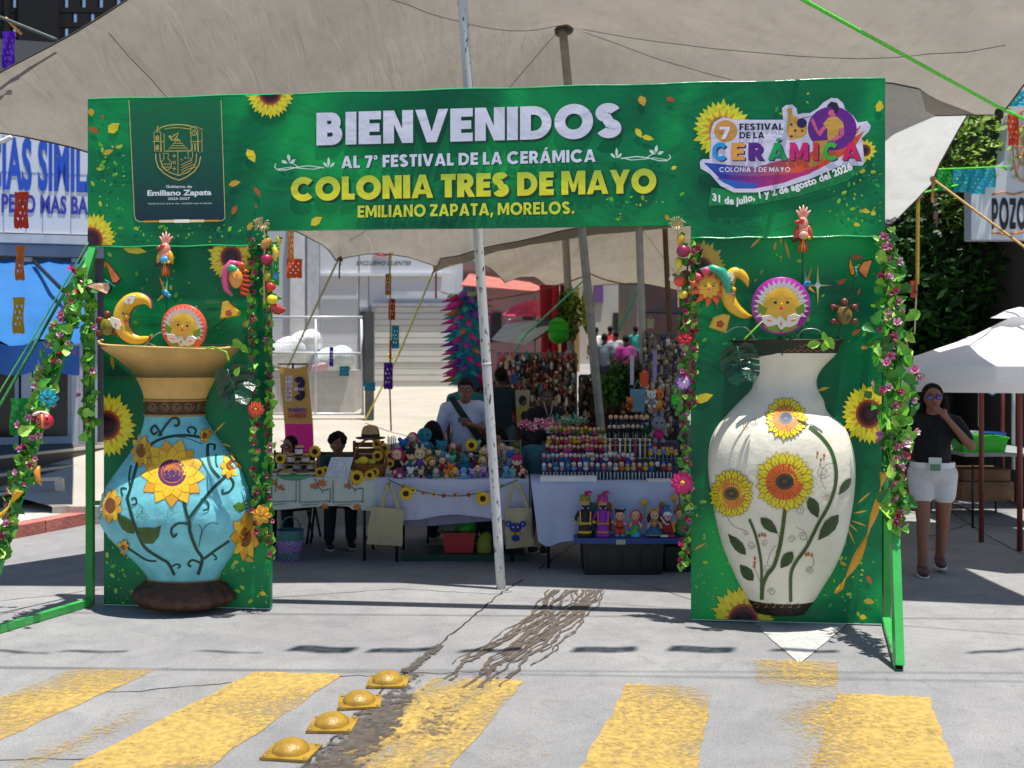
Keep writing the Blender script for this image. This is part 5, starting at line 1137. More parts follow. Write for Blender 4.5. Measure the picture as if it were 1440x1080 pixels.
l = MB(); lily(l, -.02, .13, .045, .3, -.05); lily(l, -.115, -.04, .05, 2.0, -.055); l.build('lily', t)['kind'] = 'stuff'
e = MB(BKC); e.ell((-.062, -.052, .035), (.010, .004, .007), 8, 5); e.build('eye', t); e = MB(YC); e.ell((-.042, -.03, .012), (.016, .02, .018), 8, 6); e.build('nose', t); e = MB(M('#c23a3a', .4)); e.ell((-.05, -.035, -.02), (.012, .012, .007), 8, 5); e.build('mouth', t)
t, _, _ = moon('slim yellow crescent moon plaque with orange tips left of the round sun', 1038, 412, [(13, 8, .5), (10, 18, 4.5), (2, 26, 6.5), (-7, 26, 7.5), (-13, 14, 8.5), (-14, 0, 9), (-9, -14, 9), (0, -24, 7), (10, -30, 4.5), (18, -31, .6)], .20, '#e08a3a')
e = MB(BKC); e.ell((-.045, -.045, .055), (.009, .004, .006), 8, 5); e.build('eye', t); e = MB(YC); e.ell((-.03, -.03, .02), (.014, .018, .018), 8, 6); e.build('nose', t); e = MB(PKC); e.ell((-.035, -.036, -.008), (.014, .012, .009), 8, 5); e.build('mouth', t)
l = MB(); lily(l, -.055, .10, .035, 1.3, -.042); l.build('lily', t)['kind'] = 'stuff'
t = thing('sun_and_lady_plaque', 'orange sun plaque with a yellow face and teal haired head beside it', 'ceramic sun', WA(997, 402, .2), TH)
mb = MB(M('#e2622e', var=.15, **CG));
for i in range(11): a_ = 2 * PI * i / 11; u, v = math.cos(a_), math.sin(a_); mb.tube([(u * .06, 0, v * .06 - .01), (u * .10 - v * .012, 0, v * .10 - .01), (u * .13, 0, v * .13 - .01)], [.028, .018, .004], 8)
mb.build('ray', t)['kind'] = 'stuff'; mb = MB(YC); mb.ell((0, -.005, -.01), (.08, .035, .08), 18, 10); mb.build('face', t); face(t, 0, -.01, .075, -.042)
mb = MB(M('#1f9a7a', var=.25, scale=30, **CG)); mb.tube([(-.05, -.01, .10), (.02, -.02, .115), (.08, -.02, .09), (.115, -.02, .03), (.125, -.02, -.04), (.115, -.01, -.10)], [.018, .028, .036, .036, .028, .008], 10); mb.build('hair', t)
mb = MB(PKC); mb.ell((-.02, -.03, .10), (.03, .02, .025), 10, 7); mb.ell((-.07, -.02, .06), (.02, .02, .02), 8, 6); mb.build('blossom', t)
t = thing('lady_plaque', 'pink haired ceramic lady head with orange sun fringe near the fruit string', 'ceramic head', WA(334, 393, .14), TH)
mb = MB(M('#e0508a', var=.15, scale=30, **CG)); mb.tube([(.02, 0, .11), (-.04, -.01, .115), (-.08, -.01, .07), (-.09, -.01, 0), (-.075, -.01, -.07), (-.04, -.01, -.11)], [.016, .026, .028, .026, .022, .008], 10); mb.build('hair', t)
mb = MB(M('#e29a3a', **CG)); mb.ell((-.005, -.01, .01), (.052, .035, .075), 14, 9); mb.build('face', t); face(t, -.005, .015, .05, -.046)
mb = MB(M('#2fa36e', **CG)); mb.ell((-.03, -.02, .075), (.05, .025, .03), 12, 7, (0, .5, 0)); mb.build('headdress', t); mb = MB(M('#d94a26', **CG))
for i in range(6): mb.tube([(.03, 0, .06 - i * .03), (.085, -.005, .055 - i * .034)], [.02, .007], 7)
mb.ell((.03, -.01, .10), (.03, .02, .022), 8, 6); mb.build('ray', t)['kind'] = 'stuff'
def parrot(label, px, py, body, wing, belly, d):
 t = thing('parrot_figure', label, 'ceramic parrot', WA(px, py, d), TH, 'parrots over the vases')
 mb = MB(M('#e8937e', var=.1, **CG)); mb.ell((0, 0, .05), (.036, .034, .046), 12, 8); mb.ell((0, 0, .0), (.042, .036, .06), 12, 8)
 mb.tube([(0, 0, .02), (0, 0, .06)], [.036, .032], 10); mb.build('body', t)
 c = MB(M('#eaa090', var=.1, **CG))
 for i, (dx, dz) in enumerate(((-.045, .05), (-.022, .075), (.004, .085), (.028, .07), (.052, .048))): c.tube([(dx * .25, 0, .085), (dx * .7, 0, .10 + dz * .5), (dx, 0, .09 + dz)], [.010, .009, .004], 7)
 c.build('crest', t); f = MB(M('#d23a2a', **CG)); f.ell((-.012, -.026, .062), (.022, .012, .024), 10, 7); f.build('cheek', t)
 b = MB(M('#b4452a', **CG)); b.tube([(-.028, -.02, .062), (-.052, -.02, .056), (-.055, -.02, .04)], [.014, .011, .003], 8); b.build('beak', t); e = MB(BKC); e.ell((-.014, -.036, .068), .006, 8, 5); e.build('eye', t)
 w_ = MB(M(wing, var=.2, scale=30, **CG));
 for sx in (-1, 1): w_.ell((sx * .042, -.008, -.01), (.02, .022, .05), 10, 7, (0, -sx * .2, 0))
 w_.build('wing', t); bl = MB(M(belly, **CG)); bl.ell((0, -.022, -.03), (.036, .022, .03), 10, 7); bl.build('belly', t)
 tl = MB(M('#c4382a', var=.3, scale=40, **CG));
 for i in (-1, 0, 1): tl.tube([(i * .006, 0, -.05), (i * .018, 0, -.10), (i * .026, 0, -.145)], [.012, .017, .005], 8)
 tl.build('tail', t); tl = MB(YC);
 for i in (-.5, .5): tl.tube([(i * .006, -.014, -.06), (i * .02, -.014, -.135)], [.006, .004], 6)
 tl.build('tail_stripe', t); br = MB(M('#4a2418', .6)); br.tube([(-.075, -.01, -.07), (-.02, -.02, -.052), (.04, -.015, -.045)], .010, 7); br.build('branch', t)
 ft_ = MB(M('#d8b81e', .4));
 for sx in (.01, .035): ft_.ell((sx, -.03, -.048), (.012, .012, .012), 8, 6)
 ft_.build('foot', t); return t
parrot('pink crested parrot with a blue belly above the blue vase', 233, 360, '', '#e0a01e', '#3a9ad0', .12); parrot('pink crested parrot on a dark branch above the white vase', 1129, 325, '', '#c4452a', '#dba08a', .12)
def butterfly(label, px, py, d, pts, cols_):
 t = thing('butterfly_figure', label, 'ceramic butterfly', WA(px, py, d), TH, 'butterflies over the vases')
 b = MB(M('#18a08a', **CG)); bx = pts[0]; b.tube([Vector((bx[0][0] * s_, -.02, bx[0][1] * s_)), Vector((bx[1][0] * s_, -.02, bx[1][1] * s_))], [.010, .006], 8); b.ell((bx[0][0] * s_, -.02, bx[0][1] * s_), .012, 8, 6); b.build('body', t)
 for wpts, c in zip(pts[1:], cols_):
  m = MB(M('#1c1410', .5)); P3 = [Vector((x * s_, y_, z * s_)) for x, y_, z in wpts]; m.prism(P3, (0, .006, 0)); w_ = m.build('wing', t)
  cc = sum(P3, Vector()) / len(P3); m = MB(M(c, var=.3, scale=25, **CG)); m.prism([cc + (p - cc) * .82 + Vector((0, -.003, 0)) for p in P3], (0, .002, 0)); m.build('wing_pattern', w_)
butterfly('ceramic butterfly with one orange and one pale wing beside the blue vase', 155, 398, .16, [((8, -4), (-6, 4)), [(6, -.02, -2), (-4, -.06, 34), (2, -.07, 30), (14, -.05, 14), (20, -.03, 4), (12, -.02, -2)], [(2, -.02, 2), (-18, -.07, 0), (-31, -.09, -5), (-12, -.06, -12), (2, -.05, -18), (6, -.03, -8)]], ['#e2762a', '#f0b890'])
butterfly('orange and black winged ceramic butterfly above the turtle figure', 1205, 382, .14, [((-2, 4), (-1, -6)), [(-4, -.02, 2), (-12, -.06, 19), (-13, -.06, 6), (-9, -.04, -6), (-4, -.02, -6)], [(0, -.02, 2), (6, -.05, 14), (18, -.07, 16), (14, -.06, 2), (10, -.05, -12), (3, -.03, -4)]], ['#e2762a', '#e8862a'])
def bird(label, px, py, d, fl):
 t = thing('hummingbird_figure', label, 'ceramic hummingbird', WA(px, py, d), TH, 'hummingbirds over the vases')
 b = MB(M('#2a8ab0', var=.2, scale=30, **CG)); b.ell((0, 0, 0), (.035, .02, .022), 10, 7, (0, .7 * fl, 0)); b.ell((.026 * fl, 0, -.022), .017, 10, 7); b.build('body', t)
 k = MB(BKC); k.tube([(.036 * fl, 0, -.028), (.06 * fl, 0, -.045)], [.004, .001], 6); k.build('beak', t)
 for c, q_ in (('#e0762a', ((-.01, 0, .01), (-.03, -.02, .11), (.004, -.01, .03))), ('#3ab07a', ((-.005, .005, .01), (.01, .02, .115), (.015, .01, .02))), ('#d8a62a', ((-.02, 0, -.01), (-.055, -.01, -.06), (-.01, 0, -.03)))):
  m = MB(M(c, var=.25, scale=30, **CG)); m.prism([Vector((x * fl, y_ - .015, z)) for x, y_, z in q_], (0, .005, 0)); m.build('wing' if q_[1][2] > 0 else 'tail', t)
bird('blue hummingbird figure with orange wing left of the coral sun', 233, 412, .15, 1); bird('teal hummingbird figure behind the magenta rimmed sun', 1134, 400, .12, -1)
def turtle(label, px, py, d, shell, limb):
 t = thing('turtle_figure', label, 'ceramic turtle', WA(px, py, d), TH, 'turtles over the vases')
 m = MB(M(shell, var=.35, scale=40, **CG)); m.ell((0, -.01, 0), (.055, .032, .065), 12, 8); m.build('shell', t); b = MB(M(limb, var=.2, **CG)); b.ell((.0, -.01, .085), (.024, .022, .028), 10, 7); b.build('head', t)
 for sx, z in ((-1, .045), (1, .045), (-1, -.05), (1, -.05)): l = MB(M(limb, var=.2, **CG)); l.tube([(sx * .04, 0, z), (sx * .075, -.005, z + .015), (sx * .082, -.005, z - .022)], [.018, .017, .010], 8); l.build('flipper', t)
turtle('olive shelled turtle figure half hidden behind the crescent moon', 152, 459, .08, '#8a8226', '#8a3a2a'); turtle('brown glazed turtle figure on a wire right of the magenta sun', 1187, 443, .12, '#7a6226', '#7a3a26')
def wedge(label, px, py, d, pts):
 t = thing('fruit_slice_figure', label, 'ceramic fruit slice', WA(px, py, d), TH, 'yellow fruit slices over the vases'); m = MB(YC); outline_prism(m, [(x * s_, z * s_) for x, z in pts], -.03, .06, .01); m.build('slice', t)
 f = MB(M('#b04a2a', .5));
 for i in range(5): a_ = 2 * PI * i / 5; f.ell((.015 * math.cos(a_), -.032, -.01 + .015 * math.sin(a_)), (.011, .004, .011), 8, 5)
 f.build('painted_flower', t)['kind'] = 'stuff'
wedge('yellow fruit wedge figure with a red flower, right of the coral sun', 324, 438, .14, [(-10, 13), (-3, 15), (14, 0), (12, -6), (-13, -10)]); wedge('yellow fruit wedge figure with a red flower, below the slim moon', 1012, 454, .14, [(-14, -6), (-8, 8), (4, 12), (14, 10), (8, -14)])
for pts, lb in (([(259, 492, .2), (258, 510, .15), (262, 540, .1)], 'dark wire holding the coral sun plaque'), ([(300, 460, .14), (318, 448, .14)], 'short dark wire reaching to the yellow wedge by the coral sun'), ([(228, 492, .12), (200, 478, .2), (186, 478, .2)], 'pale wire curling under the crescent moon'), ([(200, 490, .12), (220, 470, .2), (238, 466, .22)], 'silver wire bent towards the coral sun plaque'),
    ([(235, 470, .05), (234, 430, .1), (234, 395, .12)], 'upright wire carrying the parrot above the blue vase'), ([(160, 487, .06), (300, 485, .06), (345, 488, .06)], 'thin brown wire lying across the mouth of the blue vase'),
    ([(1100, 500, .2), (1098, 468, .24)], 'stout wire carrying the magenta rimmed sun'), ([(1127, 480, .06), (1128, 400, .1), (1129, 352, .12)], 'upright wire carrying the parrot above the white vase'), ([(1176, 480, .06), (1190, 430, .1), (1203, 388, .13)], 'long slanting wire carrying the orange butterfly'),
    ([(1020, 468, .2), (1035, 460, .2), (1050, 462, .15), (1062, 478, .1)], 'pale curved wire left of the magenta sun'), ([(1120, 478, .1), (1130, 464, .15), (1150, 464, .15), (1160, 478, .1)], 'pale curved wire right of the magenta sun'), ([(1006, 440, .15), (1003, 425, .18), (1000, 410, .2)], 'thin wire under the orange sun plaque'), ([(1060, 476, .08), (1085, 462, .1), (1110, 476, .1)], 'black wire bracing the mouth of the white vase')):
 P_ = [WA(*p) for p in pts]; c = P_[0]; mb = MB(M('#3c3a38' if 'pale' not in lb and 'silver' not in lb else '#b8bcbc', .4, metal=.5)); sp = smooth_prof([tuple(p - c) for p in P_], 6) if len(P_) > 2 else [p - c for p in P_]; mb.tube([Vector(p) for p in sp], .0035, 6); single('ornament_wire', mb, lb, 'wire', c)
def monstera(label, px, py, d, r, ang, stem):
 t = thing('monstera_leaf', label, 'artificial leaf', WA(px, py, d), 0, 'big dark leaves on the vases', rot=(0, 0, TH)); mb = MB(M('#0c3a24', .3, .35, 22, .3, 40, coat=.3)); mb.smooth = False; c, sn = math.cos(ang), math.sin(ang)
 f = lambda x, z: (r * (x * c - z * sn), -.03 + .35 * r * x * x + .03 * math.cos(z * 3) - .012 * math.sin(abs(x) * 9 + z * 7), r * (x * sn + z * c))
 wz = lambda z: .82 * math.sqrt(max(.0, 1 - ((z + .05) / 1.12) ** 2)) * (1.05 + .15 * z)
 for sx in (-1, 1):
  for i in range(7):
   z0 = .75 - i * .25; z1 = z0 - .23; b0 = min(.55, z0) ; b1 = min(.5, z1 + .05); a = .42 if i < 6 else .3
   w0, w1 = wz(z0), wz(z1); P_ = [f(0, b0), f(sx * w0 * .5, z0 - a * .15 + .04), f(sx * w0, z0 - a * .45), f(sx * w1 * 1.0, z1 - a * .35), f(sx * w1 * .5, z1 - a * .1 + .03), f(0, b1)]
   mb.add(P_, [[0, 1, 4, 5], [1, 2, 3, 4]])
 mb.build('blade', t); v = MB(M('#2a6a44', .4)); v.tube([Vector(f(0, z)) + Vector((0, -.004, 0)) for z in (.6, .2, -.3, -.9)], [.006, .005, .004, .002], 6); v.build('midrib', t)
 rope([WA(*p) for p in stem], .006, '#7fbf2e', 'lime green stem of the ' + ' '.join(label.split()[:4]) + ' ' + ' '.join(label.split()[-3:]), 0, 'leaf stem', 6)
monstera('big dark cut leaf hanging over the neck of the blue vase', 328, 538, .32, .165, R(18), [(275, 494, .25), (300, 488, .3), (318, 495, .34), (322, 508, .34)]); monstera('broad dark cut leaf over the shoulder of the white vase', 1040, 506, .34, .15, R(12), [(1046, 478, .3), (1062, 462, .3), (1072, 452, .28)])
def smallleaf(label, px, py, d, blobs, c='#8cc82a'):
 t = thing('lime_leaf_spray', label, 'artificial leaf', WA(px, py, d), TH, 'lime green leaf sprays')
 for x, z, r, a in blobs:
  mb = MB(M(c, .4, .2, 30, coat=.3)); c_, sn = math.cos(a), math.sin(a); mb.add([((u * c_ - v * sn) * r + x * s_, y_, (u * sn + v * c_) * r + z * s_) for u, v, y_ in ((-1, 0, 0), (-.4, .6, -.02), (.4, .5, -.02), (1.1, 0, 0), (.4, -.5, -.02), (-.4, -.6, -.02), (0, 0, -.0))], [[6, 0, 1], [6, 1, 2], [6, 2, 3], [6, 3, 4], [6, 4, 5], [6, 5, 0]]); mb.build('leaf', t)
smallleaf('lime leaf spray at the right rim of the blue vase', 335, 487, .1, [(0, 4, .05, -.6), (10, -3, .04, -.9), (-12, -2, .03, .3)]); smallleaf('lime leaf cluster at the right rim of the white vase', 1155, 484, .3, [(-10, 0, .045, .2), (4, -2, .04, 1.2), (10, 2, .05, -1), (3, 10, .03, 1.6)]); smallleaf('small lime leaf lying on the big dark leaf', 334, 523, .40, [(0, 0, .035, 1.1)])
# ================================================================== GARLANDS
LEAFM = [M(c, .5, .3, 30, coat=.08) for c in ('#4a9a26', '#3a8a22', '#74b834', '#2a7024', '#9ccc50')]
def leaf_mesh(i, r=.037):
 mb = MB(LEAFM[i % 5]); rnd = random.Random(i); k = .5 + .2 * rnd.random()
 out = [(0, -1), (.55, -.75), (.8, -.15), (.5, .1), (.45, .5), (.0, 1.15), (-.42, .5), (-.55, .1), (-.8, -.2), (-.5, -.78)]
 vs = [(x * r, -abs(x) * k * r, z * r) for x, z in out] + [(0, 0, -.5 * r), (0, -.05 * r, .4 * r)]
 mb.add(vs, [[10, 0, 1], [10, 1, 2], [10, 2, 3, 11], [11, 3, 4], [11, 4, 5], [11, 5, 6], [11, 6, 7], [10, 11, 7, 8], [10, 8, 9], [10, 9, 0]]); mb.smooth = False
 return mb.mesh('leaf')
LEAVES = [leaf_mesh(i) for i in range(10)]
def bud_mesh(c, c2, r=.020):
 mb = MB(M(c, .5, .2, 30));
 for i in range(5): a_ = 2 * PI * i / 5; u, v = math.cos(a_), math.sin(a_); mb.add([(0, 0, 0), (u * r * .9 - v * r * .5, v * r * .9 + u * r * .5, r * .9), (u * r * 1.1, v * r * 1.1, r * 1.5), (u * r * .9 + v * r * .5, v * r * .9 - u * r * .5, r * .9)], [[0, 3, 2, 1]])
 mb.mat(M(c2, .5)); mb.tube([(0, 0, -r * .8), (0, 0, 0), (0, 0, r)], [r * .2, r * .55, r * .2], 6); return mb.mesh('bud')
BUDS = [bud_mesh('#c22a72', '#8a1a4a'), bud_mesh('#e088b4', '#a83a72'), bud_mesh('#a81a5a', '#6a1240'), bud_mesh('#e8b8cc', '#b04a80')]
def garland(label, path, n_leaf, n_bud, spread, buds, lsc=1.0, seed=1, par_d=.0, vinec='#2f5c22', dens=None):
 """path: world points; leaves and buds are separate parts sharing meshes"""
 rnd = random.Random(seed); path = [Vector(p) for p in path]; c = path[0]; t = thing('flower_garland', label, 'garland', c)
 ln = [0];
 for a, b in zip(path[:-1], path[1:]): ln.append(ln[-1] + (b - a).length)
 def at(u):
  s = u * ln[-1]
  for i in range(len(path) - 1):
   if s <= ln[i + 1] + 1e-9: return path[i].lerp(path[i + 1], (s - ln[i]) / (ln[i + 1] - ln[i]))
  return path[-1]
 vm = MB(M(vinec, .6, .2, 30)); pts = [at(k / 60) + Vector((math.sin(k * 1.1) * .012, math.cos(k * .9) * .012 - .01, 0)) - c for k in range(61)]; vm.tube(pts, .006, 6); vm.build('vine', t)
 for i in range(n_leaf):
  u = (i + rnd.random()) / n_leaf; p = at(u); k = spread * (dens(u) if dens else 1)
  q_ = p - c + Vector((rnd.gauss(0, k * .55), -abs(rnd.gauss(0, k * .5)) - .005, rnd.uniform(-.03, .03)))
  link_mesh('leaf', rnd.choice(LEAVES), t, q_, (rnd.uniform(-.9, .7), rnd.uniform(0, 6.28), rnd.uniform(-1.0, 1.0)), rnd.uniform(.75, 1.35) * lsc)
 for i in range(n_bud):
  u = (i + rnd.uniform(.1, .9)) / n_bud; p = at(u); k = spread * (dens(u) if dens else 1)
  q_ = p - c + Vector((rnd.gauss(0, k * .6), -k * .5 - rnd.uniform(.0, .03), rnd.uniform(-.02, .02)))
  link_mesh('bud', BUDS[rnd.choice(buds)], t, q_, (rnd.uniform(.6, 2.2), rnd.uniform(-.9, .9), rnd.uniform(-.8, .8)), rnd.uniform(.75, 1.2) * lsc)
 return t
def bloom(name, label, px, py, Y, r, n, c, c2, cc, tilt=0, layers=2, off=0, sq=1):
 pos = P(px, py, Y); t = thing(name, label, 'artificial flower', pos, tilt)
 for L_ in range(layers):
  for i in range(n):
   a_ = 2 * PI * (i + .5 * L_) / n + off; mb = MB(M(c if L_ == 0 else c2, .5, .2, 30)); u, v = math.cos(a_), math.sin(a_); rr = r * (1 - .22 * L_); w_ = rr * 2.0 / n
   f = lambda q_, k, y_: (u * q_ - v * k, y_ - L_ * .006, (v * q_ + u * k) * sq)
   mb.add([f(rr * .12, 0, 0), f(rr * .5, w_, -.008), f(rr * .85, w_ * .85, -.004), f(rr, 0, .004), f(rr * .85, -w_ * .85, -.004), f(rr * .5, -w_, -.008), f(rr * .6, 0, -.002)], [[0, 1, 6], [1, 2, 6], [2, 3, 6], [3, 4, 6], [4, 5, 6], [5, 0, 6]]); mb.build('petal', t)
 k = MB(M(cc, .6, .3, 40)); k.ell((0, -.012 - layers * .004, 0), (r * .2, r * .12, r * .2), 10, 6); k.build('flower_centre', t); return t
gy = lambda px, py, d=.06: WA(px, py, d)
garland('narrow garland of magenta buds and leaves along the inner edge of the left column', [gy(357, 335), gy(354, 420), gy(357, 520), gy(358, 600), gy(360, 690), gy(366, 760)], 95, 42, .028, [0, 0, 2, 2], .8, 11)
garland('leafy green garland hanging down the outer rim of the left column opening', [gy(377, 330, .03), gy(375, 400, .03), gy(381, 470, .03), gy(379, 540, .03), gy(378, 640, .03), gy(377, 720, .04), gy(384, 785, .04)], 120, 30, .022, [0, 2, 1], .85, 12)
garland('garland of magenta buds and leaves hanging beside the opening on the right column', [gy(974, 345, .05), gy(964, 400, .05), gy(962, 480, .05), gy(960, 560, .05), gy(962, 640, .05), gy(963, 720, .05), gy(962, 800, .05)], 130, 46, .034, [0, 2, 2, 1], .85, 13)
garland('second thin strand of magenta buds on the left part of the right column', [gy(984, 350), gy(977, 420), gy(976, 500), gy(974, 570)], 40, 22, .018, [0, 2], .8, 17)
LTv, LFv = Vector(LT), Vector(LF); lp = lambda u, o=0: LTv.lerp(LFv, u) + Vector((o, -.03, 0))
garland('thick ivy garland with pink buds wound down the slanting tube of the left brace', [lp(.06), lp(.2, -.01), lp(.35, -.02), lp(.5), lp(.65), lp(.82)], 260, 52, .066, [1, 3, 0, 1], 1.1, 14, dens=lambda u: .55 + .6 * math.sin(PI * min(1, u * 1.1)))
garland('sparse ivy strand on the upright tube of the left brace', [P(127, 400, 7.7), P(125, 500, 7.7), P(128, 520, 7.7), P(124, 610, 7.7)], 60, 6, .045, [0, 1], 1.0, 15)
RTv, RFv = Vector(RT_), Vector(RF); rp_ = lambda u, o=0: RTv.lerp(RFv, u) + Vector((o, -.03, 0))
garland('lush ivy garland with pink buds wound down the slanting tube of the right brace', [rp_(0), rp_(.15, .01), rp_(.3, .02), rp_(.42, .03), rp_(.55), rp_(.7)], 290, 60, .088, [1, 3, 0, 1], 1.15, 16, dens=lambda u: .6 + .7 * math.exp(-((u - .5) / .22) ** 2))
bloom('teal_flower', 'turquoise artificial flower on the left brace garland', 68, 560, 7.2, .075, 8, '#1a9aa8', '#2ab4c0', '#0f5a6a', layers=2); bloom('pink_daisy', 'large pink artificial daisy on the right brace garland', 1249, 615, 6.65, .085, 9, '#e27ab4', '#f0a8cc', '#d8c23a')
bloom('orange_flower', 'orange red artificial flower on the left column garland', 360, 576, 7.5, .062, 12, '#d8482e', '#e8603a', '#b08a2a'); bloom('yellow_flower', 'golden yellow artificial flower low on the left column garland', 368, 724, 7.5, .072, 7, '#e8941e', '#f2b42a', '#c2761a')
bloom('purple_flower', 'purple and white artificial flower on the right column garland', 961, 538, 7.25, .062, 9, '#8a2ab4', '#d8b8e8', '#f0e8f4'); bloom('magenta_daisy', 'hot magenta artificial daisy low on the right column garland', 959, 679, 7.22, .085, 11, '#c81a6a', '#d82a7a', '#c8a02a')
bloom('red_bow_flower', 'glossy red bow flower in the middle of the right column garland', 963, 476, 7.24, .062, 6, '#c2182a', '#d82a3a', '#8a1020', sq=.7)
t = thing('ladybird_figure', 'red spotted ceramic ladybird on the left brace garland', 'ceramic ladybird', P(63, 592, 7.15)); mb = MB(M('#c81a3a', **CG)); mb.ell((0, 0, 0), (.058, .04, .052), 16, 10); mb.build('shell', t)
mb = MB(M('#c8a03a', **CG)); mb.tube([(-.004, -.037, .046), (.002, -.044, 0), (.004, -.036, -.046)], .008, 6); mb.build('stripe', t)
for x, z in ((-.032, .016), (.03, .02), (-.028, -.02), (.032, -.016)): mb = MB(BKC); mb.ell((x, -.034, z), (.008, .006, .008), 8, 5); mb.build('spot', t)
for sx in (-1, 1): mb = MB(WC); mb.ell((sx * .03 - .03, .01, .05), (.035, .008, .012), 8, 5, (0, sx * .4, 0)); mb.build('wing', t)
mb = MB(M('#d8861e', **CG)); mb.tube([(0, 0, .06), (-.01, -.01, .02), (.0, -.015, -.03), (.02, -.01, -.07)], [.008, .022, .018, .004], 8); single('pepper_figure', mb, 'orange ceramic chilli below the ladybird on the left brace', 'ceramic chilli', P(55, 668, 7.05))
butterfly('pale orange ceramic butterfly tucked in the ivy of the right brace', 1233, 545, .24, [((2, -4), (-2, 4)), [(0, -.02, 0), (-8, -.04, 12), (-10, -.05, 6), (-4, -.03, -8)], [(0, -.02, 0), (10, -.04, -2), (8, -.05, -12), (0, -.03, -10)]], ['#f0c0a0', '#e8782a'])
def fruit(label, px, py, d, kind, c, r=.042, rot=0):
 t = thing('fruit_figure', label, 'ceramic fruit', WA(px, py, d), TH); mb = MB(M(c, var=.2, scale=18, **CG))
 if kind == 'round': mb.ell((0, 0, 0), (r, r * .9, r * .92), 14, 10)
 elif kind == 'long': mb.tube([(-.2 * r, 0, 1.3 * r), (0, 0, .7 * r), (.1 * r, 0, -.3 * r), (-.3 * r, 0, -1.4 * r)], [.35 * r, .7 * r, .6 * r, .1 * r], 10)
 elif kind == 'oval': mb.ell((0, 0, 0), (r * .8, r * .75, r * 1.2), 14, 10, (0, rot, 0))
 elif kind == 'half': mb.lathe([(0, -r), (r * .6, -r * .8), (r, -r * .2), (r, 0), (r * .9, .01), (0, .012)], n=16, mx=Matrix.Rotation(rot, 4, 'Y'))
 mb.build('fruit_body', t); k = MB(M('#3f7a2a', .5)); k.tube([(0, 0, r * .8), (.004, -.004, r * 1.35)], [.006, .003], 6); k.ell((.016, -.01, r), (.018, .006, .010), 8, 5, (0, .4, 0)); k.build('stalk', t)
for a in (('orange and green ceramic mango at the top of the left fruit string', 374, 342, .1, 'oval', '#c28a3a', .042, .7), ('dark red ceramic apple on the left fruit string', 375, 365, .1, 'round', '#9a1440', .046), ('yellow ceramic pepper hanging outermost on the left fruit string', 388, 357, .12, 'long', '#e2c21e', .036), ('green and yellow ceramic pear under the dark red apple', 376, 388, .1, 'oval', '#a8a02a', .036),
          ('red ceramic strawberry on the left fruit string', 381, 403, .13, 'round', '#d02424', .034), ('bright yellow ceramic lemon near the bottom of the left string', 383, 421, .16, 'round', '#ead21e', .038), ('red rimmed ceramic melon half at the bottom of the left string', 391, 431, .1, 'half', '#c23a3a', .06, .5), ('yellow twisted ceramic chilli right of the mango', 392, 339, .1, 'long', '#c8b42a', .026), ('small blue and green ceramic fish on the left string', 388, 388, .1, 'oval', '#2a92c2', .026, .1),
          ('yellow ceramic mango at the top of the right fruit string', 957, 336, .1, 'oval', '#e2b42a', .034, .2), ('dark maroon ceramic pomegranate on the right fruit string', 961, 353, .12, 'round', '#9a1a4a', .048), ('yellow ceramic pepper under the maroon pomegranate', 954, 372, .1, 'long', '#d8cc2a', .036), ('orange red ceramic tomato on the right fruit string', 956, 395, .1, 'round', '#e0482a', .042), ('pale yellow ceramic lemon under the tomato on the right string', 960, 414, .1, 'round', '#dcc83a', .034), ('white ceramic flower bulb left of the tomato', 946, 392, .08, 'round', '#d8d4c4', .026)): fruit(*a)
for px, lb in ((369, 'tuft of pale raffia tying up the left fruit string'), (951, 'tuft of pale raffia tying up the right fruit string')):
 mb = MB(M('#d8c090', .9, .2, 40)); rnd = random.Random(px)
 for i in range(34): a_ = rnd.uniform(0, 6.28); mb.tube([(0, 0, 0), (.04 * math.cos(a_), -.02, .03 * math.sin(a_) + .02), (.065 * math.cos(a_) * rnd.uniform(.6, 1), -.03, .05 * math.sin(a_) + .01)], .003, 4)
 mb.tube([(0, 0, 0), (.02, 0, -.08), (.01, 0, -.3), (.015, 0, -.55)], .006, 5); single('raffia_tuft', mb, lb, 'raffia', WA(px, 318, .1))
def ribbon(label, pts, w, c):
 P_ = [Vector(p) for p in smooth_prof([tuple(p) for p in pts], 6)]; c0 = P_[0]; mb = MB(M(c, .35, .12, 10)); k = len(P_)
 L = [p - c0 + Vector((-w / 2 * math.cos(i * .35), -w * .3 * math.sin(i * .35), w * .15)) for i, p in enumerate(P_)]; Rr = [p - c0 + Vector((w / 2 * math.cos(i * .35), w * .3 * math.sin(i * .35), -w * .15)) for i, p in enumerate(P_)]; mb.strip(L, Rr)
 o = single('ribbon', mb, label, 'ribbon', c0); so_ = o.modifiers.new('t', 'SOLIDIFY'); so_.thickness = .002
ribbon('long yellow satin ribbon hanging from the right brace across the column', [P(1243, 664, 6.7), P(1236, 700, 6.7), P(1222, 745, 6.75), P(1203, 790, 6.8), P(1184, 822, 6.85), P(1177, 834, 6.87)], .05, '#e8a41e')
ribbon('yellow ribbon bow tied round the right brace', [P(1246, 662, 6.65), P(1256, 660, 6.6), P(1264, 663, 6.6)], .03, '#e8a41e'); ribbon('short yellow ribbon end on the foot of the left brace garland', [P(28, 690, 6.95), P(12, 712, 6.95), P(-6, 733, 6.95)], .05, '#e8b41e')
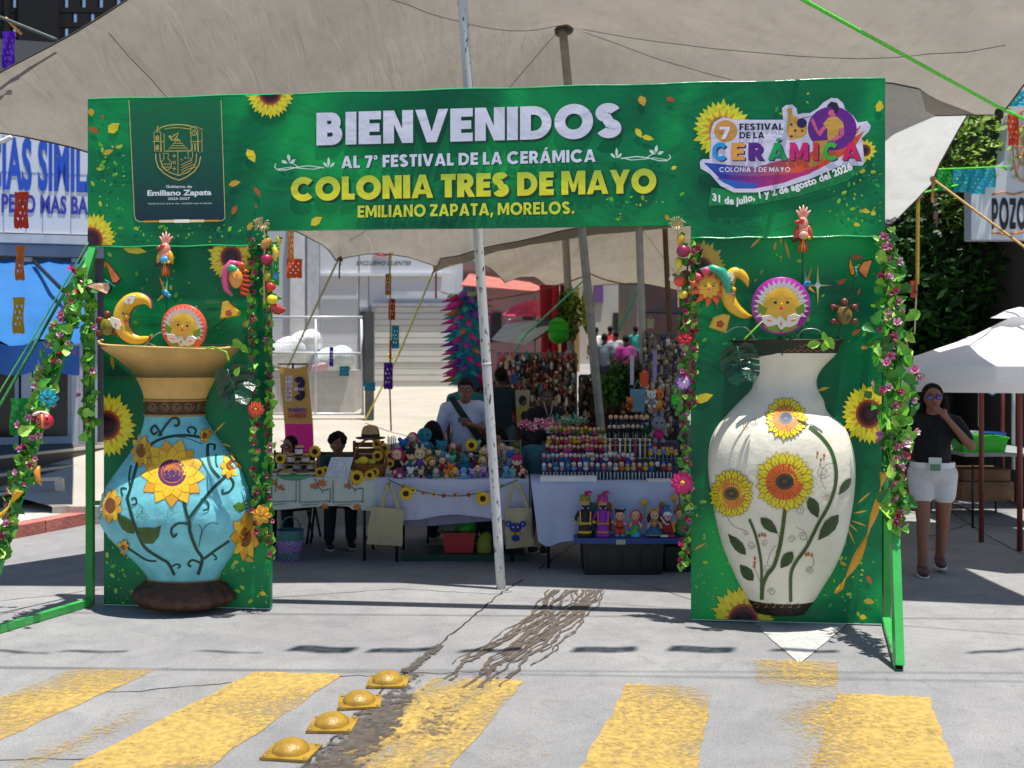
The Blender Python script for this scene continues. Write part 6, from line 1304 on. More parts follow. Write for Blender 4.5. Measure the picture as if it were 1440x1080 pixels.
# ================================================================== MARKET TABLES UNDER THE TARPAULIN
def cloth(label, x0, x1, y0, y1, zt, hem, col, folds=.012, seed=0, x0slant=0, sides=True, name='tablecloth'):
 """hem(u) -> z of the lower edge along the front, u 0..1"""
 c = Vector(((x0 + x1) / 2, y0, zt)); mb = MB(M(col, .85, .05, 3, .25, 60, trans=.12)); n = 44; m = 9; vs = []; rnd = random.Random(seed); ph = rnd.uniform(0, 6)
 w = lambda u, v: folds * v * (math.sin(u * 19 + ph) + .6 * math.sin(u * 41 + 2 * ph) + .3 * math.sin(u * 83))
 for i in range(n + 1):
  u = i / n; x = x0 + (x1 - x0) * u; hz_ = hem(u)
  vs.append((x, y1, zt + .003)); vs.append((x, y0 + .01, zt + .004 + .002 * math.sin(u * 30)))
  for j in range(m + 1): v = j / m; vs.append((x + (x0slant * v if u < .2 else 0) * (1 - u / .2), y0 - .006 - .02 * v + w(u, v), zt - (zt - hz_) * v))
 k = m + 3; mb.add([Vector(v) - c for v in vs], [[i * k + j, (i + 1) * k + j, (i + 1) * k + j + 1, i * k + j + 1] for i in range(n) for j in range(k - 1)])
 if sides:
  for x, hz_ in ((x0, hem(0)), (x1, hem(1))): mb.add([Vector(v) - c for v in [(x, y0, zt), (x, y1, zt), (x, y1, hz_ + .03), (x, y0, hz_)]], [[0, 1, 2, 3]])
 o = single(name, mb, label, 'tablecloth', c); return o, w
def table(label, x0, x1, y0, y1, zt, c='#b8b8b4', legc='#2c2c2e'):
 t = thing('folding_table', label, 'table', ((x0 + x1) / 2, y0, 0), 0, 'folding tables of the stalls'); mb = MB(M(c, .6)); mb.box(x0 + .01, x1 - .01, y0 + .015, y1 - .01, zt - .035, zt - .004); mb.build('table_top', t, True)
 for x in (x0 + .12, x1 - .12):
  for y in (y0 + .08, y1 - .08): mb = MB(M(legc, .4, metal=.5)); mb.tube([(x, y, zt - .036), (x, y, .0)], .013, 8); mb.build('leg', t, True)
  mb = MB(M(legc, .4, metal=.5)); mb.tube([(x, y0 + .08, .18), (x, y1 - .08, .18)], .009, 6); mb.build('leg_brace', t, True)
 return t
XA0, XA1 = P(330, 0, 9.45).x, P(533, 0, 9.45).x; XB0, XB1 = P(531, 0, 9.40).x, P(744, 0, 9.40).x; XC0, XC1 = P(747, 0, 9.10).x, P(1040, 0, 9.10).x
ZA, ZB, ZC = P(0, 672, 9.45).z, P(0, 674.5, 9.40).z, P(0, 679, 9.10).z
table('folding table under the flower bordered cloth at the honey stall', XA0 + .05, XA1 - .02, 9.45, 10.2, ZA - .003); table('folding table under the lilac white cloth with the sunflower string', XB0 + .04, XB1 - .03, 9.40, 10.15, ZB - .003); table('folding table under the pale blue white cloth behind the black tub', XC0 + .03, XC1, 9.10, 9.95, ZC - .003)
hA = lambda u: P(0, 714 + 3 * math.sin(u * 7) + (3 if u > .8 else 0), 9.45).z
ca, wa = cloth('cream tablecloth printed with orange flowers and dark scalloped frames', XA0, XA1, 9.45, 10.2, ZA, hA, '#d3d8d4', .008, 1)
cb, wb = cloth('lilac white tablecloth hung with the sunflower string and two bags', XB0, XB1, 9.40, 10.15, ZB, lambda u: P(0, 727 + 4 * math.sin(u * 9), 9.40).z, '#c9c9e2', .014, 2)
cloth('thin lilac under-cloth showing below the lilac white tablecloth', XB0 + .08, XB1 - .25, 9.47, 10.1, ZB - .02, lambda u: P(0, 736 + 3 * math.sin(u * 5), 9.45).z, '#8c8aa6', .012, 5, sides=False)
cloth('pale blue white tablecloth falling in a low corner behind the black tub', XC0, XC1, 9.10, 9.95, ZC, lambda u: P(0, 757 + (9 * math.exp(-((u - .05) / .06) ** 2)) - 8 * math.exp(-((u - .2) / .1) ** 2) * 0 + 3 * math.sin(u * 12), 9.10).z, '#b9c4e4', .02, 3, .06)
def pattern_on(cl, Y, wf, x0, x1, zt, hem):
 mb = MB(); mb.smooth = False; c = Vector(cl.location)
 def pos(px, py, k):
  p = P(px, py, Y); u = (p.x - x0) / (x1 - x0); v = max(0, (zt - p.z) / (zt - hem(u))); return Vector((p.x, Y - .006 - .02 * v + wf(u, v) - .004 - .0003 * k, p.z)) - c
 k = [0]
 def strk(pts, w, m):
  k[0] = (k[0] + 1) % 20; mb.mat(m);
  for q_ in stroke_quads(pts, w): mb.poly([pos(x, y, k[0]) for x, y in q_])
 def disc(cx, cy, rx, ry, m, n=7):
  k[0] = (k[0] + 1) % 20; mb.mat(m); mb.poly([pos(cx + rx * (1 if i % 2 else .6) * math.cos(PI * i / n), cy + ry * (1 if i % 2 else .6) * math.sin(PI * i / n), k[0]) for i in range(2 * n)])
 return mb, strk, disc
mb, strk, disc = pattern_on(ca, 9.45, wa, XA0, XA1, ZA, hA); DKV = M('#1f2f2c', .8); ORF = M('#c9763e', .8, .2, 20); GRF = M('#2f5a2a', .8)
wav = lambda x0, y0, x1, y1, n=12: [(x0 + (x1 - x0) * i / n + (1.0 if i % 2 else -1.0) * (abs(y1 - y0) > abs(x1 - x0)), y0 + (y1 - y0) * i / n + (1.0 if i % 2 else -1.0) * (abs(x1 - x0) > abs(y1 - y0))) for i in range(n + 1)]
for x0, x1 in ((372, 417), (422, 465), (469, 511)): strk(wav(x0, 675, x0, 706), .9, DKV); strk(wav(x1, 686 if x1 > 420 else 675, x1, 706), .9, DKV); strk(wav(x0, 706, x1, 704, 18), .9, DKV); strk(wav(x0 + 3, 710, x1 - 16, 708, 12), .8, DKV)
for x, y, r_ in ((384, 678, 7), (395, 685, 5.5), (441, 683, 6), (453, 679, 8), (488, 683, 5.5), (500, 677, 8), (457, 711, 6), (503, 712, 7), (372, 676, 6)): disc(x, y, r_, r_ * .8, ORF); disc(x + 4, y + 3, 2.5, 1.6, GRF, 4)
for pts in (((390, 672), (389, 685), (387, 692)), ((443, 672), (448, 684), (454, 690), (463, 687)), ((490, 673), (492, 682), (500, 688), (510, 686)), ((454, 690), (454, 693)), ((500, 688), (500, 692))): strk(list(pts), 1.1, DKV)
pm = mb.build('printed_pattern', ca); pm['kind'] = 'stuff'
t = thing('sunflower_string', 'green cord strung with crochet sunflowers across the lilac white tablecloth', 'garland', P(546, 676, 9.33));
pts = [(546, 674), (560, 681), (580, 688), (600, 693), (625, 697), (650, 697), (675, 693), (700, 687), (715, 680), (728, 675)]; mb = MB(M('#1f7a5a', .8)); mb.tube([P(x, y, 9.33) for x, y in smooth_prof(pts, 4)], .006, 6); mb.build('cord', t, True)
def mini_sun(par, px, py, Y, r, c1='#e2b81e', c2='#3a2412', name='sunflower', n=11):
 p = P(px, py, Y); mb = MB(M(c1, .7, .15, 30))
 for i in range(n): a_ = 2 * PI * i / n; u, v = math.cos(a_), math.sin(a_); k = r * 3.0 / n; mb.add([(p.x + u * r * .3 - v * k * .5, p.y, p.z + v * r * .3 + u * k * .5), (p.x + u * r * .75 - v * k, p.y - .012, p.z + v * r * .75 + u * k), (p.x + u * r, p.y + .004, p.z + v * r), (p.x + u * r * .75 + v * k, p.y - .012, p.z + v * r * .75 - u * k), (p.x + u * r * .3 + v * k * .5, p.y, p.z + v * r * .3 - u * k * .5)], [[0, 1, 2, 3, 4]])
 mb.mat(M(c2, .9, .3, 40)); mb.ell((p.x, p.y - .012, p.z), (r * .42, r * .18, r * .42), 10, 6); return mb.build(name, par, True)
for x, y, r_ in ((571, 694, .062), (679, 701, .064)): mini_sun(t, x, y, 9.29, r_)
for x, y, r_, c1, c2 in ((581, 689, .028, '#e2cf3a', '#4a6a1e'), (567, 684, .022, '#c97a3a', '#8a4a1e'), (595, 693, .020, '#c97a3a', '#a8641e'), (610, 695, .024, '#e2c23a', '#2a1a10'), (624, 697, .022, '#c0602a', '#7a3a1a'), (640, 696, .024, '#d8922a', '#6a3a1a'), (659, 696, .022, '#b8562a', '#7a3a1a'), (672, 694, .022, '#e2cf3a', '#8a6a1e'), (706, 683, .018, '#8aa83a', '#4a6a1e')): mini_sun(t, x, y, 9.30, r_, c1, c2, 'crochet_flower', 7)
def jar(label, px, py, Y=9.62, h=.085, r=.04, glass='#4a2c14'):
 p = P(px, py, Y); t = thing('honey_jar', label, 'jar', p, 0, 'jars stacked on the wooden rack'); g = MB(M(glass, .12, .2, 10, coat=.5)); g.lathe([(0, 0), (r, 0), (r, h * .78), (r * .86, h * .84)], n=14); g.build('glass', t)
 l = MB(M('#c9a24a', .5)); l.lathe([(r * .92, h * .82), (r * .95, h), (0, h)], n=14); l.build('lid', t); w_ = MB(M('#cfc6d2', .8)); w_.lathe([(r * 1.01, h * .14), (r * 1.01, h * .66)], n=8, a0=-PI * .85, a1=-PI * .15); w_.build('paper_label', t)
jar('honey jar alone on the top shelf of the wooden rack', 421, 640); jar('honey jar in the second tier of the rack, nearer the sunglasses woman', 410, 651); jar('honey jar in the second tier of the rack, below the top one to its right', 430, 651)
jar('honey jar at the left of the three jar tier', 396, 661); jar('honey jar in the centre of the three jar tier', 418, 661); jar('honey jar at the right end of the three jar tier', 437, 661); jar('honey jar standing low at the left end of the honey stall', 386, 673, 9.55); jar('small amber jar beside the left jar of the second tier', 402, 645, 9.7, .06, .026, '#8a4a24')
rk = thing('jar_rack', 'stepped wooden rack carrying the honey jars', 'rack', P(418, 672, 9.62)); WD = M('#8a6a44', .75, .25, 14)
for y, x0, x1 in ((641.5, 410, 434), (652.5, 398, 446), (662.5, 386, 446)): a, b = P(x0, y, 9.57), P(x1, y, 9.57); mb = MB(WD); mb.box(a.x, b.x, 9.56, 9.68, a.z - .012, a.z); mb.build('shelf', rk, True)
for x in (399, 445): a, b = P(x, 672, 9.6), P(x, 640, 9.6); mb = MB(WD); mb.box(a.x - .008, a.x + .008, 9.68, 9.70, a.z, b.z); mb.build('post', rk, True)
def cloth_sunflower(label, px, py, Y, r): t = thing('cloth_sunflower', label, 'sunflower', P(px, py, Y), 0, 'fabric sunflowers around the honey stall'); mini_sun(t, px, py, Y, r, '#e0b01e', '#2c1a0c', 'petals', 13); return t
for a in (('fabric sunflower at the left of the jar rack', 394, 645, 9.5, .055), ('fabric sunflower on the right shoulder of the jar rack', 443, 635, 9.62, .06), ('fabric sunflower low beside the white menu sheet', 450, 664, 9.5, .05), ('second low fabric sunflower nearest the menu sheet', 457, 662, 9.52, .045),
          ('large fabric sunflower in front of the wicker basket', 502, 671, 9.40, .068), ('fabric sunflower lying on its side before the basket', 520, 668, 9.42, .05), ('fabric sunflower standing at the front right of the basket', 527, 664, 9.5, .045), ('sunflower at the top of the wreath on the wooden crate', 530, 624, 9.72, .05), ('second sunflower of the wreath, leaning to the right', 541, 630, 9.70, .05), ('dark hearted sunflower in the middle of the wreath', 531, 641, 9.66, .055), ('sunflower on the outer right side of the wreath', 549, 641, 9.66, .055), ('lowest sunflower of the wreath beside the plush toys', 549, 652, 9.62, .042), ('large sunflower on a stick in front of the man in the pale shirt', 663, 626, 9.75, .062), ('sunflower half buried among the plush toys', 606, 650, 9.62, .06)): cloth_sunflower(*a)
mb = MB(M('#5aa07a', .9, .2, 20)); a = P(415, 671, 9.5); mb.ell((0, 0, 0), (.17, .08, .035), 16, 8); single('green_cloth', mb, 'crumpled green cloth in front of the jar rack', 'cloth', a)
for px, lb, c in ((403, 'shallow dish of golden sweets on the green cloth', '#b08a3a'), (425, 'dish of brown sweets on the green cloth', '#7a4026')):
 t = thing('sweet_dish', lb, 'dish', P(px, 667, 9.47)); mb = MB(M('#d8d8d0', .4)); mb.lathe([(0, 0), (.04, 0), (.07, .02)], n=14); mb.build('dish', t); mb = MB(M(c, .8, .3, 40, .6, 60)); mb.ell((0, 0, .02), (.06, .05, .025), 12, 7); mb.build('sweets', t)
t = thing('menu_sheet', 'white slanting menu sheet covered in tiny blue marks', 'menu', P(478, 672, 9.46)); q4 = [P(456, 672, 9.46), P(489, 672, 9.46), P(497, 643, 9.56), P(466, 643, 9.56)]
mb = MB(M('#d3d6e4', .4)); mb.prism(q4, (0, .006, 0)); mb.build('sheet', t, True); mb = MB(M('#4a5a94', .7)); rnd = random.Random(4)
for r_ in range(9):
 for k in range(13):
  if rnd.random() < .8: u = (k + .8) / 14.5; v = (r_ + .8) / 10.2; w_ = .022 * rnd.uniform(.5, 1.1); p = lambda u, v: (q4[0].lerp(q4[1], u)).lerp(q4[3].lerp(q4[2], u), v) + Vector((0, -.003, 0)); mb.poly([p(u, v), p(u + w_ * 1.3, v), p(u + w_ * 1.3, v + .04), p(u, v + .04)])
mb.build('printed_marks', t, True, kind='stuff')
t = thing('wooden_crate', 'brown wooden crate set on end behind the wicker basket', 'crate', P(520, 672, 9.8)); CW = M('#6a4426', .8, .3, 10)
for k in range(6): a, b = P(496, 671 - k * 8.4, 9.8), P(540, 664 - k * 8.4, 9.8); mb = MB(CW); mb.box(a.x, b.x, 9.8, 9.815, a.z, b.z); mb.build('slat', t, True)
for x in (496, 536): a, b = P(x, 672, 9.78), P(x + 4, 620, 9.78); mb = MB(CW); mb.box(a.x, b.x, 9.785, 9.8, a.z, b.z); mb.build('post', t, True)
t = thing('wicker_basket', 'wicker basket with a tall arched handle holding yellow fruit', 'basket', P(520, 672, 9.6)); mb = MB(M('#8a5428', .8, .35, 30, .9, 60)); mb.lathe([(.001, 0), (.13, 0), (.155, .11), (.16, .125), (.145, .125), (.12, .02)], n=20, sy=.6); mb.build('bowl', t)
mb = MB(M('#7a4a24', .8, .3, 30)); mb.tube([(.15 * math.cos(R(a_)), 0, .11 + .24 * math.sin(R(a_))) for a_ in range(0, 181, 15)], .010, 7); mb.build('handle', t)
for lb, px, py, r_, c in (('big yellow melon in the wicker basket', 511, 648, .05, '#d8b42a'), ('small yellow fruit left of the melon in the basket', 503, 650, .032, '#c8b03a'), ('pale green fruit at the right of the basket', 523, 650, .036, '#a8b03a')): mb = MB(M(c, .5, .15, 15)); mb.ell((0, 0, 0), (r_, r_ * .9, r_ * .8), 14, 9); mb.tube([(0, 0, r_ * .7), (.006, 0, r_)], .004, 5); single('fruit', mb, lb, 'fruit', P(px, py, 9.6))
t = thing('straw_hat', 'straw hat with a dark brim resting on the wooden crate', 'hat', P(521, 617, 9.8)); mb = MB(M('#b08e62', .85, .2, 30, .5, 80)); mb.lathe([(.085, .02), (.08, .08), (.06, .115), (.03, .125), (0, .12)], n=20, sy=.9); mb.build('crown', t); mb = MB(M('#2a231c', .8)); mb.lathe([(.086, .015), (.0865, .045)], n=20, sy=.9); mb.build('hat_band', t); mb = MB(M('#3a2f24', .85, .2, 30)); mb.lathe([(.08, .02), (.125, .008), (.14, .014), (.125, .0), (.08, .012)], n=24, sy=.9); mb.build('brim', t)
t = thing('pen_bundle', 'upright bundle of thin grey souvenir pens right of the straw hat', 'pens', P(551, 636, 9.85))
for i in range(9): mb = MB(M(('#8a90b0', '#c8cad8', '#5a6080')[i % 3], .4)); mb.tube([((i % 5) * .016 - .035, (i // 5) * .02, 0), ((i % 5) * .018 - .036, (i // 5) * .02, .13 + .01 * (i % 3))], .005, 6); mb.build('pen', t)
DCOL = {'teal': '#1a7a92', 'blue': '#2a6ac0', 'pink': '#d8508c', 'magenta': '#b41a6a', 'white': '#dcdce0', 'yellow': '#dcb83a', 'brown': '#6a4226', 'black': '#1a1a20', 'grey': '#7a8290', 'purple': '#6a3a94', 'green': '#3a7a3a', 'red': '#b42434', 'cream': '#d8bc9a', 'orange': '#d8742a', 'lilac': '#b09ad0', 'mint': '#6ab8a0', 'navy': '#222c54', 'olive': '#6a6a2a', 'sky': '#6aaad8', 'wine': '#6a1430'}
KN = dict(rough=.95, var=.2, scale=60, bump=.6, bscale=160)
def CC(c): return M(DCOL[c], **KN)
SKINC = M('#d8b090', .9, .1, 40)
def plush(label, px, py, Y, h, hair, body, kind='doll', skin=None, rz=0):
 """py = bottom of the toy; h = height in photo pixels"""
 p = P(px, py, Y); H = h * Y / F; t = thing('crochet_' + ('doll' if kind in ('doll', 'hat') else kind), label, 'crochet toy', p, rz, 'crochet toys piled on the middle table'); sk = SKINC if skin is None and kind in ('doll', 'hat') else CC(skin or hair)
 b = MB(CC(body)); b.ell((0, 0, H * .27), (H * .19, H * .15, H * .24), 12, 8); b.build('body', t)
 hd = MB(sk); hd.ell((0, -H * .02, H * .68), (H * .25, H * .22, H * .24), 14, 9); hd.build('head', t)
 l = MB(sk if kind != 'doll' else CC(body));
 for sx in (-1, 1): l.tube([(sx * H * .1, -.0, H * .12), (sx * H * .14, -H * .16, H * .06)], [H * .08, H * .085], 8); l.ell((sx * H * .14, -H * .19, H * .07), H * .085, 8, 6)
 l.build('legs', t)
 for sx in (-1, 1): a = MB(sk); a.tube([(sx * H * .15, 0, H * .42), (sx * H * .26, -H * .05, H * .28)], [H * .06, H * .055], 7); a.ell((sx * H * .27, -H * .06, H * .26), H * .065, 8, 6); a.build('arm', t)
 hm = MB(CC(hair))
 if kind == 'doll': hm.ell((0, H * .05, H * .73), (H * .275, H * .21, H * .245), 14, 9); [hm.tube([(sx * H * .24, H * .0, H * .74), (sx * H * .27, -H * .02, H * .55), (sx * H * .23, -H * .03, H * .36)], [H * .09, H * .08, H * .03], 8) for sx in (-1, 1)]; hm.build('hair', t)
 elif kind == 'hat': hm.lathe([(H * .27, H * .74), (H * .25, H * .84), (H * .16, H * .94), (0, H * .98)], n=14); hm.tube([(H * .27 * math.cos(a_), H * .25 * math.sin(a_), H * .745) for a_ in [PI * 2 * i / 12 for i in range(13)]], H * .035, 6); hm.ell((0, 0, H), H * .06, 8, 6); hm.build('hat', t)
 elif kind in ('bear', 'koala', 'mouse'): k_ = {'bear': .085, 'koala': .13, 'mouse': .15}[kind]; [hm.ell((sx * H * .2, 0, H * .88), (H * k_, H * .05, H * k_), 10, 7) for sx in (-1, 1)]; hm.ell((0, -H * .22, H * .62), (H * .09, H * .06, H * .07), 8, 6); hm.build('ears', t)['kind'] = 'stuff'
 elif kind in ('bunny', ): [hm.tube([(sx * H * .1, 0, H * .86), (sx * H * .13, 0, H * 1.0), (sx * H * .12, .0, H * 1.12)], [H * .05, H * .06, H * .03], 8) for sx in (-1, 1)]; hm.build('ears', t)
 elif kind == 'octopus':
  for i in range(8): a_ = 2 * PI * i / 8; hm.tube([(H * .1 * math.cos(a_), H * .1 * math.sin(a_), H * .3), (H * .32 * math.cos(a_), H * .26 * math.sin(a_), H * .1), (H * .42 * math.cos(a_), H * .34 * math.sin(a_), H * .14)], [H * .09, H * .07, H * .03], 8)
  hm.build('tentacles', t)['kind'] = 'stuff'
 e = MB(M('#0c0c0e', .2))
 for sx in (-1, 1): e.ell((sx * H * .09, -H * .235, H * .69), (H * .035, H * .02, H * .04), 8, 5)
 e.build('eyes', t); return t
PT = [  # px, bottom py, Y, height px, hair, body, kind
 (559, 661, 9.62, 26, 'magenta', 'black', 'doll'), (579, 661, 9.62, 26, 'black', 'teal', 'hat'), (590, 660, 9.60, 26, 'cream', 'purple', 'bunny'), (562, 674, 9.47, 14, 'magenta', 'white', 'bear'), (556, 674, 9.5, 12, 'wine', 'magenta', 'doll'), (577, 674, 9.47, 14, 'white', 'grey', 'mouse'), (592, 674, 9.47, 12, 'cream', 'wine', 'bear'), (604, 674, 9.47, 12, 'black', 'teal', 'koala'), (613, 673, 9.48, 13, 'teal', 'mint', 'doll'), (608, 664, 9.58, 16, 'brown', 'olive', 'doll'),
 (613, 662, 9.62, 16, 'grey', 'mint', 'octopus'), (622, 661, 9.60, 16, 'brown', 'red', 'doll'), (634, 670, 9.5, 16, 'orange', 'yellow', 'bear'), (628, 674, 9.45, 12, 'orange', 'cream', 'mouse'), (640, 673, 9.46, 13, 'yellow', 'olive', 'hat'), (652, 674, 9.45, 15, 'sky', 'white', 'octopus'), (644, 674, 9.47, 10, 'lilac', 'pink', 'bunny'), (664, 674, 9.45, 13, 'lilac', 'blue', 'koala'), (672, 672, 9.48, 16, 'wine', 'grey', 'doll'), (680, 673, 9.47, 15, 'lilac', 'purple', 'bunny'), (679, 661, 9.6, 16, 'yellow', 'olive', 'doll'),
 (668, 661, 9.58, 11, 'wine', 'magenta', 'octopus'), (681, 649, 9.7, 17, 'yellow', 'magenta', 'doll'), (688, 660, 9.6, 15, 'brown', 'yellow', 'bear'), (655, 662, 9.6, 18, 'teal', 'blue', 'octopus'), (636, 657, 9.65, 14, 'mint', 'grey', 'mouse'), (621, 647, 9.72, 24, 'teal', 'sky', 'bear'), (597, 640, 9.80, 34, 'teal', 'sky', 'octopus'), (580, 634, 9.80, 22, 'pink', 'magenta', 'doll'), (567, 640, 9.75, 20, 'blue', 'navy', 'koala'), (583, 641, 9.72, 15, 'green', 'brown', 'hat'), (597, 642, 9.70, 12, 'brown', 'white', 'doll'),
 (603, 648, 9.68, 14, 'olive', 'brown', 'doll'), (616, 648, 9.66, 13, 'cream', 'teal', 'bear'), (637, 640, 9.75, 15, 'pink', 'green', 'doll'), (645, 642, 9.74, 14, 'brown', 'olive', 'bear'), (638, 648, 9.7, 12, 'green', 'olive', 'octopus'), (671, 636, 9.8, 14, 'mint', 'grey', 'mouse'), (711, 650, 9.7, 15, 'olive', 'yellow', 'doll'), (706, 640, 9.75, 14, 'yellow', 'red', 'doll'), (717, 655, 9.65, 20, 'blue', 'sky', 'bear'), (727, 668, 9.5, 24, 'magenta', 'wine', 'hat'), (727, 640, 9.75, 16, 'olive', 'yellow', 'bear'),
 (712, 672, 9.5, 15, 'sky', 'mint', 'octopus'), (721, 674, 9.46, 12, 'mint', 'sky', 'mouse'), (735, 674, 9.48, 14, 'wine', 'black', 'doll'), (571, 648, 9.68, 12, 'mint', 'red', 'doll'), (592, 648, 9.70, 12, 'purple', 'navy', 'doll'), (560, 645, 9.72, 11, 'green', 'teal', 'bear'), (629, 652, 9.66, 11, 'white', 'lilac', 'bunny'), (650, 651, 9.68, 12, 'grey', 'mint', 'bear'), (662, 650, 9.68, 12, 'navy', 'wine', 'doll'), (697, 661, 9.6, 14, 'green', 'orange', 'doll'), (697, 674, 9.47, 13, 'purple', 'cream', 'bunny')]
used_l = {}
for i, (px, py, Y, h, a_, b_, k) in enumerate(PT):
 where = 'at the table edge' if py > 668 else 'low down' if py > 655 else 'high up' if py > 642 else 'on top'
 near = 'by the sunflower wreath' if px < 575 else 'below the dark haired head' if px < 612 else 'before the phone man' if px < 668 else 'beside the white pole' if px < 700 else 'right of the white pole'
 lb = {'doll': f'{a_} haired crochet doll in {b_}', 'hat': f'crochet doll in {a_} hat and {b_} clothes', 'bunny': f'{a_} crochet bunny in {b_}', 'bear': f'{a_} crochet bear with {b_} body', 'mouse': f'{a_} big eared crochet mouse in {b_}', 'koala': f'{a_} crochet koala in {b_}', 'octopus': f'{a_} crochet octopus with {b_} trim'}[k] + f', {where}, {near}'
 plush(lb, px, py, Y, h * 1.24, a_, b_, k, None, random.uniform(-.4, .4))
t = thing('display_steps', 'covered step display holding up the crochet toys', 'display stand', P(640, 674, 9.6));
for k_, (y0, y1, zz_) in enumerate(((9.56, 9.66, 661), (9.66, 9.76, 648), (9.76, 9.95, 640))): a, b = P(556, zz_ + 2, y0), P(735, 0, y0); mb = MB(M('#6a6678', .9, .1, 5)); mb.box(a.x, b.x, y0, y1, ZB + .006, a.z); mb.build('step', t, True)
t = thing('keyring_stand', 'thin wire stand hung with metal key rings right of the white pole', 'display stand', P(722, 674, 9.55)); mb = MB(M('#7a7c80', .4, metal=.6))
for x in (703, 732): mb.tube([P(x, 674, 9.6), P(x, 618, 9.6)], .005, 6)
for y in (620, 634, 648): mb.tube([P(703, y, 9.6), P(732, y, 9.6)], .004, 6)
mb.build('frame', t, True)
for x, y in ((683, 629), (710, 631), (716, 652), (706, 655)): c = P(x, y, 9.58); mb = MB(M('#b8bcc0', .3, metal=.8)); mb.tube([c + Vector((.016 * math.cos(k), 0, .016 * math.sin(k))) for k in [2 * PI * i / 12 for i in range(13)]], .003, 5); mb.build('key_ring', t, True)
def topper_mesh(hair, face_, body, hat=False, ears=False):
 mb = MB(M('#8890a0', .4)); mb.tube([(0, 0, -.075), (0, 0, 0)], .004, 6); mb.mat(CC(body)); mb.lathe([(.0, 0), (.020, .0), (.017, .018), (.008, .030)], n=9); mb.ell((-.017, -.004, .018), (.007, .007, .010), 6, 4); mb.ell((.017, -.004, .018), (.007, .007, .010), 6, 4)
 mb.mat(SKINC if face_ == 'skin' else CC(face_)); mb.ell((0, -.003, .045), (.018, .017, .018), 10, 7); mb.mat(CC(hair)); mb.ell((0, .004, .050), (.020, .016, .018), 10, 7)
 if hat: mb.lathe([(.022, .055), (.015, .062), (.012, .078), (0, .082)], n=9)
 if ears: mb.ell((-.014, 0, .066), (.007, .005, .012), 6, 4); mb.ell((.014, 0, .066), (.007, .005, .012), 6, 4)
 mb.mat(M('#0c0c0e', .3)); mb.ell((-.007, -.0195, .047), .0028, 6, 4); mb.ell((.007, -.0195, .047), .0028, 6, 4); return mb.mesh('pen_topper')
TM = {}
def topper(px, py, Y, hair, face_, body, opt='', row='', group=''):
 k = (hair, face_, body, opt)
 if k not in TM: TM[k] = topper_mesh(hair, face_, body, 'h' in opt, 'e' in opt)
 o = bpy.data.objects.new('pen_topper', TM[k]); COL.objects.link(o); o.location = P(px, py, Y); o.rotation_euler = (0, 0, random.uniform(-.3, .3)); s = random.uniform(.92, 1.1); o.scale = (s, s, s)
 NR[row] = NR.get(row, 0) + 1; fc = '' if face_ == 'skin' else ' ' + face_ + ' faced'
 tag(o, f'{hair} {"hatted" if "h" in opt else "eared" if "e" in opt else "haired"}{fc} pen doll in {body}, {ORD[NR[row] - 1]} from the left in the {row}', 'pen doll', 'souvenir pen dolls in the ' + row)
ORD = 'first second third fourth fifth sixth seventh eighth ninth tenth eleventh twelfth thirteenth fourteenth fifteenth sixteenth seventeenth eighteenth nineteenth twentieth twenty-first twenty-second twenty-third'.split(); NR = {}
rnd = random.Random(12);
front = [('white', 'white', 'sky', ''), ('pink', 'white', 'red', ''), ('teal', 'teal', 'sky', ''), ('white', 'white', 'lilac', 'e'), ('teal', 'sky', 'blue', 'h'), ('white', 'cream', 'sky', ''), ('white', 'white', 'purple', ''), ('sky', 'white', 'white', 'e'), ('cream', 'skin', 'purple', ''), ('sky', 'white', 'teal', ''), ('purple', 'skin', 'pink', ''), ('white', 'white', 'grey', ''), ('brown', 'skin', 'white', ''), ('yellow', 'skin', 'orange', ''), ('blue', 'skin', 'yellow', 'h'), ('orange', 'skin', 'cream', ''), ('yellow', 'skin', 'red', ''), ('green', 'skin', 'yellow', ''), ('yellow', 'yellow', 'blue', ''), ('white', 'white', 'black', ''), ('blue', 'skin', 'red', 'h'), ('navy', 'skin', 'orange', '')]
for i, (a_, f_, b_, o_) in enumerate(front): topper(765 + i * 8.4, 661, 9.35, a_, f_, b_, o_, 'front row')
for i in range(21): a_, f_, b_, o_ = rnd.choice(front[:13]); topper(765 + i * 6.2, 648 + rnd.uniform(-1, 1), 9.5, rnd.choice(['magenta', 'sky', 'white', 'purple', 'blue', 'pink']), rnd.choice(['white', 'skin']), rnd.choice(['blue', 'purple', 'white', 'teal', 'magenta']), rnd.choice(['', 'e']), 'second row')
for i in range(15): topper(770 + i * 6.2, 635 + rnd.uniform(-1, 1), 9.62, rnd.choice(['brown', 'wine', 'orange', 'magenta']), 'skin', rnd.choice(['magenta', 'pink', 'wine']), '', 'third row')
for i in range(14): topper(772 + i * 6.0, 623 + rnd.uniform(-2, 2), 9.74, rnd.choice(['yellow', 'red', 'pink', 'olive', 'green']), 'skin', rnd.choice(['red', 'yellow', 'pink', 'orange']), '', 'fourth row')
for i in range(13): topper(776 + i * 6.0, 610 + rnd.uniform(-2, 2), 9.86, rnd.choice(['red', 'pink', 'magenta', 'orange', 'mint']), rnd.choice(['skin', 'yellow']), rnd.choice(['pink', 'green', 'yellow']), '', 'top row')
for i in range(8): topper(859 + i * 7.2, 594, 9.9, rnd.choice(['yellow', 'cream', 'orange']), 'skin', 'navy', '', 'blond row')
for i in range(8): topper(857 + i * 6.6, 607, 9.8, 'black', 'white' if i % 2 else 'skin', 'black', '', 'black row')
for i in range(7): topper(915 + i * 5.8, 640 - (i % 2) * 3, 9.55, rnd.choice(['red', 'blue', 'yellow', 'wine']), 'skin', rnd.choice(['red', 'yellow', 'sky']), 'h', 'short daisy row')
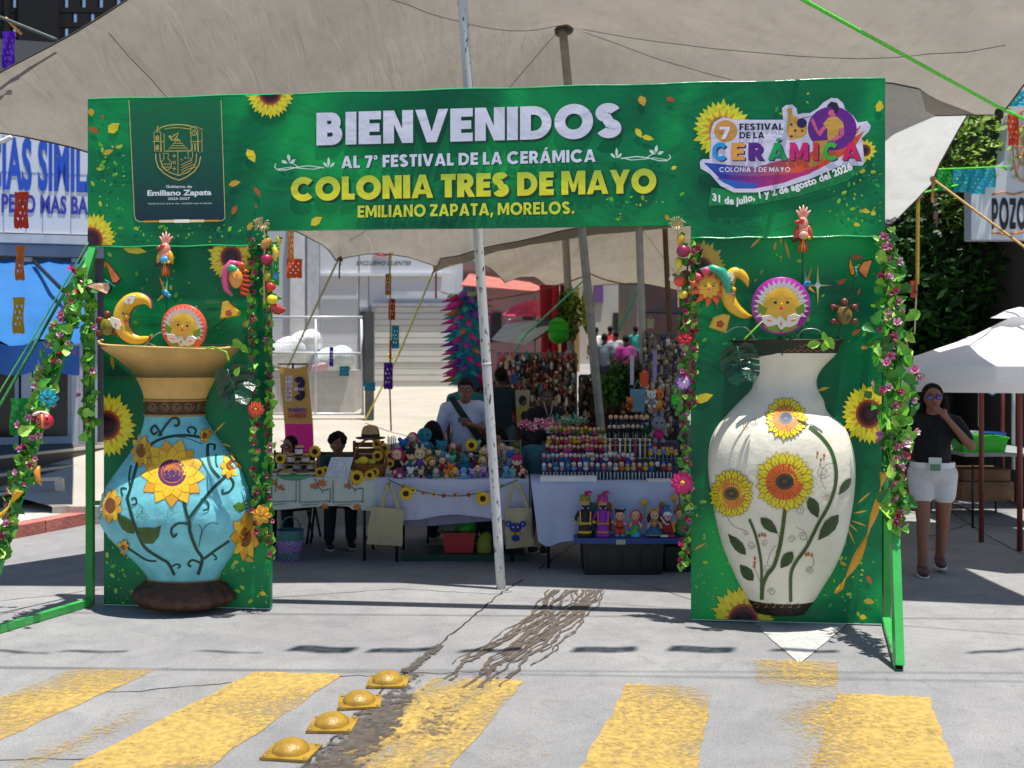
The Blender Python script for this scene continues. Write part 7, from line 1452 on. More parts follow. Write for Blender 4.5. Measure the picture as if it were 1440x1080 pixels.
t = thing('pen_rack', 'stepped rack full of souvenir pen dolls on the pale blue white cloth', 'display stand', P(850, 678, 9.4)); RKM = M('#3a4258', .7, .2, 10)
for y0, y1, zz_ in ((9.3, 9.42, 676), (9.42, 9.56, 657), (9.56, 9.68, 646), (9.68, 9.8, 634), (9.8, 9.93, 621)): a, b = P(762, zz_, y0), P(955, 0, y0); mb = MB(RKM); mb.box(a.x, b.x, y0, y1, ZC + .006, a.z); mb.build('step', t, True)
for px in range(764, 946, 5): mb = MB(M('#c8ccd4', .4)); mb.tube([P(px, 677, 9.29), P(px, 664, 9.29)], .004, 6); mb.build('pen', t, True)
for x0, x1, y0, y1, lb in ((760, 839, 670.5, 677.5, 'long white tray along the table edge in front of the pen rack'), (911, 960, 675, 680, 'short white tray at the table edge beside the column garland')): a, b = P(x0, y1, 9.14), P(x1, y0, 9.14); mb = MB(M('#d8dade', .5)); mb.box(a.x, b.x, 9.12, 9.26, a.z, b.z); mb.box(a.x + .01, b.x - .01, 9.118, 9.12, a.z + .006, b.z - .006); single('white_tray', mb.xf(Matrix.Translation(-a)), lb, 'tray', a)
t = thing('pen_grid', 'white wire grid holding a row of slim cream and red pens', 'display stand', P(885, 650, 9.62)); mb = MB(M('#c8cad0', .4))
for y in (617, 626, 644): mb.tube([P(852, y, 9.6), P(922, y, 9.6)], .004, 5)
for x in range(852, 925, 14): mb.tube([P(x, 610, 9.6), P(x, 655, 9.6)], .003, 5)
mb.build('wire_grid', t, True, kind='stuff')
for i in range(9): px = 858 + i * 7; mb = MB(M(('#d8cc9a', '#b8202e', '#e0dcd0', '#c8b83a')[i % 4], .4, .1, 10)); mb.tube([P(px, 652, 9.57), P(px, 622, 9.57)], [.009, .007], 7); mb.ell(P(px, 619, 9.57), .012, 8, 5); mb.build('pen', t, True)
def bush(label, pos, r, n, cols_, ls=.03, name='leafy_bunch', cat='plant', sq=(1, 1, 1), parts=False, seed=1):
 rnd = random.Random(seed); mb = MB(); mb.smooth = False
 for i in range(n):
  d = Vector((rnd.gauss(0, 1), rnd.gauss(0, 1), rnd.gauss(0, 1))).normalized() * (rnd.random() ** .45) * r; d = Vector((d.x * sq[0], d.y * sq[1], d.z * sq[2])); mb.mat(M(rnd.choice(cols_), .7, .2, 20)); u = Vector((rnd.gauss(0, 1), rnd.gauss(0, 1), rnd.gauss(0, 1))).normalized(); v = u.orthogonal().normalized(); k = ls * rnd.uniform(.6, 1.3)
  mb.add([d - u * k, d + v * k * .5, d + u * k, d - v * k * .5], [[0, 1, 2, 3]])
 return mb
b_ = bush('', None, .06, 160, ['#0f4a2c', '#1f6a3a', '#0c3a24'], .018, seed=4); o = single('dark_green_pompom', b_, 'dark green bristly bush right of the black pen dolls', 'ornament', P(910, 607, 9.7)); o['kind'] = 'stuff'
b_ = bush('', None, .1, 260, ['#d8608a', '#e8a0b8', '#e8d0d8', '#c83a6a'], .02, sq=(2.3, 1, .7), seed=5); o = single('pink_ribbon_heap', b_, 'heap of pink and white ribbon bows behind the top pen row', 'ribbon bows', P(760, 598, 10.0)); o['kind'] = 'stuff'
b_ = bush('', None, .1, 200, ['#5aa08a', '#c8c8a8', '#3a8a7a', '#b8a878'], .024, sq=(2.4, 1, .6), seed=6); o = single('mint_cloth_heap', b_, 'heap of mint and sand coloured crochet pieces below the lanyard man', 'crochet heap', P(795, 592, 10.1)); o['kind'] = 'stuff'
plush('grey and pink long plush figure hanging by the garlanded column', 926, 622, 9.6, 40, 'grey', 'magenta', 'bunny'); plush('orange plush giraffe among the hanging bags', 925, 578, 10.2, 34, 'orange', 'yellow', 'bear', 'orange'); plush('white spotted plush dog among the hanging bags', 916, 573, 10.1, 26, 'white', 'grey', 'bear', 'white'); plush('orange plush cat low at the left of the hanging bags', 886, 577, 10.2, 20, 'orange', 'brown', 'bear', 'orange')
tb = thing('storage_tub', 'black plastic storage tub with blue lid carrying six souvenir dolls', 'storage tub', P(882, 808, 8.9)); TY = 8.9; a, b = P(819, 806, TY), P(934, 762, TY); BK = M('#0b1018', .45, .2, 5); mb = MB(BK)
x0, x1, z1 = a.x, b.x, b.z; mb.prism([(x0 + .02, TY, .0), (x1 - .02, TY, .0), (x1, TY, z1), (x0, TY, z1)], (0, .42, 0)); mb.build('box', tb, True)
for k in range(4): xx = x0 + .06 + k * (x1 - x0 - .1) / 4; mb = MB(M('#0e1520', .4)); mb.box(xx, xx + .09, TY - .008, TY - .001, .03, z1 - .05); mb.build('moulded_panel', tb, True)
mb = MB(M('#123a86', .4, .12, 6)); a, b = P(808, 764, TY), P(966, 756, TY); mb.box(a.x, b.x, TY - .03, TY + .46, a.z, b.z); mb.build('lid', tb, True); mb = MB(M('#a8ac9a', .6)); a, b = P(866, 763, TY), P(879, 758, TY); mb.box(a.x, b.x, TY - .034, TY - .0305, a.z - .01, b.z); mb.build('paper_label', tb, True)
mb = MB(BK); a, b = P(932, 806, TY + .1), P(990, 770, TY + .1); mb.prism([(a.x + .03, TY + .12, 0), (b.x, TY + .12, 0), (b.x, TY + .12, b.z), (a.x + .02, TY + .12, b.z)], (0, .3, 0)); single('dark_crate', mb.xf(Matrix.Translation(-a)), 'dark crate standing right behind the storage tub', 'crate', a)
TZ = P(0, 756, TY - .03).z; E = lambda px, lb, nm: thing(nm, lb, 'souvenir doll', (P(px, 0, TY).x, TY + .03, TZ), 0, 'souvenir dolls on the storage tub')
u_ = TY / F
def eyes(t, z, x=.014, y=-.05, r=.006):
 e = MB(M('#0c0c0e', .25)); [e.ell((sx * x, y, z), (r, .004, r * 1.1), 8, 5) for sx in (-1, 1)]; e.build('eyes', t)
def chinelo(px, lb, robe, trim, hatc, back):
 t = E(px, lb, 'carnival_dancer_doll'); R_ = M(robe, .6, .15, 20); TR = M(trim, .5, .2, 20)
 mb = MB(R_); mb.lathe([(0, 0), (.066, 0), (.066, .02), (.05, .025), (.055, .06), (.048, .10), (.052, .12), (.046, .20), (.02, .24)], n=16, sy=.75); mb.build('robe', t)
 for z in (.03, .105): mb = MB(TR); mb.lathe([(.0575, z), (.059, z + .012), (.0575, z + .02)], n=16, sy=.75); mb.build('trim', t)
 mb = MB(TR); [mb.bar((sx * .04, -.045, .10), (sx * .044, -.04, .215), .010, .006) for sx in (-1, 1)]; mb.bar((-.04, -.047, .115), (.04, -.047, .115), .006, .01); mb.build('border', t)
 for sx in (-1, 1): mb = MB(R_); mb.tube([(sx * .045, 0, .21), (sx * .075, -.01, .16), (sx * .078, -.02, .135)], [.016, .016, .012], 8); mb.build('sleeve', t); mb = MB(M('#caa21e', .5)); mb.ell((sx * .08, -.022, .125), .013, 8, 6); mb.build('glove', t)
 mb = MB(M('#dcb49c', .7)); mb.ell((0, -.006, .262), (.036, .036, .036), 14, 10); mb.build('head', t); mb = MB(M('#0a0a0c', .9)); mb.tube([(-.032, -.034, .262), (-.012, -.044, .256), (0, -.046, .250), (.012, -.044, .256), (.032, -.034, .262)], [.005, .010, .013, .010, .005], 8); mb.ell((0, -.042, .238), (.012, .01, .012), 8, 6); mb.build('beard', t); eyes(t, .272, .012, -.041, .004)
 mb = MB(M(hatc, .5, .3, 50)); mb.lathe([(.040, .285), (.047, .30), (.042, .325), (.05, .345), (.0, .35)], n=16); mb.build('hat', t); mb = MB(TR); mb.lathe([(.0475, .288), (.049, .298)], n=16); mb.build('hat_band', t)
 rn = random.Random(px); mb = MB(M('#d0307a', .8, .3, 30))
 for i in range(14): mb.tube([(rn.uniform(-.02, .02), rn.uniform(-.01, .01), .345), (rn.uniform(.0, .05), rn.uniform(-.02, .02), .365 + rn.uniform(0, .02)), (rn.uniform(.02, .07), 0, .36)], [.004, .005, .002], 5)
 mb.build('plume', t)['kind'] = 'stuff'; mb = MB(M(back, .8, .2, 20)); mb.prism([(.03, .03, .04), (.085, .035, .04), (.08, .035, .27), (.04, .03, .29)], (0, .02, 0)); mb.build('cape', t)
chinelo(823, 'bearded dancer doll in a black robe with yellow borders, first on the tub', '#141418', '#c8a41e', '#7a7a1e', '#1a5a6a'); chinelo(848, 'bearded dancer doll in a purple robe with tan borders', '#8a1ab0', '#b0703a', '#a02a7a', '#7a4a30')
def fig(px, lb, hair, hairfn, body, base=None, skin='#d8a888', sc=1.0):
 t = E(px, lb, 'souvenir_doll');
 mb = MB(M(skin, .6)); mb.ell((0, -.008, .178), (.037, .035, .038), 16, 11); mb.tube([(0, 0, .13), (0, 0, .15)], .011, 8); mb.build('head', t); eyes(t, .180, .014, -.043, .0055); m_ = MB(M('#b8404a', .5)); m_.ell((0, -.043, .163), (.006, .003, .003), 8, 5); m_.build('mouth', t)
 h = MB(M(hair, .8, .3, 40)); hairfn(h); h.build('hair', t); body(t); return t
def arms(t, c, dx=.055, z=.08):
 for sx in (-1, 1): a = MB(M(c, .6)); a.tube([(sx * .022, 0, .128), (sx * dx * .8, -.01, .105), (sx * dx, -.02, z)], [.010, .009, .007], 7); a.build('arm', t)
def b1(t):   # orange suit boy
 b = MB(M('#c8401e', .7, .15, 20)); b.tube([(0, 0, .07), (0, 0, .13)], [.030, .034], 12); [b.tube([(sx * .018, 0, .075), (sx * .022, 0, .02)], [.019, .020], 10) for sx in (-1, 1)]; b.build('suit', t); bb = MB(M('#14181c', .7)); bb.lathe([(.0325, .07), (.0325, .084)], n=14); bb.build('belt', t); arms(t, '#d8a888'); sv = MB(M('#1a3a8a', .7)); [sv.tube([(sx * .048, -.014, .092), (sx * .053, -.018, .084)], .011, 8) for sx in (-1, 1)]; sv.build('wristband', t)
 s = MB(M('#3a9ac0', .6)); [s.ell((sx * .024, -.012, .010), (.020, .028, .012), 10, 6) for sx in (-1, 1)]; s.build('shoes', t)
def hspike(h):
 h.ell((0, .006, .195), (.040, .036, .030), 14, 8); rn = random.Random(3)
 for i in range(16): a_ = rn.uniform(0, 6.28); h.tube([(.024 * math.cos(a_), .02 * math.sin(a_), .208), (.052 * math.cos(a_), .03 * math.sin(a_), .222 + rn.uniform(-.01, .02))], [.012, .001], 6)
fig(872, 'spiky haired boy doll in an orange suit with blue shoes', '#0c0c10', hspike, b1)
def b2(t):
 b = MB(M('#c83a7a', .6)); b.tube([(0, 0, .095), (0, 0, .13)], [.020, .024], 10); b.build('top', t); k = MB(M('#3aa82e', .5, .25, 40)); k.tube([(0, 0, .10), (0, 0, .06), (-.02, -.02, .035), (-.05, -.02, .03)], [.024, .026, .02, .013], 10); k.prism([(-.045, -.02, .035), (-.085, -.015, .055), (-.075, -.015, .03), (-.085, -.015, .008)], (0, .008, 0)); k.build('fish_tail', t); arms(t, '#d8a888', .05, .075); r_ = MB(M('#3aa0c0', .7, .2, 30)); r_.lathe([(0, 0), (.045, 0), (.04, .018), (.02, .06), (0, .065)], n=14); r_.build('rock', t)
fig(894, 'red haired girl doll with a green fish tail on a blue base', '#a81a4a', lambda h: (h.ell((.004, .01, .186), (.042, .036, .038), 14, 9), h.tube([(.03, .01, .19), (.045, 0, .15), (.04, -.005, .115)], [.02, .02, .006], 8), h.tube([(-.03, .0, .19), (-.04, -.005, .16)], [.016, .006], 8)), b2)
def b3(t):
 b = MB(M('#c88a2a', .6)); b.tube([(0, 0, .085), (0, 0, .13)], [.018, .024], 10); b.build('blouse', t); k = MB(M('#1f5a8a', .7, .2, 30)); k.lathe([(.0, .01), (.075, .015), (.07, .035), (.05, .06), (.018, .088)], n=18, sy=.8); k.build('skirt', t); z_ = MB(M('#b89a2a', .6)); z_.lathe([(.076, .014), (.077, .020)], n=18, sy=.8); z_.build('hem', t); arms(t, '#d8a888', .06, .07)
 c_ = MB(M('#d8a01e', .5)); c_.lathe([(.036, .205), (.04, .225), (.03, .222)], n=12, sy=.8); [c_.tube([(x, -.01, .215), (x * 1.6, -.01, .245)], [.006, .001], 5) for x in (-.026, -.01, .01, .026)]; c_.build('crown', t)
fig(921, 'brown haired girl doll with golden crown and wide blue skirt', '#3a1a14', lambda h: (h.ell((0, .01, .188), (.041, .036, .037), 14, 9), [h.tube([(sx * .034, .004, .185), (sx * .046, 0, .15), (sx * .05, 0, .11)], [.018, .02, .006], 8) for sx in (-1, 1)]), b3)
def b4(t):
 b = MB(M('#8a1428', .7, .2, 20)); b.lathe([(0, .03), (.05, .03), (.044, .08), (.026, .13)], n=14, sy=.7); b.build('tunic', t); c_ = MB(M('#c8861e', .6)); [c_.prism([(sx * .045, .0, .035), (sx * .075, .01, .035), (sx * .06, .01, .12), (sx * .03, .0, .13)], (0, .012, 0)) for sx in (-1, 1)]; c_.build('cape', t)
 pl = MB(M('#c8ccd0', .6)); pl.box(-.06, .0, -.045, .03, .002, .02); pl.build('plinth', t); pl = MB(M('#b41a2e', .6)); pl.box(.002, .06, -.045, .03, .002, .02); pl.build('plinth', t); k = MB(M('#14141a', .7)); k.ell((0, -.005, .03), (.05, .035, .014), 12, 6); k.build('feet', t)
 n_ = MB(M('#c8142a', .5)); n_.ell((0, -.045, .166), (.008, .006, .011), 8, 6); [n_.ell((sx * .028, -.03, .165), (.010, .006, .010), 8, 6) for sx in (-1, 1)]; n_.build('red_nose', t); sc_ = MB(M('#d0d0d8', .6)); sc_.tube([(-.06, -.03, .17), (-.035, -.04, .13), (-.01, -.045, .105), (.01, -.045, .11)], .006, 6); sc_.build('crook', t)
def h4(h): h.ell((0, .008, .19), (.042, .036, .036), 14, 9); h.lathe([(.030, .215), (.02, .235), (.024, .262), (.0, .27)], n=12)
fig(939, 'white faced clown doll with blue hair on a white and red plinth', '#1a6a9a', h4, b4, skin='#d8d8dc')
def b5(t): b = MB(M('#3a7a3a', .7, .3, 30)); b.lathe([(0, 0), (.05, 0), (.045, .06), (.02, .13)], n=14); b.build('dress', t); arms(t, '#d8a888')
f5 = fig(958, 'curly haired doll in green half hidden by the column garland', '#7a5a2a', lambda h: (h.ell((0, .008, .19), (.043, .038, .038), 14, 9), h.ell((0, 0, .24), (.03, .02, .03), 10, 7)), b5); f5.location.y += .06
def fan_(px, py, c, lb):
 mb = MB(M(c, .6, .2, 30)); mb.ell((0, 0, .07), (.03, .012, .028), 12, 8); mb.tube([(0, 0, -.06), (0, 0, .05)], .006, 6); single('souvenir_fan', mb, lb, 'souvenir', P(px, py, 9.05))
fan_(906, 718, '#d8a41e', 'yellow round fan on a stick behind the red haired doll'); fan_(956, 704, '#a83a3a', 'dark red round fan behind the clown doll'); fan_(948, 712, '#c8962a', 'golden feather fan right behind the clown doll')
for px, lb, c in ((838, 'teal wrapped doll standing behind the two dancers', '#1f6a72'), (932, 'pink and lilac feathered doll behind the crowned doll', '#a84a8a')):
 t = thing('souvenir_doll', lb, 'souvenir doll', (P(px, 0, 9.05).x, 9.1, TZ), 0); mb = MB(M(c, .8, .3, 30)); mb.lathe([(0, 0), (.045, 0), (.04, .15), (.02, .22)], n=12); mb.build('robe', t); mb = MB(M('#9a6a4a', .7)); mb.ell((0, 0, .24), (.03, .03, .032), 12, 8); mb.build('head', t); mb = MB(M(c, .8, .4, 50)); [mb.tube([(0, 0, .26), (.05 * math.cos(R(a_)), 0, .27 + .05 * math.sin(R(a_)))], [.008, .002], 5) for a_ in range(20, 170, 25)]; mb.build('headdress', t)
def tote(label, pts, Y, hpts, motif=None, rz=0):
 t = thing('tote_bag', label, 'tote bag', P(*pts[0], Y), 0, 'canvas tote bags hanging from the middle table'); CV = M('#b5a988', .9, .08, 8, .5, 90)
 nx, nz = 10, 10; tl, tr, br, bl = [P(*p, Y) for p in pts]; vs = []
 for j in range(nz + 1):
  for i in range(nx + 1): u, v = i / nx, j / nz; p = tl.lerp(tr, u).lerp(bl.lerp(br, u), v); p.y -= .03 * math.sin(PI * u) * math.sin(PI * min(1, v * .9 + .1)) + .006 * math.sin(u * 9 + v * 5); p.x += .004 * math.sin(v * 9); vs.append(p)
 back = [v + Vector((0, .035, 0)) for v in vs]; mb = MB(CV); f = [[j * (nx + 1) + i, j * (nx + 1) + i + 1, (j + 1) * (nx + 1) + i + 1, (j + 1) * (nx + 1) + i] for j in range(nz) for i in range(nx)]; mb.add(vs, f); mb.add(back, f); mb.strip([vs[j * (nx + 1)] for j in range(nz + 1)], [back[j * (nx + 1)] for j in range(nz + 1)]); mb.strip([vs[j * (nx + 1) + nx] for j in range(nz + 1)], [back[j * (nx + 1) + nx] for j in range(nz + 1)]); mb.strip(vs[-nx - 1:], back[-nx - 1:]); mb.build('bag_body', t, True)
 h = MB(CV); P_ = [P(*p, Y - .006) for p in smooth_prof(hpts, 4)]; L = []; Rr = []
 for i, p in enumerate(P_): d = (P_[min(i + 1, len(P_) - 1)] - P_[max(i - 1, 0)]).normalized(); n_ = Vector((-d.z, 0, d.x)) * .017; L.append(p + n_); Rr.append(p - n_)
 h.strip(L, Rr); o = h.build('handle', t, True); m_ = o.modifiers.new('t', 'SOLIDIFY'); m_.thickness = .004
 if motif: motif(t, Y)
tote('plain natural canvas tote bag hanging left of the sunflower string', [(522, 712), (568, 716), (565, 768), (515, 765)], 9.30, [(537, 713), (541, 695), (546, 680), (550, 684), (556, 700), (560, 716)])
def koala(t, Y):
 B = M('#2a3f9a', **KN); p = P(725, 742, Y - .045); mb = MB(B); mb.ell(p, (.052, .014, .040), 14, 9); mb.build('crochet_head', t, True)
 for sx in (-1, 1): mb = MB(B); mb.ell(p + Vector((sx * .062, 0, .032)), (.027, .012, .027), 12, 8); mb.build('crochet_ear', t, True); mb = MB(M('#8a9ac8', **KN)); mb.ell(p + Vector((sx * .062, -.008, .032)), (.012, .008, .012), 8, 6); mb.build('ear_lining', t, True); mb = MB(M('#dcdce4', .6)); mb.ell(p + Vector((sx * .02, -.012, .006)), (.007, .004, .008), 8, 5); mb.build('eye', t, True); mb = MB(M('#c8a84a', **KN)); mb.ell(p + Vector((sx * .026, -.004, -.052)), (.02, .012, .015), 8, 6); mb.build('crochet_paw', t, True)
 mb = MB(M('#7a1a4a', **KN)); mb.ell(p + Vector((0, -.014, .0)), (.009, .006, .016), 8, 6); mb.build('nose', t, True); mb = MB(B); mb.ell(p + Vector((0, 0, -.092)), (.036, .012, .028), 12, 8); mb.build('crochet_body', t, True)
tote('canvas tote bag with a blue crochet koala, hanging right of the white pole', [(711, 714), (748, 714), (751, 768), (711, 772)], 9.28, [(714, 716), (716, 700), (722, 682), (727, 680), (732, 686), (738, 700), (742, 714)], koala)
t = thing('plastic_crate', 'red plastic crate stuffed with a green bag under the middle table', 'crate', P(645, 778, 9.7)); a, b = P(622, 778, 9.6), P(668, 749, 9.6); mb = MB(M('#b81420', .5, .15, 8)); mb.prism([(a.x + .02, 9.6, a.z), (b.x - .02, 9.6, a.z), (b.x, 9.6, b.z), (a.x, 9.6, b.z)], (0, .3, 0)); mb.build('box', t, True); mb = MB(M('#a80f1a', .5)); mb.box(a.x - .008, b.x + .008, 9.585, 9.598, b.z - .02, b.z); mb.build('rim', t, True)
for px, py, r_, c, lb in ((655, 742, .10, '#1f9a2e', 'bright green plastic bag bulging out of the red crate'), (633, 742, .11, '#5a6a5a', 'grey green plastic bag in the left of the red crate')):
 o = blob([('e', (0, 0, 0), (r_, .1, r_ * .8)), ('e', (r_ * .4, 0, r_ * .5), (r_ * .6, .08, r_ * .5))], .02, 1, 'plastic_bag', M(c, .35, .2, 12, .9, 25)); o.location = P(px, py, 9.75); tag(o, lb, 'bag')
a, b = P(566, 791, 9.5), P(738, 780, 9.5); mb = MB(M('#0f3a30', .6)); mb.box(0, b.x - a.x, 0, .5, 0, b.z - a.z); single('low_platform', mb, 'dark green low platform under the middle table', 'platform', a)
o = blob([('e', (0, 0, 0), (.07, .06, .13)), ('e', (.02, 0, .08), (.05, .05, .06))], .02, 1, 'cloth_bag', M('#8a8a2a', .8, .2, 12)); o.location = P(681, 768, 9.62); tag(o, 'olive yellow bag standing between the red crate and the pole', 'bag')
t = thing('woven_basket', 'purple and teal woven plastic basket under the flower bordered cloth', 'basket', P(408, 790, 9.55)); WV = bpy.data.materials.new('woven_plastic'); WV.use_nodes = True; N, L = nodes(WV); ck = N.new('ShaderNodeTexChecker'); ck.inputs['Scale'].default_value = 55; ck.inputs['Color1'].default_value = lin('#8a5ab0'); ck.inputs['Color2'].default_value = lin('#b89ac8'); tc = N.new('ShaderNodeTexCoord'); L.new(tc.outputs['Object'], ck.inputs[0]); L.new(ck.outputs[0], N['Principled BSDF'].inputs[0])
mb = MB(WV); mb.lathe([(.001, 0), (.10, 0), (.115, .20)], n=20); mb.mat(M('#4a7a7a', .6)); mb.lathe([(.115, .20), (.122, .29), (.115, .29), (.105, .05)], n=20); mb.build('basket_body', t); mb = MB(M('#4a7a7a', .6)); mb.tube([(.09 * math.cos(R(a_)), .02, .28 + .12 * math.sin(R(a_))) for a_ in range(0, 181, 20)], .008, 6); mb.build('handle', t)
def chair(label, px, Y, c='#1c1c20', back=True, rz=0):
 x = P(px, 0, Y).x; t = thing('folding_chair', label, 'chair', (x, Y, ground_h(x, Y)), rz, 'dark folding chairs behind the tables'); MT = M('#2a2b30', .4, metal=.6)
 mb = MB(M(c, .7)); mb.box(-.2, .2, -.2, .2, .43, .46); mb.build('seat', t); mb = MB(M(c, .7)); mb.box(-.2, .2, .2, .22, .62, .86); mb.build('backrest', t)
 for sx in (-1, 1): mb = MB(MT); mb.tube([(sx * .2, -.18, 0), (sx * .2, .12, .45), (sx * .2, .22, .88)], .012, 7); mb.build('leg', t); mb = MB(MT); mb.tube([(sx * .18, .24, 0), (sx * .18, -.15, .44)], .012, 7); mb.build('leg', t)
 return t
chair('dark folding chair of the sunglasses woman at the honey stall', 408, 10.55); chair('dark folding chair of the curly haired man at the honey stall', 470, 10.6); chair('dark folding chair behind the plain tote bag', 575, 10.6); chair('dark folding chair behind the right table with its legs showing', 790, 10.7)
# ================================================================== PEOPLE
def person(label, pos, rz, sc, skin, shirt, pants, hair, J={}, sleeve=.5, leg=.95, hairp=(), vox=.016, shoe='#2a2a2e', look=0, glasses=None, face=True, legs=True, crop=0):
 S = dict(hip=(0, 0, .93), chest=(0, 0, 1.22), neck=(0, 0, 1.41), head=(0, -.02, 1.56), shL=(-.17, 0, 1.36), shR=(.17, 0, 1.36), elL=(-.22, .02, 1.10), elR=(.22, .02, 1.10), wrL=(-.23, -.06, .87), wrR=(.23, -.06, .87), knL=(-.09, -.02, .50), knR=(.09, -.02, .50), anL=(-.09, .02, .09), anR=(.09, .02, .09)); S.update(J)
 S = {k: Vector(v) * sc for k, v in S.items()}; t = thing('person', label, 'person', pos, rz); g = lambda r: r * sc; SK = M(skin, .55, .06, 8)
 hd = S['head']; F_ = lambda x, y, z: hd + Matrix.Rotation(look, 3, 'Z') @ Vector((g(x), g(y), g(z)))
 pr = [('e', hd + Vector((0, g(.01), g(.015))), (g(.074), g(.09), g(.10))), ('e', F_(0, -.02, -.045), (g(.055), g(.062), g(.07))), ('e', F_(0, -.088, -.012), (g(.013), g(.02), g(.02))), ('e', F_(-.075, .01, -.01), (g(.012), g(.02), g(.03))), ('e', F_(.075, .01, -.01), (g(.012), g(.02), g(.03))), (S['neck'] - Vector((0, 0, g(.04))), hd - Vector((0, 0, g(.05))), g(.052), g(.048)),
          (S['hip'], S['chest'], g(.13), g(.12)), (S['shL'] * .8 + S['shR'] * .2, S['shR'] * .8 + S['shL'] * .2, g(.075), g(.075)), ('e', S['chest'] * .85 + S['neck'] * .15, (g(.15), g(.10), g(.16))), ('e', S['hip'], (g(.165), g(.12), g(.12)))]
 for s in 'LR':
  sh, el, wr = S['sh' + s], S['el' + s], S['wr' + s]; pr += [(sh, el, g(.052), g(.038)), (el, wr, g(.038), g(.025))]; d = (wr - el).normalized(); sd = d.orthogonal().normalized(); pr.append((wr, wr + d * g(.07), g(.026), g(.03)))
  for i in range(4): a = wr + d * g(.08) + sd * g((i - 1.5) * .017); pr.append((a, a + d * g((.07, .085, .08, .06)[i]) + d.cross(sd) * g(.02), g(.0095), g(.0075)))
  pr.append((wr + d * g(.03) + sd * g(.028), wr + d * g(.08) + sd * g(.055), g(.011), g(.009)))
  if legs: h = S['hip'] + Vector((g(-.09 if s == 'L' else .09), 0, g(-.03))); pr += [(h, S['kn' + s], g(.085), g(.055)), (S['kn' + s], S['an' + s], g(.055), g(.036))]
 blob(pr, vox, 3, 'body', SK, t)
 up = lambda a, b, k: a.lerp(b, k); e_ = g(.014); ce = S['hip'].lerp(S['chest'], crop) if crop else S['hip']
 sp = [(ce, S['chest'], g(.135) + e_ * .6, g(.125) + e_), (S['shL'] * .8 + S['shR'] * .2, S['shR'] * .8 + S['shL'] * .2, g(.075) + e_, g(.075) + e_), ('e', S['chest'] * .85 + S['neck'] * .15, (g(.15) + e_, g(.10) + e_, g(.16) + e_))]
 if not crop: sp.append(('e', S['hip'], (g(.165) + e_, g(.12) + e_, g(.11))))
 for s in 'LR':
  if sleeve: a, b = S['sh' + s], S['el' + s]; sp.append((a, up(a, b, min(1, sleeve * 1.2)), g(.056) + e_, g(.050) + e_));
  if sleeve > .9: sp.append((b, up(b, S['wr' + s], .95), g(.042) + e_, g(.03) + e_))
 blob(sp, vox, 2, 'shirt', M(shirt, .85, .10, 6, .4, 14), t)
 if legs:
  e2 = g(.016); pp = [('e', S['hip'] - Vector((0, 0, g(.01))), (g(.17) + e2, g(.125) + e2, g(.11) + e2))]
  for s in 'LR':
   h = S['hip'] + Vector((g(-.09 if s == 'L' else .09), 0, g(-.03))); k = S['kn' + s]; pp.append((h, up(h, k, min(1, leg * 2)), g(.088) + e2, g(.088 - .03 * min(1, leg * 2)) + e2 * 1.2))
   if leg > .5: pp.append((k, up(k, S['an' + s], leg * 2 - 1), g(.058) + e2, g(.045) + e2))
  blob(pp, vox, 2, 'trousers' if leg > .5 else 'shorts', M(pants, .85, .08, 8, .4, 20), t)
  for s in 'LR': a = S['an' + s]; blob([('e', a + Vector((0, g(-.05), g(-.045))), (g(.045), g(.12), g(.042))), ('e', a + Vector((0, g(.02), g(-.02))), (g(.042), g(.05), g(.06)))], vox, 1, 'shoe', M(shoe, .6), t); q = MB(M('#d8d8d8', .6)); q.ell(a + Vector((0, g(-.05), g(-.078))), (g(.047), g(.122), g(.014)), 14, 6); q.build('shoe_sole', t)
 hp = [('e', hd + Vector((0, g(.028), g(.035))), (g(.084), g(.092), g(.098)))] + [('e', hd + Vector(tuple(g(v) for v in c)), tuple(g(v) for v in r)) if len(r) == 3 else (hd + Vector(tuple(g(v) for v in c[:3])), hd + Vector(tuple(g(v) for v in c[3:])), g(r[0]), g(r[1])) for c, r in hairp]
 blob(hp, vox, 1, 'hair', M(hair, .75, .3, 12, .8, 40, spec=.2), t)
 if face:
  for sx in (-1, 1):
   if not glasses: q = MB(M('#e8e4e0', .3)); q.ell(F_(sx * .03, -.078, .005), (g(.012), g(.006), g(.006)), 8, 5); q.mat(M('#1a100c', .3)); q.ell(F_(sx * .03, -.083, .005), (g(.006), g(.003), g(.006)), 8, 5); q.build('eye', t)
   q = MB(M(hair, .7)); q.tube([F_(sx * .014, -.085, .028), F_(sx * .03, -.086, .034), F_(sx * .048, -.076, .026)], g(.0035), 5); q.build('eyebrow', t)
  q = MB(M('#8a3a3a', .5)); q.ell(F_(0, -.082, -.055), (g(.02), g(.006), g(.006)), 10, 5); q.build('mouth', t)
 if glasses:
  q = MB(M(glasses, .15, .1, 5, coat=1)); [q.ell(F_(sx * .033, -.09, .006), (g(.028), g(.006), g(.022)), 12, 7) for sx in (-1, 1)]; q.tube([F_(-.07, -.02, .01), F_(-.06, -.082, .012), F_(.06, -.082, .012), F_(.07, -.02, .01)], g(.003), 5); q.build('glasses', t)
 return t, S
LONG = [((0, .06, -.06), (.09, .055, .12)), ((-.08, .02, -.01, -.11, .02, -.24), (.036, .026)), ((.08, .02, -.01, .11, .02, -.24), (.036, .026)), ((0, .06, -.12, 0, .08, -.28), (.07, .03))]
Y = 9.0; b = G(1308, 806)
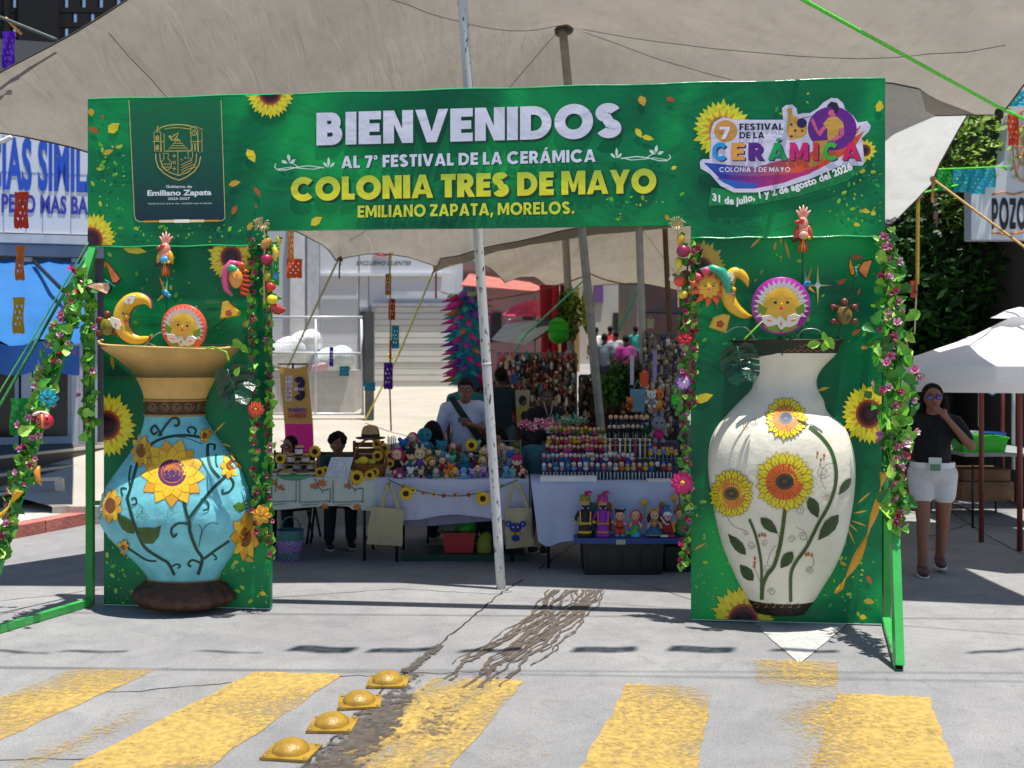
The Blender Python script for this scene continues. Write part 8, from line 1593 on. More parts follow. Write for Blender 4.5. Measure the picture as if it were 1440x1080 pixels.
t, S = person('woman in a black crop top and white shorts walking with one hand over her mouth', (b.x + .03, 9.0, 0), R(-14), .945, '#8c5c46', '#0b0b0e', '#d2d0ce', '#120d0d', dict(hip=(0, 0, .91), elL=(-.28, .08, 1.10), wrL=(-.33, .02, .86), elR=(.27, -.10, 1.14), wrR=(.09, -.17, 1.38), knR=(.08, .0, .50), anR=(.07, .10, .12), knL=(-.08, -.10, .50), anL=(-.09, -.14, .085), shL=(-.165, 0, 1.34), shR=(.165, 0, 1.34)), .55, .24, LONG, .0115, '#5a3a44', 0, '#3a2a8a', crop=.42)
t.scale = (1.12, 1.08, 1); q = MB(M('#e6e4e2', .8)); q.lathe([(.158, .84), (.162, .93), (.160, .935)], n=24, sy=.78); q.build('waistband', t)
q = MB(M('#c8d0cc', .4)); q.box(-.045, .045, -.160, -.155, .86, .985); q.mat(M('#5a8a6a', .5)); q.box(-.036, .036, -.1625, -.1605, .875, .93); q.build('badge', t); q = MB(M('#1a1a1a', .6)); q.tube([(-.04, -.12, 1.28), (0, -.155, .985), (.04, -.12, 1.28)], .004, 5); q.build('lanyard', t)
b = P(655, 0, 10.6); t, S = person('man in a pale blue shirt with a dark cross strap looking down at his phone', (b.x, 10.6, 0), 0, .97, '#8a5a44', '#b8c0dc', '#2a3448', '#14100e', dict(head=(0, -.06, 1.535), elL=(-.27, 0, 1.10), wrL=(-.20, -.12, 1.0), elR=(.26, 0, 1.12), wrR=(.06, -.24, 1.20), shL=(-.20, 0, 1.35), shR=(.20, 0, 1.35)), .75, .95, [((0, -.0, .075), (.07, .075, .04))], .014, glasses='#2a2a2e')
q = MB(M('#0c1a1c', .7)); q.strip([(-.17, -.11, 1.42), (-.06, -.165, 1.25), (.10, -.165, 1.02), (.20, -.12, .88)], [(-.11, -.11, 1.44), (.0, -.165, 1.28), (.16, -.165, 1.06), (.25, -.12, .92)]); q.build('cross_strap', t); q = MB(M('#0a0a0c', .2)); q.box(-.03, .05, -.345, -.335, 1.21, 1.235); q.box(-.06, .02, -.36, -.352, 1.19, 1.24); q.build('phone', t)
def sit(hx=0, hy=0, lean=.15): return dict(hip=(0, .05, .52), chest=(0, -lean * .5, .83), neck=(0, -lean, 1.00), head=(hx, -lean - .03 + hy, 1.14), shL=(-.17, -lean * .8, .95), shR=(.17, -lean * .8, .95), elL=(-.24, -lean - .1, .74), elR=(.24, -lean - .1, .74), wrL=(-.12, -lean - .3, .76), wrR=(.12, -lean - .3, .76), knL=(-.11, -.38, .50), knR=(.11, -.38, .50), anL=(-.12, -.34, .09), anR=(.12, -.34, .09))
person('seated woman with long black hair and dark clothes behind the honey jars', (P(420, 0, 10.4).x, 10.4, 0), R(-25), .84, '#8a5a48', '#0d0d12', '#14161c', '#0c0a0c', sit(), .9, .95, LONG, .015, glasses='#1c1014')
CUR = [((.065 * math.cos(a), .02 + .05 * math.sin(a * 2), .07 + .045 * math.sin(a)), (.045, .05, .045)) for a in [k * .7 for k in range(9)]]
person('curly haired man in a dark green shirt bending over the honey stall', (P(470, 0, 10.4).x, 10.4, 0), R(20), .87, '#7a4e3a', '#16423e', '#1a2430', '#0c0908', sit(-.05, -.10, .34), .6, .95, CUR, .015)
person('person with long dark hair seen from behind the pile of crochet toys', (P(605, 0, 10.3).x, 10.3, 0), R(160), .95, '#7a4e3a', '#1a1a22', '#1c2430', '#170d10', sit(0, 0, .05), .6, .95, LONG + [((0, .03, .02), (.10, .10, .10))], .018, face=False)
person('woman with a dark ponytail in a pale pink top looking down to the left', (P(728, 0, 10.5).x, 10.5, 0), R(-60), .92, '#a87058', '#c8a89c', '#2a3040', '#120c0c', sit(0, -.05, .2), .3, .95, [((0, .09, .06, 0, .16, -.08), (.035, .02))], .015)
person('girl with long dark hair and a teal shirt standing between the two tables', (P(757, 0, 9.85).x, 9.85, 0), R(150), .70, '#8a5a44', '#2f5f68', '#3a4656', '#100c10', dict(head=(0, -.10, 1.52)), .5, .5, LONG, .013, face=False)
t, S = person('older man in a black jacket with a lanyard and white badge', (P(768, 0, 11.4).x, 11.4, 0), R(10), .90, '#5a3a2c', '#0c0d12', '#14161c', '#3a3634', dict(head=(-.01, -.07, 1.53), elL=(-.26, -.05, 1.1), wrL=(-.1, -.25, 1.0)), 1, .95, (), .016)
q = MB(M('#c8ccd8', .5)); q.box(-.045, .045, -.145, -.14, 1.02, 1.16); q.build('badge', t); q = MB(M('#b8b0a8', .5)); q.tube([(-.05, -.11, 1.36), (-.03, -.14, 1.26), (0, -.142, 1.16), (.03, -.14, 1.26), (.05, -.11, 1.36)], .005, 5); q.build('lanyard', t)
for a in (('person in a teal shirt half hidden behind the spiked pinata', 655, 12.6, '#1f7a7a', '#2a3444', .98, 170), ('person in a dark teal shirt and grey shorts standing behind the white pole', 704, 13.2, '#0f2a30', '#3f5a66', 1.0, 200)): person(a[0], (P(a[1], 0, a[2]).x, a[2], ground_h(0, a[2])), R(a[6]), a[5], '#6a4636', a[3], a[4], '#120d0c', {}, .5, .45 if 'shorts' in a[0] else .95, (), .02, face=False)
for lb, px, Y, c, c2 in (('distant shopper in a purple shirt walking up the street', 880, 24, '#8a1f6a', '#14161e'), ('distant shopper in grey under the far stalls', 850, 25, '#5a6470', '#1c2430'), ('distant shopper in dark clothes at the right of the far street', 912, 22, '#26303a', '#2a4458'), ('distant shopper in a pale shirt beside the purple shirt shopper', 866, 27, '#a8a4a0', '#26303a'), ('distant shopper in navy near the slim brown pole', 925, 25, '#1c2640', '#20242c'), ('far off shopper in white beyond the leaning grey pole', 838, 30, '#d8d4cc', '#2a3444'), ('far off shopper in a red top beyond the green lantern', 858, 31, '#b8323a', '#1c2028'), ('far off shopper in teal at the end of the lane', 894, 31, '#2a8a8a', '#26262c')): person(lb, (P(px, 0, Y).x, Y, ground_h(0, Y)), R(random.uniform(150, 210)), 1.0, '#6a4636', c, c2, '#100c0c', {}, .5, .95, (), .035, face=False)
person('passer-by in a blue top walking behind the ivy of the right brace', (P(1272, 0, 12.5).x, 12.5, 0), R(30), .95, '#8a5a44', '#2a4a7a', '#3a2430', '#100c0c', dict(wrR=(.25, -.18, .9)), .4, .3, LONG, .022, face=False)
# ================================================================== RIGHT SIDE: restaurant, trees, parasols, table
rb = thing('restaurant_building', 'white painted restaurant building lettered POZOL at the right', 'building', (7, 12, 0))
def wbox(name, par, x0, x1, y0, y1, z0, z1, c, **k): mb = MB(M(c, .8, .1, 1.5, **k)); mb.box(x0, x1, y0, y1, z0, z1); return mb.build(name, par, True)
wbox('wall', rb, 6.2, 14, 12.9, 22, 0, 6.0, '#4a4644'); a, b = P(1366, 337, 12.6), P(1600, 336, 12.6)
mb = MB(M('#c8ccd4', .5, .05, 2)); top = [(1366, 337), (1600, 337), (1600, 60), (1432, 120), (1418, 170), (1412, 225), (1398, 240), (1366, 246)]; mb.prism([P(x, y, 12.5) for x, y in top], (0, .2, 0)); sgn = mb.build('sign_board', rb, True)
sh, wd = stroke_text('POZOL', .24, .1); mb = MB(M('#18181c', .6)); mb.smooth = False; a, b = P(1395, 322, 12.49), P(1452, 322, 12.49); k = 0
for s in sh:
 k += 1
 for q in s: mb.poly([(a.x + (b.x - a.x) * u / wd, 12.494 - .0003 * k, a.z + .36 * v) for u, v in q])
mb.build('sign_lettering', sgn, True, kind='stuff')
mb = MB(M('#c8862a', .6)); c = P(1440, 205, 12.48); [mb.tube([c + Vector((.13 * r_ * math.cos(x), 0, .42 * r_ * math.sin(x))) for x in [2 * PI * i / 20 for i in range(21)]], .010, 5) for r_ in (1, .55)]; [mb.tube([c, c + Vector((.13 * math.cos(x), 0, .42 * math.sin(x)))], .006, 4) for x in (0, .8, 1.6, 2.4, 3.2, 4, 4.8, 5.6)]; mb.mat(M('#c27a22', .6)); mb.tube([P(1395, 274, 12.49), P(1410, 270, 12.49), P(1425, 274, 12.49), P(1440, 270, 12.49)], .010, 5); mb.tube([P(1395, 327, 12.49), P(1415, 330, 12.49), P(1440, 326, 12.49)], .010, 5); mb.build('painted_ornament', sgn, True, kind='stuff')
mb = MB(M('#6a6258', .9, .4, 12)); mb.prism([P(x, y, 13) for x, y in ((1340, 243), (1400, 240), (1400, 262), (1345, 262))], (0, .6, 0)); mb.build('parapet', rb, True)
for x0, x1, y0, y1, c, n in ((1308, 1318, 392, 560, '#2a8a34', 'door_frame'), (1320, 1345, 395, 560, '#14204a', 'door'), (1345, 1352, 380, 600, '#8a8478', 'drainpipe'), (1375, 1392, 372, 470, '#7a5a34', 'door'), (1395, 1440, 380, 470, '#5a3038', 'shop_window'), (1402, 1440, 395, 402, '#b8a8a0', 'shelf'), (1402, 1440, 412, 419, '#a85a5a', 'shelf'), (1402, 1440, 430, 437, '#7a8a9a', 'shelf'), (1262, 1285, 440, 560, '#1c2c48', 'door')): a, b = P(x0, y1, 15.4), P(x1, y0, 15.4); wbox(n, rb, a.x, b.x, 15.3 + random.uniform(0, .05), 15.4, max(0, a.z), b.z, c)
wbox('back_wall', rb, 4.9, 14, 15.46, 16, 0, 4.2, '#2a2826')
def tree(label, pos, h, r, n, cols_, seed, sq=(1, 1, .8), ls=.085):
 t = thing('street_tree', label, 'tree', pos); rnd = random.Random(seed); q = MB(M('#3a2c22', .9, .35, 6, .8, 20)); c = Vector((0, 0, h)); q.tube([(0, 0, -.1), (.08, 0, h * .3), (-.05, .1, h * .62), (0, 0, h)], [.22, .17, .13, .05], 10); q.build('trunk', t); cl = []
 for i in range(9): a = i * 2.4; e = c + Vector((r * .62 * math.cos(a) * sq[0], r * .62 * math.sin(a) * sq[1], r * sq[2] * rnd.uniform(-.6, .6))); q = MB(M('#3a2c22', .9)); q.tube([(-.05, .1, h * .6), Vector((0, 0, h * .8)).lerp(e, .5), e], [.08, .05, .015], 6); q.build('limb', t); cl.append(e)
 mb = MB(); mb.smooth = False
 for i in range(n):
  k = rnd.choice(cl); d = Vector((rnd.gauss(0, 1), rnd.gauss(0, 1), rnd.gauss(0, 1))).normalized() * rnd.random() ** .4 * r * .46 + k; mb.mat(M(cols_[hash((round(k.x, 1), i % 3)) % len(cols_)], .5, .2, 10, trans=.3)); u = Vector((rnd.gauss(0, 1), rnd.gauss(0, 1), rnd.gauss(0, .6))).normalized(); v = u.orthogonal().normalized(); s = ls * rnd.uniform(.6, 1.3); mb.add([d - u * s, d + v * s * .45, d + u * s, d - v * s * .45], [[0, 1, 2, 3]])
 mb.build('crown', t)['kind'] = 'stuff'
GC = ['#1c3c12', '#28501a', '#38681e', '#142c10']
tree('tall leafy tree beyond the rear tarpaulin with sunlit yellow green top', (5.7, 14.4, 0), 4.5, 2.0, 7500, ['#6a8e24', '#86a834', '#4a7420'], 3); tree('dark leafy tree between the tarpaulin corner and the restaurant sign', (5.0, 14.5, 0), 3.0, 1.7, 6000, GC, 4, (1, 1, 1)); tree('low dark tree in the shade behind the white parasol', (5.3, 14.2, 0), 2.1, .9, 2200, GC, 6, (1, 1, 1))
def parasol(label, c, r, ez, az, rot=0):
 t = thing('parasol', label, 'parasol', (c[0], c[1], 0), R(rot), 'white parasols over the right hand stall'); PW = M('#f0f0f2', .7, .02, 2, trans=.3); n = 8; rim = [(r * math.cos(2 * PI * i / n + .3), r * math.sin(2 * PI * i / n + .3)) for i in range(n)]
 for i in range(n):
  (x0, y0), (x1, y1) = rim[i], rim[(i + 1) % n]; mb = MB(PW); rows = [[(x0 * k * (1 - v) + x1 * k * v, y0 * k * (1 - v) + y1 * k * v, az - (az - ez) * k ** .85 - .06 * math.sin(PI * v) * 0 - .04 * math.sin(PI * k)) for v in (0, .5, 1)] for k in (0.02, .35, .7, 1)]
  for a, b_ in zip(rows[:-1], rows[1:]): mb.strip(a, b_)
  mb.strip(rows[-1], [(x * 1.005, y * 1.005, z - .14) for x, y, z in rows[-1]]); mb.build('canopy_panel', t); q = MB(M('#5a3428', .6)); q.tube([(0, 0, az - .16), (x0 * .96, y0 * .96, ez - .07)], .010, 5); q.build('rib', t)
 q = MB(M('#7a3a30', .5)); q.tube([(0, 0, 0), (0, 0, az)], .025, 10); q.build('pole', t); q = MB(PW); q.lathe([(.26, az - .05), (.12, az + .02), (0, az + .05)], n=8); q.build('vent_cap', t)
parasol('white parasol with a reddish pole above the green tub table', (4.76, 10.0), 1.28, 1.74, 2.24, 8); parasol('second white parasol tucked behind the first, only its tip showing', (4.62, 10.5), 1.2, 1.64, 2.0, 30)
tb2 = table('grey folding table holding the green tub in the shade', P(1340, 0, 11.6).x, P(1470, 0, 11.6).x, 11.3, 12.6, .80, '#8a8e90')
t = thing('green_tub', 'bright green plastic tub on the folding table under the parasol', 'tub', P(1384, 642, 11.5)); GT = M('#2fb81e', .4, .1, 5); mb = MB(GT); a, b = .21, .16; V_ = [(-a, 0, 0), (a, 0, 0), (a, .28, 0), (-a, .28, 0)]; W2 = [(-a * 1.2, -.02, .2), (a * 1.2, -.02, .2), (a * 1.2, .32, .2), (-a * 1.2, .32, .2)]; mb.smooth = False; mb.add(V_ + W2, [[3, 2, 1, 0]] + [[i, (i + 1) % 4, 4 + (i + 1) % 4, 4 + i] for i in range(4)]); mb.build('tub_body', t); mb = MB(GT); [mb.bar(W2[i], W2[(i + 1) % 4], .03, .02) for i in range(4)]; mb.build('rim', t)
for lb, x, c in (('white dish beside the green tub', 1362, '#c8c8c8'), ('blue tub nested behind the green tub', 1392, '#1a5aa8')): mb = MB(M(c, .5)); mb.lathe([(0, 0), (.14, 0), (.17, .21 if 'blue' in lb else .22)], n=16); single('plastic_tub', mb, lb, 'tub', P(x, 634, 12.0))
for lb, x, z0, z1, c in (('reddish metal stall post under the parasol', 1410, 505, 680, '#7a3430'), ('pale stall post left of the reddish one', 1378, 505, 600, '#a8a8a8'), ('white slim stall post at the frame edge', 1425, 505, 660, '#b0b4b8')): a = P(x, z1, 12.4); mb = MB(M(c, .5)); mb.tube([(0, 0, 0), (0, 0, P(x, z0, 12.4).z - a.z + .3)], .022, 8); single('stall_post', mb, lb, 'post', a)
mb = MB(M('#6aa0b8', .5)); mb.tube([P(1372, 540, 12.5), P(1395, 555, 12.5), P(1440, 528, 12.5)], .014, 6); single('clothes_line_frame', mb, 'pale blue metal rail crossing behind the parasol pole', 'rail')
mb = MB(M('#7a5a42', .9, .3, 6)); mb.box(0, .6, 0, .5, 0, .22); mb.box(.03, .57, .02, .48, .23, .36); single('cardboard_stack', mb, 'brown cardboard boxes in the shade under the tub table', 'boxes', P(1352, 705, 12.2) * 1, 0)
# ================================================================== STALLS AND HOUSES FURTHER UP THE STREET
def house(label, px0, px1, Y, ytop, c, wins=(), roof=None):
 a, b = P(px0, 600, Y), P(px1, ytop, Y); t = thing('house', label, 'house', (a.x, Y, 0)); mb = MB(M(c, .85, .12, .8)); mb.box(a.x, b.x, Y, Y + 6, 0, b.z); mb.build('wall', t, True)
 for x0, x1, y0, y1, cc in wins: p, q_ = P(x0, y1, Y), P(x1, y0, Y); mb = MB(M(cc, .5)); mb.box(p.x, q_.x, Y - .08, Y - .003, p.z, q_.z); mb.build('window', t, True)
 if roof: mb = MB(M(roof, .8, .2, 3)); mb.box(a.x - .3, b.x + .3, Y - 1.2, Y + 6.2, b.z, b.z + .2); mb.build('roof', t, True)
house('pink walled house with reddish eaves seen past the white wall', 630, 775, 30, 385, '#b88a84', ((650, 668, 392, 410, '#4a6a7a'), (690, 705, 440, 480, '#2a2420'), (735, 750, 440, 480, '#3a2a24')), '#a07870'); house('tall blue grey house directly right of the white garage wall', 640, 700, 38, 280, '#7a96a0', ((645, 660, 320, 345, '#2a3a44'), (672, 688, 320, 345, '#2a3a44')))
house('whitewashed house closing the street behind the shoppers', 810, 900, 42, 370, '#c4c0b8', ((835, 848, 400, 425, '#7a5a9a'), (862, 875, 440, 465, '#2a2a2a'))); house('grey house with dark openings right of the whitewashed one', 896, 960, 34, 330, '#98948c', ((905, 918, 395, 420, '#3a4a54'), (930, 948, 440, 475, '#24262a'))); house('dim brick coloured house behind the right column', 955, 1290, 24, 250, '#6a4a40'); house('ochre house behind the hanging green plants', 770, 815, 36, 340, '#a88a54')
def tarpq(name, label, cat, pts, c, th=.02, tr=.3): c0 = Vector(pts[0]); mb = MB(M(c, .6, .2, 3, trans=tr)); mb.smooth = False; mb.prism([Vector(p) - c0 for p in pts], (0, 0, th)); return single(name, mb, label, cat, c0)
tarpq('stall_awning', 'long pink and rust awning stretched below the rear tarpaulin', 'awning', [P(648, 402, 20), P(780, 413, 20), P(745, 398, 23), P(660, 386, 23)], '#c87a6a'); tarpq('stall_awning', 'silver white plastic sheet sagging below the pink umbrella', 'awning', [P(692, 478, 16), P(740, 485, 15.4), P(790, 456, 16.5), P(716, 450, 19)], '#c8d4d6'); tarpq('stall_awning', 'dark navy plastic sheet edge beside the silver one', 'awning', [P(750, 480, 15.6), P(795, 452, 16.4), P(792, 444, 17.5), P(756, 452, 17)], '#16203a', tr=0); tarpq('stall_awning', 'navy blue canopy over the stall near the slim brown pole', 'awning', [P(905, 440, 18), P(970, 442, 18), P(975, 418, 20), P(940, 420, 20)], '#14245a', tr=0)
t = thing('market_umbrella', 'pink market umbrella above the silver plastic sheet', 'umbrella', P(752, 443, 18.5)); mb = MB(M('#f05a7c', .6, .2, 8, trans=.5)); mb.lathe([(.56, 0), (.42, .13), (.22, .22), (0, .27)], n=10); mb.build('canopy', t); mb = MB(M('#8a8a8a', .5)); mb.tube([(0, 0, -1.8), (0, 0, .32)], .015, 6); mb.build('pole', t)
for x, c, w_, lb in ((768, '#a81e30', .10, 'red cloth drape hanging at the left of the green lantern'), (780, '#c8263a', .07, 'second red cloth drape behind the green lantern'), (795, '#5a1420', .08, 'dark wine drape beside the hanging plants')): a = P(x, 520, 17.6); mb = MB(M(c, .9, .2, 6)); mb.lathe([(w_, 0), (w_ * .8, .5), (w_ * 1.1, 1.4)], n=8, sy=.4); single('cloth_drape', mb, lb, 'drape', a)
mb = MB(M('#3fd02a', .5, .05, 4, trans=.4)); [mb.tube([(r_ * math.cos(x), r_ * math.sin(x), z) for x in [2 * PI * i / 14 for i in range(15)]], .012, 5) for z, r_ in ((-.12, .13), (0, .17), (.12, .13))]; mb.ell((0, 0, 0), (.16, .16, .2), 14, 9); single('paper_lantern', mb, 'bright green paper lantern hanging in front of the red drapes', 'lantern', P(785, 465, 16))
for x, y0, y1, w_, c, lb in ((802, 405, 482, .18, ['#5a7a1e', '#7a9a24', '#3f5a18'], 'column of hanging olive green plants beside the red drapes'), (826, 400, 470, .10, ['#c8d02a', '#a8b824'], 'thin strand of yellow leaves right of the olive plants'), (793, 410, 470, .10, ['#2a4a18', '#3a5a1c'], 'dark strand of leaves left of the olive plants')): q = bush('', None, 1, 500, c, .05, sq=(w_, w_, (y1 - y0) / 2 * 16.8 / F), seed=x); single('hanging_plant', q, lb, 'hanging plant', P(x, (y0 + y1) / 2, 16.8))['kind'] = 'stuff'
for x, y, r_, c, lb in ((880, 535, .28, ['#2a5a1c', '#4a7a24', '#1c3a14'], 'leafy green potted bunch behind the hanging bags'), (858, 548, .2, ['#3a6a20', '#5a8a2a'], 'smaller leafy bunch left of the hanging bags')): q = bush('', None, r_, 500, c, .05, seed=x); single('leafy_bunch', q, lb, 'plant', P(x, y, 13))['kind'] = 'stuff'
rnd = random.Random(9)
for k, (x0, x1, y0, y1, Y, cols_, lb) in enumerate(((700, 810, 497, 590, 13.6, ['#8a6a4c', '#d8c4a0', '#5a4030', '#ece0c8', '#b84a3a', '#3a2c22', '#c88a4a', '#5a8a90', '#d87a9a', '#3a2c22'], 'dense curtain of small brown and ivory crafts hanging behind the lanyard man'), (815, 905, 528, 610, 13.9, ['#5a4030', '#8a6a4a', '#3a2a20', '#b89a78', '#6a3a50', '#38444a'], 'crowded brown craft display behind the leaning grey pole'), (905, 965, 470, 610, 12.6, ['#b8a890', '#8a7a68', '#d8ccb8', '#6a5a4a', '#3a4a6a'], 'beige macrame and woven pieces hanging beside the column garland'), (650, 700, 540, 600, 15, ['#2a3a44', '#5a4a40', '#8a3a4a', '#1c2420'], 'dim heap of goods behind the phone holding man'))):
 mb = MB();
 for i in range(850):
  mb.mat(M(rnd.choice(cols_), .8, .2, 20)); p = P(rnd.uniform(x0, x1) if i % 2 else x0 + (x1 - x0) * (int(rnd.random() * 16) + rnd.random() * .5) / 16.5, rnd.uniform(y0, y1), Y + rnd.uniform(-.3, .3)); s = rnd.uniform(.012, .034); mb.ell(p, (s, s * .6, s * rnd.uniform(.7, 2.4)), 5, 3)
 o = mb.build('hanging_crafts'); tag(o, lb, 'craft display', kind='stuff')
 t = thing('market_stall', ('left', 'middle', 'garland side', 'dim rear')[k] + ' market stall, a metal frame hung with small crafts', 'stall', P(x0, 600, Y)); q = MB(M('#6a6a68', .5)); q.tube([P(x0, y0, Y), P(x1, y0, Y)], .015, 6); q.tube([P(x0, y0, Y), P(x0, 640, Y)], .015, 6); q.tube([P(x1, y0, Y), P(x1, 640, Y)], .015, 6); q.build('frame', t, True); q = MB(M('#3a302c', .9, .3, 5)); a, b = P(x0, 690, Y + .4), P(x1, y0 + 8, Y + .4); q.box(a.x, b.x, Y + .4, Y + .42, 0, b.z); q.build('backing_cloth', t, True)
for px, py, w_, h, c, lb, Y in ((735, 562, .17, .22, '#a89a80', 'cream cloth bag printed with a dark shape beside the lanyard man', 12.2), (738, 584, .2, .18, '#a8983a', 'mustard yellow cloth bag below the cream printed bag', 12.1), (724, 534, .09, .11, '#2a5a8a', 'small blue picture hanging above the cream bag', 12.3), (906, 534, .09, .14, '#e0562a', 'orange square pouch hanging among the stall bags', 10.6), (897, 563, .15, .22, '#6a9ab0', 'pale blue cloth pouch hanging left of the plush giraffe', 10.4), (889, 520, .04, .3, '#b8b0c8', 'lilac strap hanging from the stall frame', 10.6), (921, 515, .04, .32, '#9a8ab8', 'violet strap hanging right of the orange pouch', 10.6), (949, 562, .06, .09, '#2fd02a', 'neon green tag by the purple flower', 9.8), (915, 455, .12, .16, '#c8ccb0', 'small pale banner in the far street', 18)):
 mb = MB(M(c, .85, .1, 8)); mb.prism([(-w_ / 2, 0, h / 2), (w_ / 2, 0, h / 2), (w_ * .42, 0, -h / 2), (-w_ * .45, 0, -h / 2)], (0, .02, 0)); mb.tube([(-w_ * .3, 0, h / 2), (0, 0, h * .9), (w_ * .3, 0, h / 2)], .006, 5)
 if 'printed' in lb: mb.mat(M('#1c1c24', .8)); mb.ell((0, -.006, -.01), (.045, .004, .06), 8, 6)
 single('hanging_bag', mb, lb, 'hanging bag', P(px, py, Y))
t = thing('spiked_pinata', 'tall teal and magenta pinata column bristling with paper cones', 'pinata', P(657, 480, 12)); q = MB(M('#1a7a8a', .8, .4, 12, .8, 40)); q.tube([(0, 0, -.5), (.02, 0, -.2), (0, 0, .2), (-.02, 0, .5)], [.13, .16, .17, .10], 12); q.build('core', t)
for i in range(84): a = i * 2.4; z = -.48 + i * .0118; c = ('#c81a8a', '#1a8a9a', '#7a2a9a', '#2a9a8a', '#c82a7a', '#b8703a')[(i // 3 + i) % 6]; u = Vector((math.cos(a), math.sin(a), .0)); q = MB(M(c, .7, .2, 10)); q.tube([u * .11 + Vector((0, 0, z + .03)), u * .20 + Vector((0, 0, z)), u * .31 + Vector((0, 0, z - .03))], [.045, .028, .002], 6); q.build('paper_cone', t)
q = bush('', None, .07, 260, ['#3fe01e', '#5aff2a'], .02, sq=(3.6, 1, .8), seed=3); single('green_fringe', q, 'neon green tinsel strip above the spiked pinata', 'tinsel', P(658, 418, 12))['kind'] = 'stuff'
t = thing('stand_banner', 'tan and pink stand-up banner with a big dark 3 behind the sunglasses woman', 'banner', P(417, 630, 12.6)); Y = 12.6
def bq(name, pts, c, dy=0): mb = MB(M(c, .7, .05, 4)); mb.prism([P(x, y, Y - dy) for x, y in pts], (0, .006, 0)); return mb.build(name, t, True)
bq('banner_cloth', [(392, 515), (406, 518), (420, 518), (432, 514), (440, 596), (400, 596)], '#c89a4c'); bq('pink_panel', [(400, 596), (440, 596), (443, 680), (404, 680)], '#e01a8a')
def btx(s, x0, x1, yb, h, c, fn=None): sh, wd = stroke_text(s, .26, .1) if fn is None else font_text(s, .04); mb = MB(M(c, .7)); mb.smooth = False; a, b = P(x0, yb, Y - .012), P(x1, yb - .5, Y - .012); [mb.poly([(a.x + (b.x - a.x) * u / wd, Y - .012 - .0004 * k, a.z + h * Y / F * v) for u, v in q_]) for k, s_ in enumerate(sh) for q_ in s_]; mb.build('lettering', t, True, kind='stuff')
btx('3', 413, 429, 563, 33, '#1c1440'); btx('DE LA', 414, 427, 549, 4, '#e8e4f0'); btx('DE MÉXICO,', 405, 431, 579, 5, '#5a3a9a', 1); btx('LO MEJOR', 405, 431, 587, 6, '#c81a5a', 1)
for i in range(6): btx('OI'[i % 2] + 'EA'[i // 3], 401 + (i % 2) * .5, 412, 533 + i * 6.2, 5, '#d8d4e8')
q = MB(M('#3a3430', .6)); q.tube([P(391, 512, 12.58), P(433, 512, 12.58)], .01, 5); q.tube([P(412, 690, 12.66), P(412, 510, 12.66)], .012, 5); q.build('stand', t, True)
def flag(px, py, Y, w_, h, c, lb, rot=0):
 t = thing('cut_paper_flag', lb, 'paper flag', P(px, py, Y), R(rot), 'cut paper flags strung over the street'); m_ = M(c, .8, .1, 10, trans=.4); n = 6; mb = MB(m_); mb.smooth = False; g_ = lambda i, j: Vector(((i / n - .5) * w_, .012 * math.sin(i * 1.3 + j), -j / n * h - (0 if j < n else (.04 * h if i % 2 else 0))))
 for i in range(n):
  for j in range(n):
   a, b, c_, d = g_(i, j), g_(i + 1, j), g_(i + 1, j + 1), g_(i, j + 1)
   if 0 < i < n - 1 and 0 < j < n - 1 and (i + j) % 2: m = (a + b + c_ + d) / 4; q4 = [m + (p - m) * .45 for p in (a, b, c_, d)]; mb.add([a, b, c_, d] + q4, [[k, (k + 1) % 4, 4 + (k + 1) % 4, 4 + k] for k in range(4)])
   else: mb.add([a, b, c_, d], [[0, 1, 2, 3]])
 mb.build('paper_sheet', t)
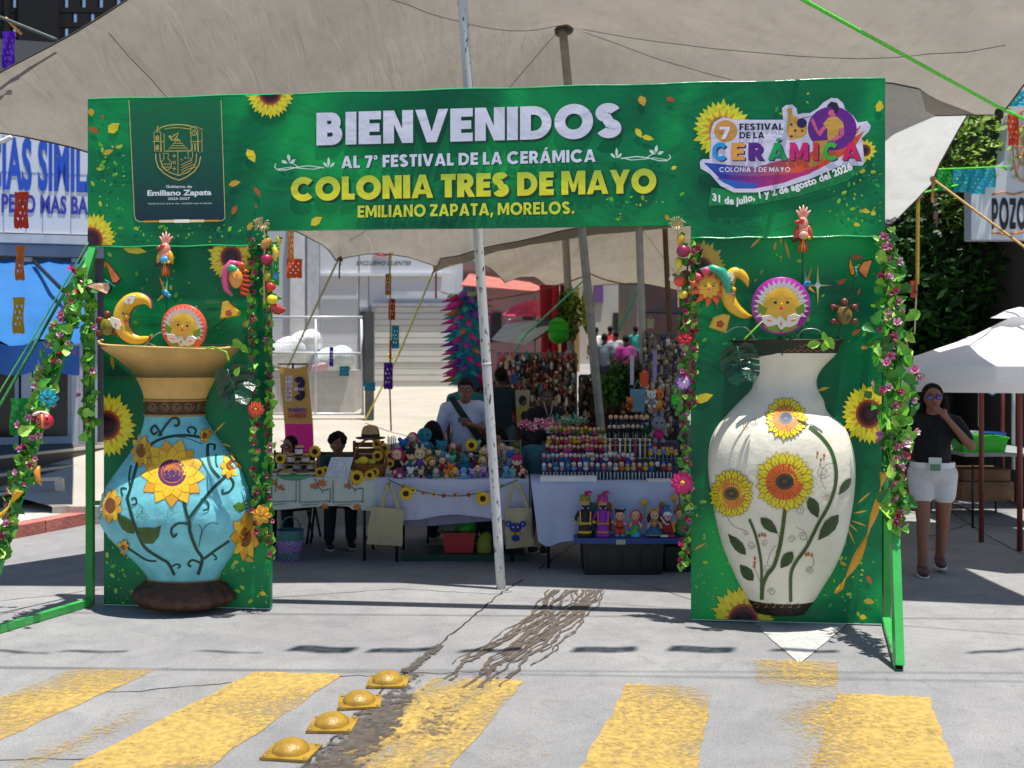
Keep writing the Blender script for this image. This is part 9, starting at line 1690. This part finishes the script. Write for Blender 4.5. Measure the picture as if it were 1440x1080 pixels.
for a in ((30, 270, 8.4, .11, .28, '#c8402a', 'rust red cut paper flag in front of the shop lettering'), (28, 345, 8.4, .07, .27, '#c8702a', 'narrow orange cut paper scrap over the blue awning'), (26, 418, 8.4, .09, .28, '#b89a2a', 'mustard cut paper flag hanging before the awning'), (28, 560, 7.6, .14, .26, '#1a8a3a', 'green cut paper flag tangled in the guy rope'), (12, 44, 8.3, .10, .28, '#5a1ab8', 'violet cut paper flag at the top left beside the pierced wall'), (414, 364, 12.5, .18, .22, '#e0562a', 'orange cut paper flag left of the tarpaulin corner'), (409, 318, 12.5, .07, .4, '#d88a3a', 'thin orange paper strip at the edge of the opening'),
          (546, 385, 14.3, .08, .28, '#a8642a', 'brown paper scrap highest on the hanging cord'), (551, 420, 14.3, .09, .28, '#a82420', 'red and green paper scrap on the hanging cord'), (556, 458, 14.3, .10, .3, '#1a8aa0', 'teal paper flag low on the hanging cord'), (546, 510, 14, .12, .34, '#4a1a8a', 'purple cut paper flag over the ramp'), (549, 478, 14.3, .03, .24, '#c8405a', 'thin red paper strip beside the teal flag'), (613, 385, 14.8, .03, .34, '#d8706a', 'pink ribbon strip under the yellow tie'), (466, 488, 13.5, .05, .24, '#4a2ab0', 'small blue violet scrap in front of the mesh gate'), (520, 538, 13.5, .14, .10, '#1a92a8', 'turquoise scrap tied at the gate post'), (484, 515, 13.5, .12, .12, '#1a92a8', 'turquoise scrap across the lower mesh gate'), (388, 340, 10, .06, .4, '#3ac83a', 'green ribbon scrap beside the fruit string'),
          (1352, 238, 12.4, .2, .26, '#1a9ab0', 'turquoise cut paper flag nearest the dark tree'), (1374, 238, 12.4, .2, .28, '#22a8c0', 'larger turquoise cut paper flag next to the restaurant sign'), (1328, 240, 12, .16, .22, '#1a9a3a', 'green cut paper flag in front of the tree'), (1392, 236, 12.4, .14, .22, '#2ab0c8', 'last turquoise cut paper flag touching the sign board'), (1432, 128, 10, .22, .14, '#2ab8c8', 'turquoise flag at the top right by the rope'), (1425, 160, 9.7, .10, .28, '#e0482a', 'red flag hanging at the right rope knot'), (1285, 395, 12, .08, .18, '#b84a2a', 'dull orange scrap against the dark tree')): flag(*a)
rope([(-9, 5.7, 6.4), (9, 5.4, 6.4)], .006, '#5a5a5a', 'bunting line strung high across the street above the crossing', .2)
for i, gx in enumerate((18, 125, 315, 445, 560, 690, 850, 985, 1130, 1405)): p = G(gx, 918 + (i % 3)); flag(0, 0, 1, .40, .36, ('#b82a8a', '#2a8ab8', '#d8a01e', '#3a9a3a', '#d8562a')[i % 5], 'cut paper flag on the high bunting line, %s from the left' % ('first second third fourth fifth sixth seventh eighth ninth tenth'.split()[i]), rnd.uniform(-14, 14))
fl = [k for k in COL.objects if k.parent is None and 'high bunting line, ' in str(k.get('label', ''))]
for o, gx in zip(fl, (18, 125, 315, 445, 560, 690, 850, 985, 1130, 1405)): p = G(gx, 918); o.location = (p.x + .11 * 6.2, p.y - .62, 6.28); o.rotation_euler.x = rnd.uniform(.15, .5)
rope([(-9, 7.1, 6.6), (9, 6.6, 6.6)], .009, '#2a2a2a', 'black power cable high over the street in front of the arch', .1, 'cable'); rope([(-9, 5.9, 6.8), (9, 5.0, 7.0)], .007, '#2a2a2a', 'thin black telephone cable high over the crossing', .15, 'cable'); rope([(1, 7.3, 7.4), (9, 4.6, 7.2)], .007, '#2a2a2a', 'thin black cable running off towards the restaurant', .1, 'cable')
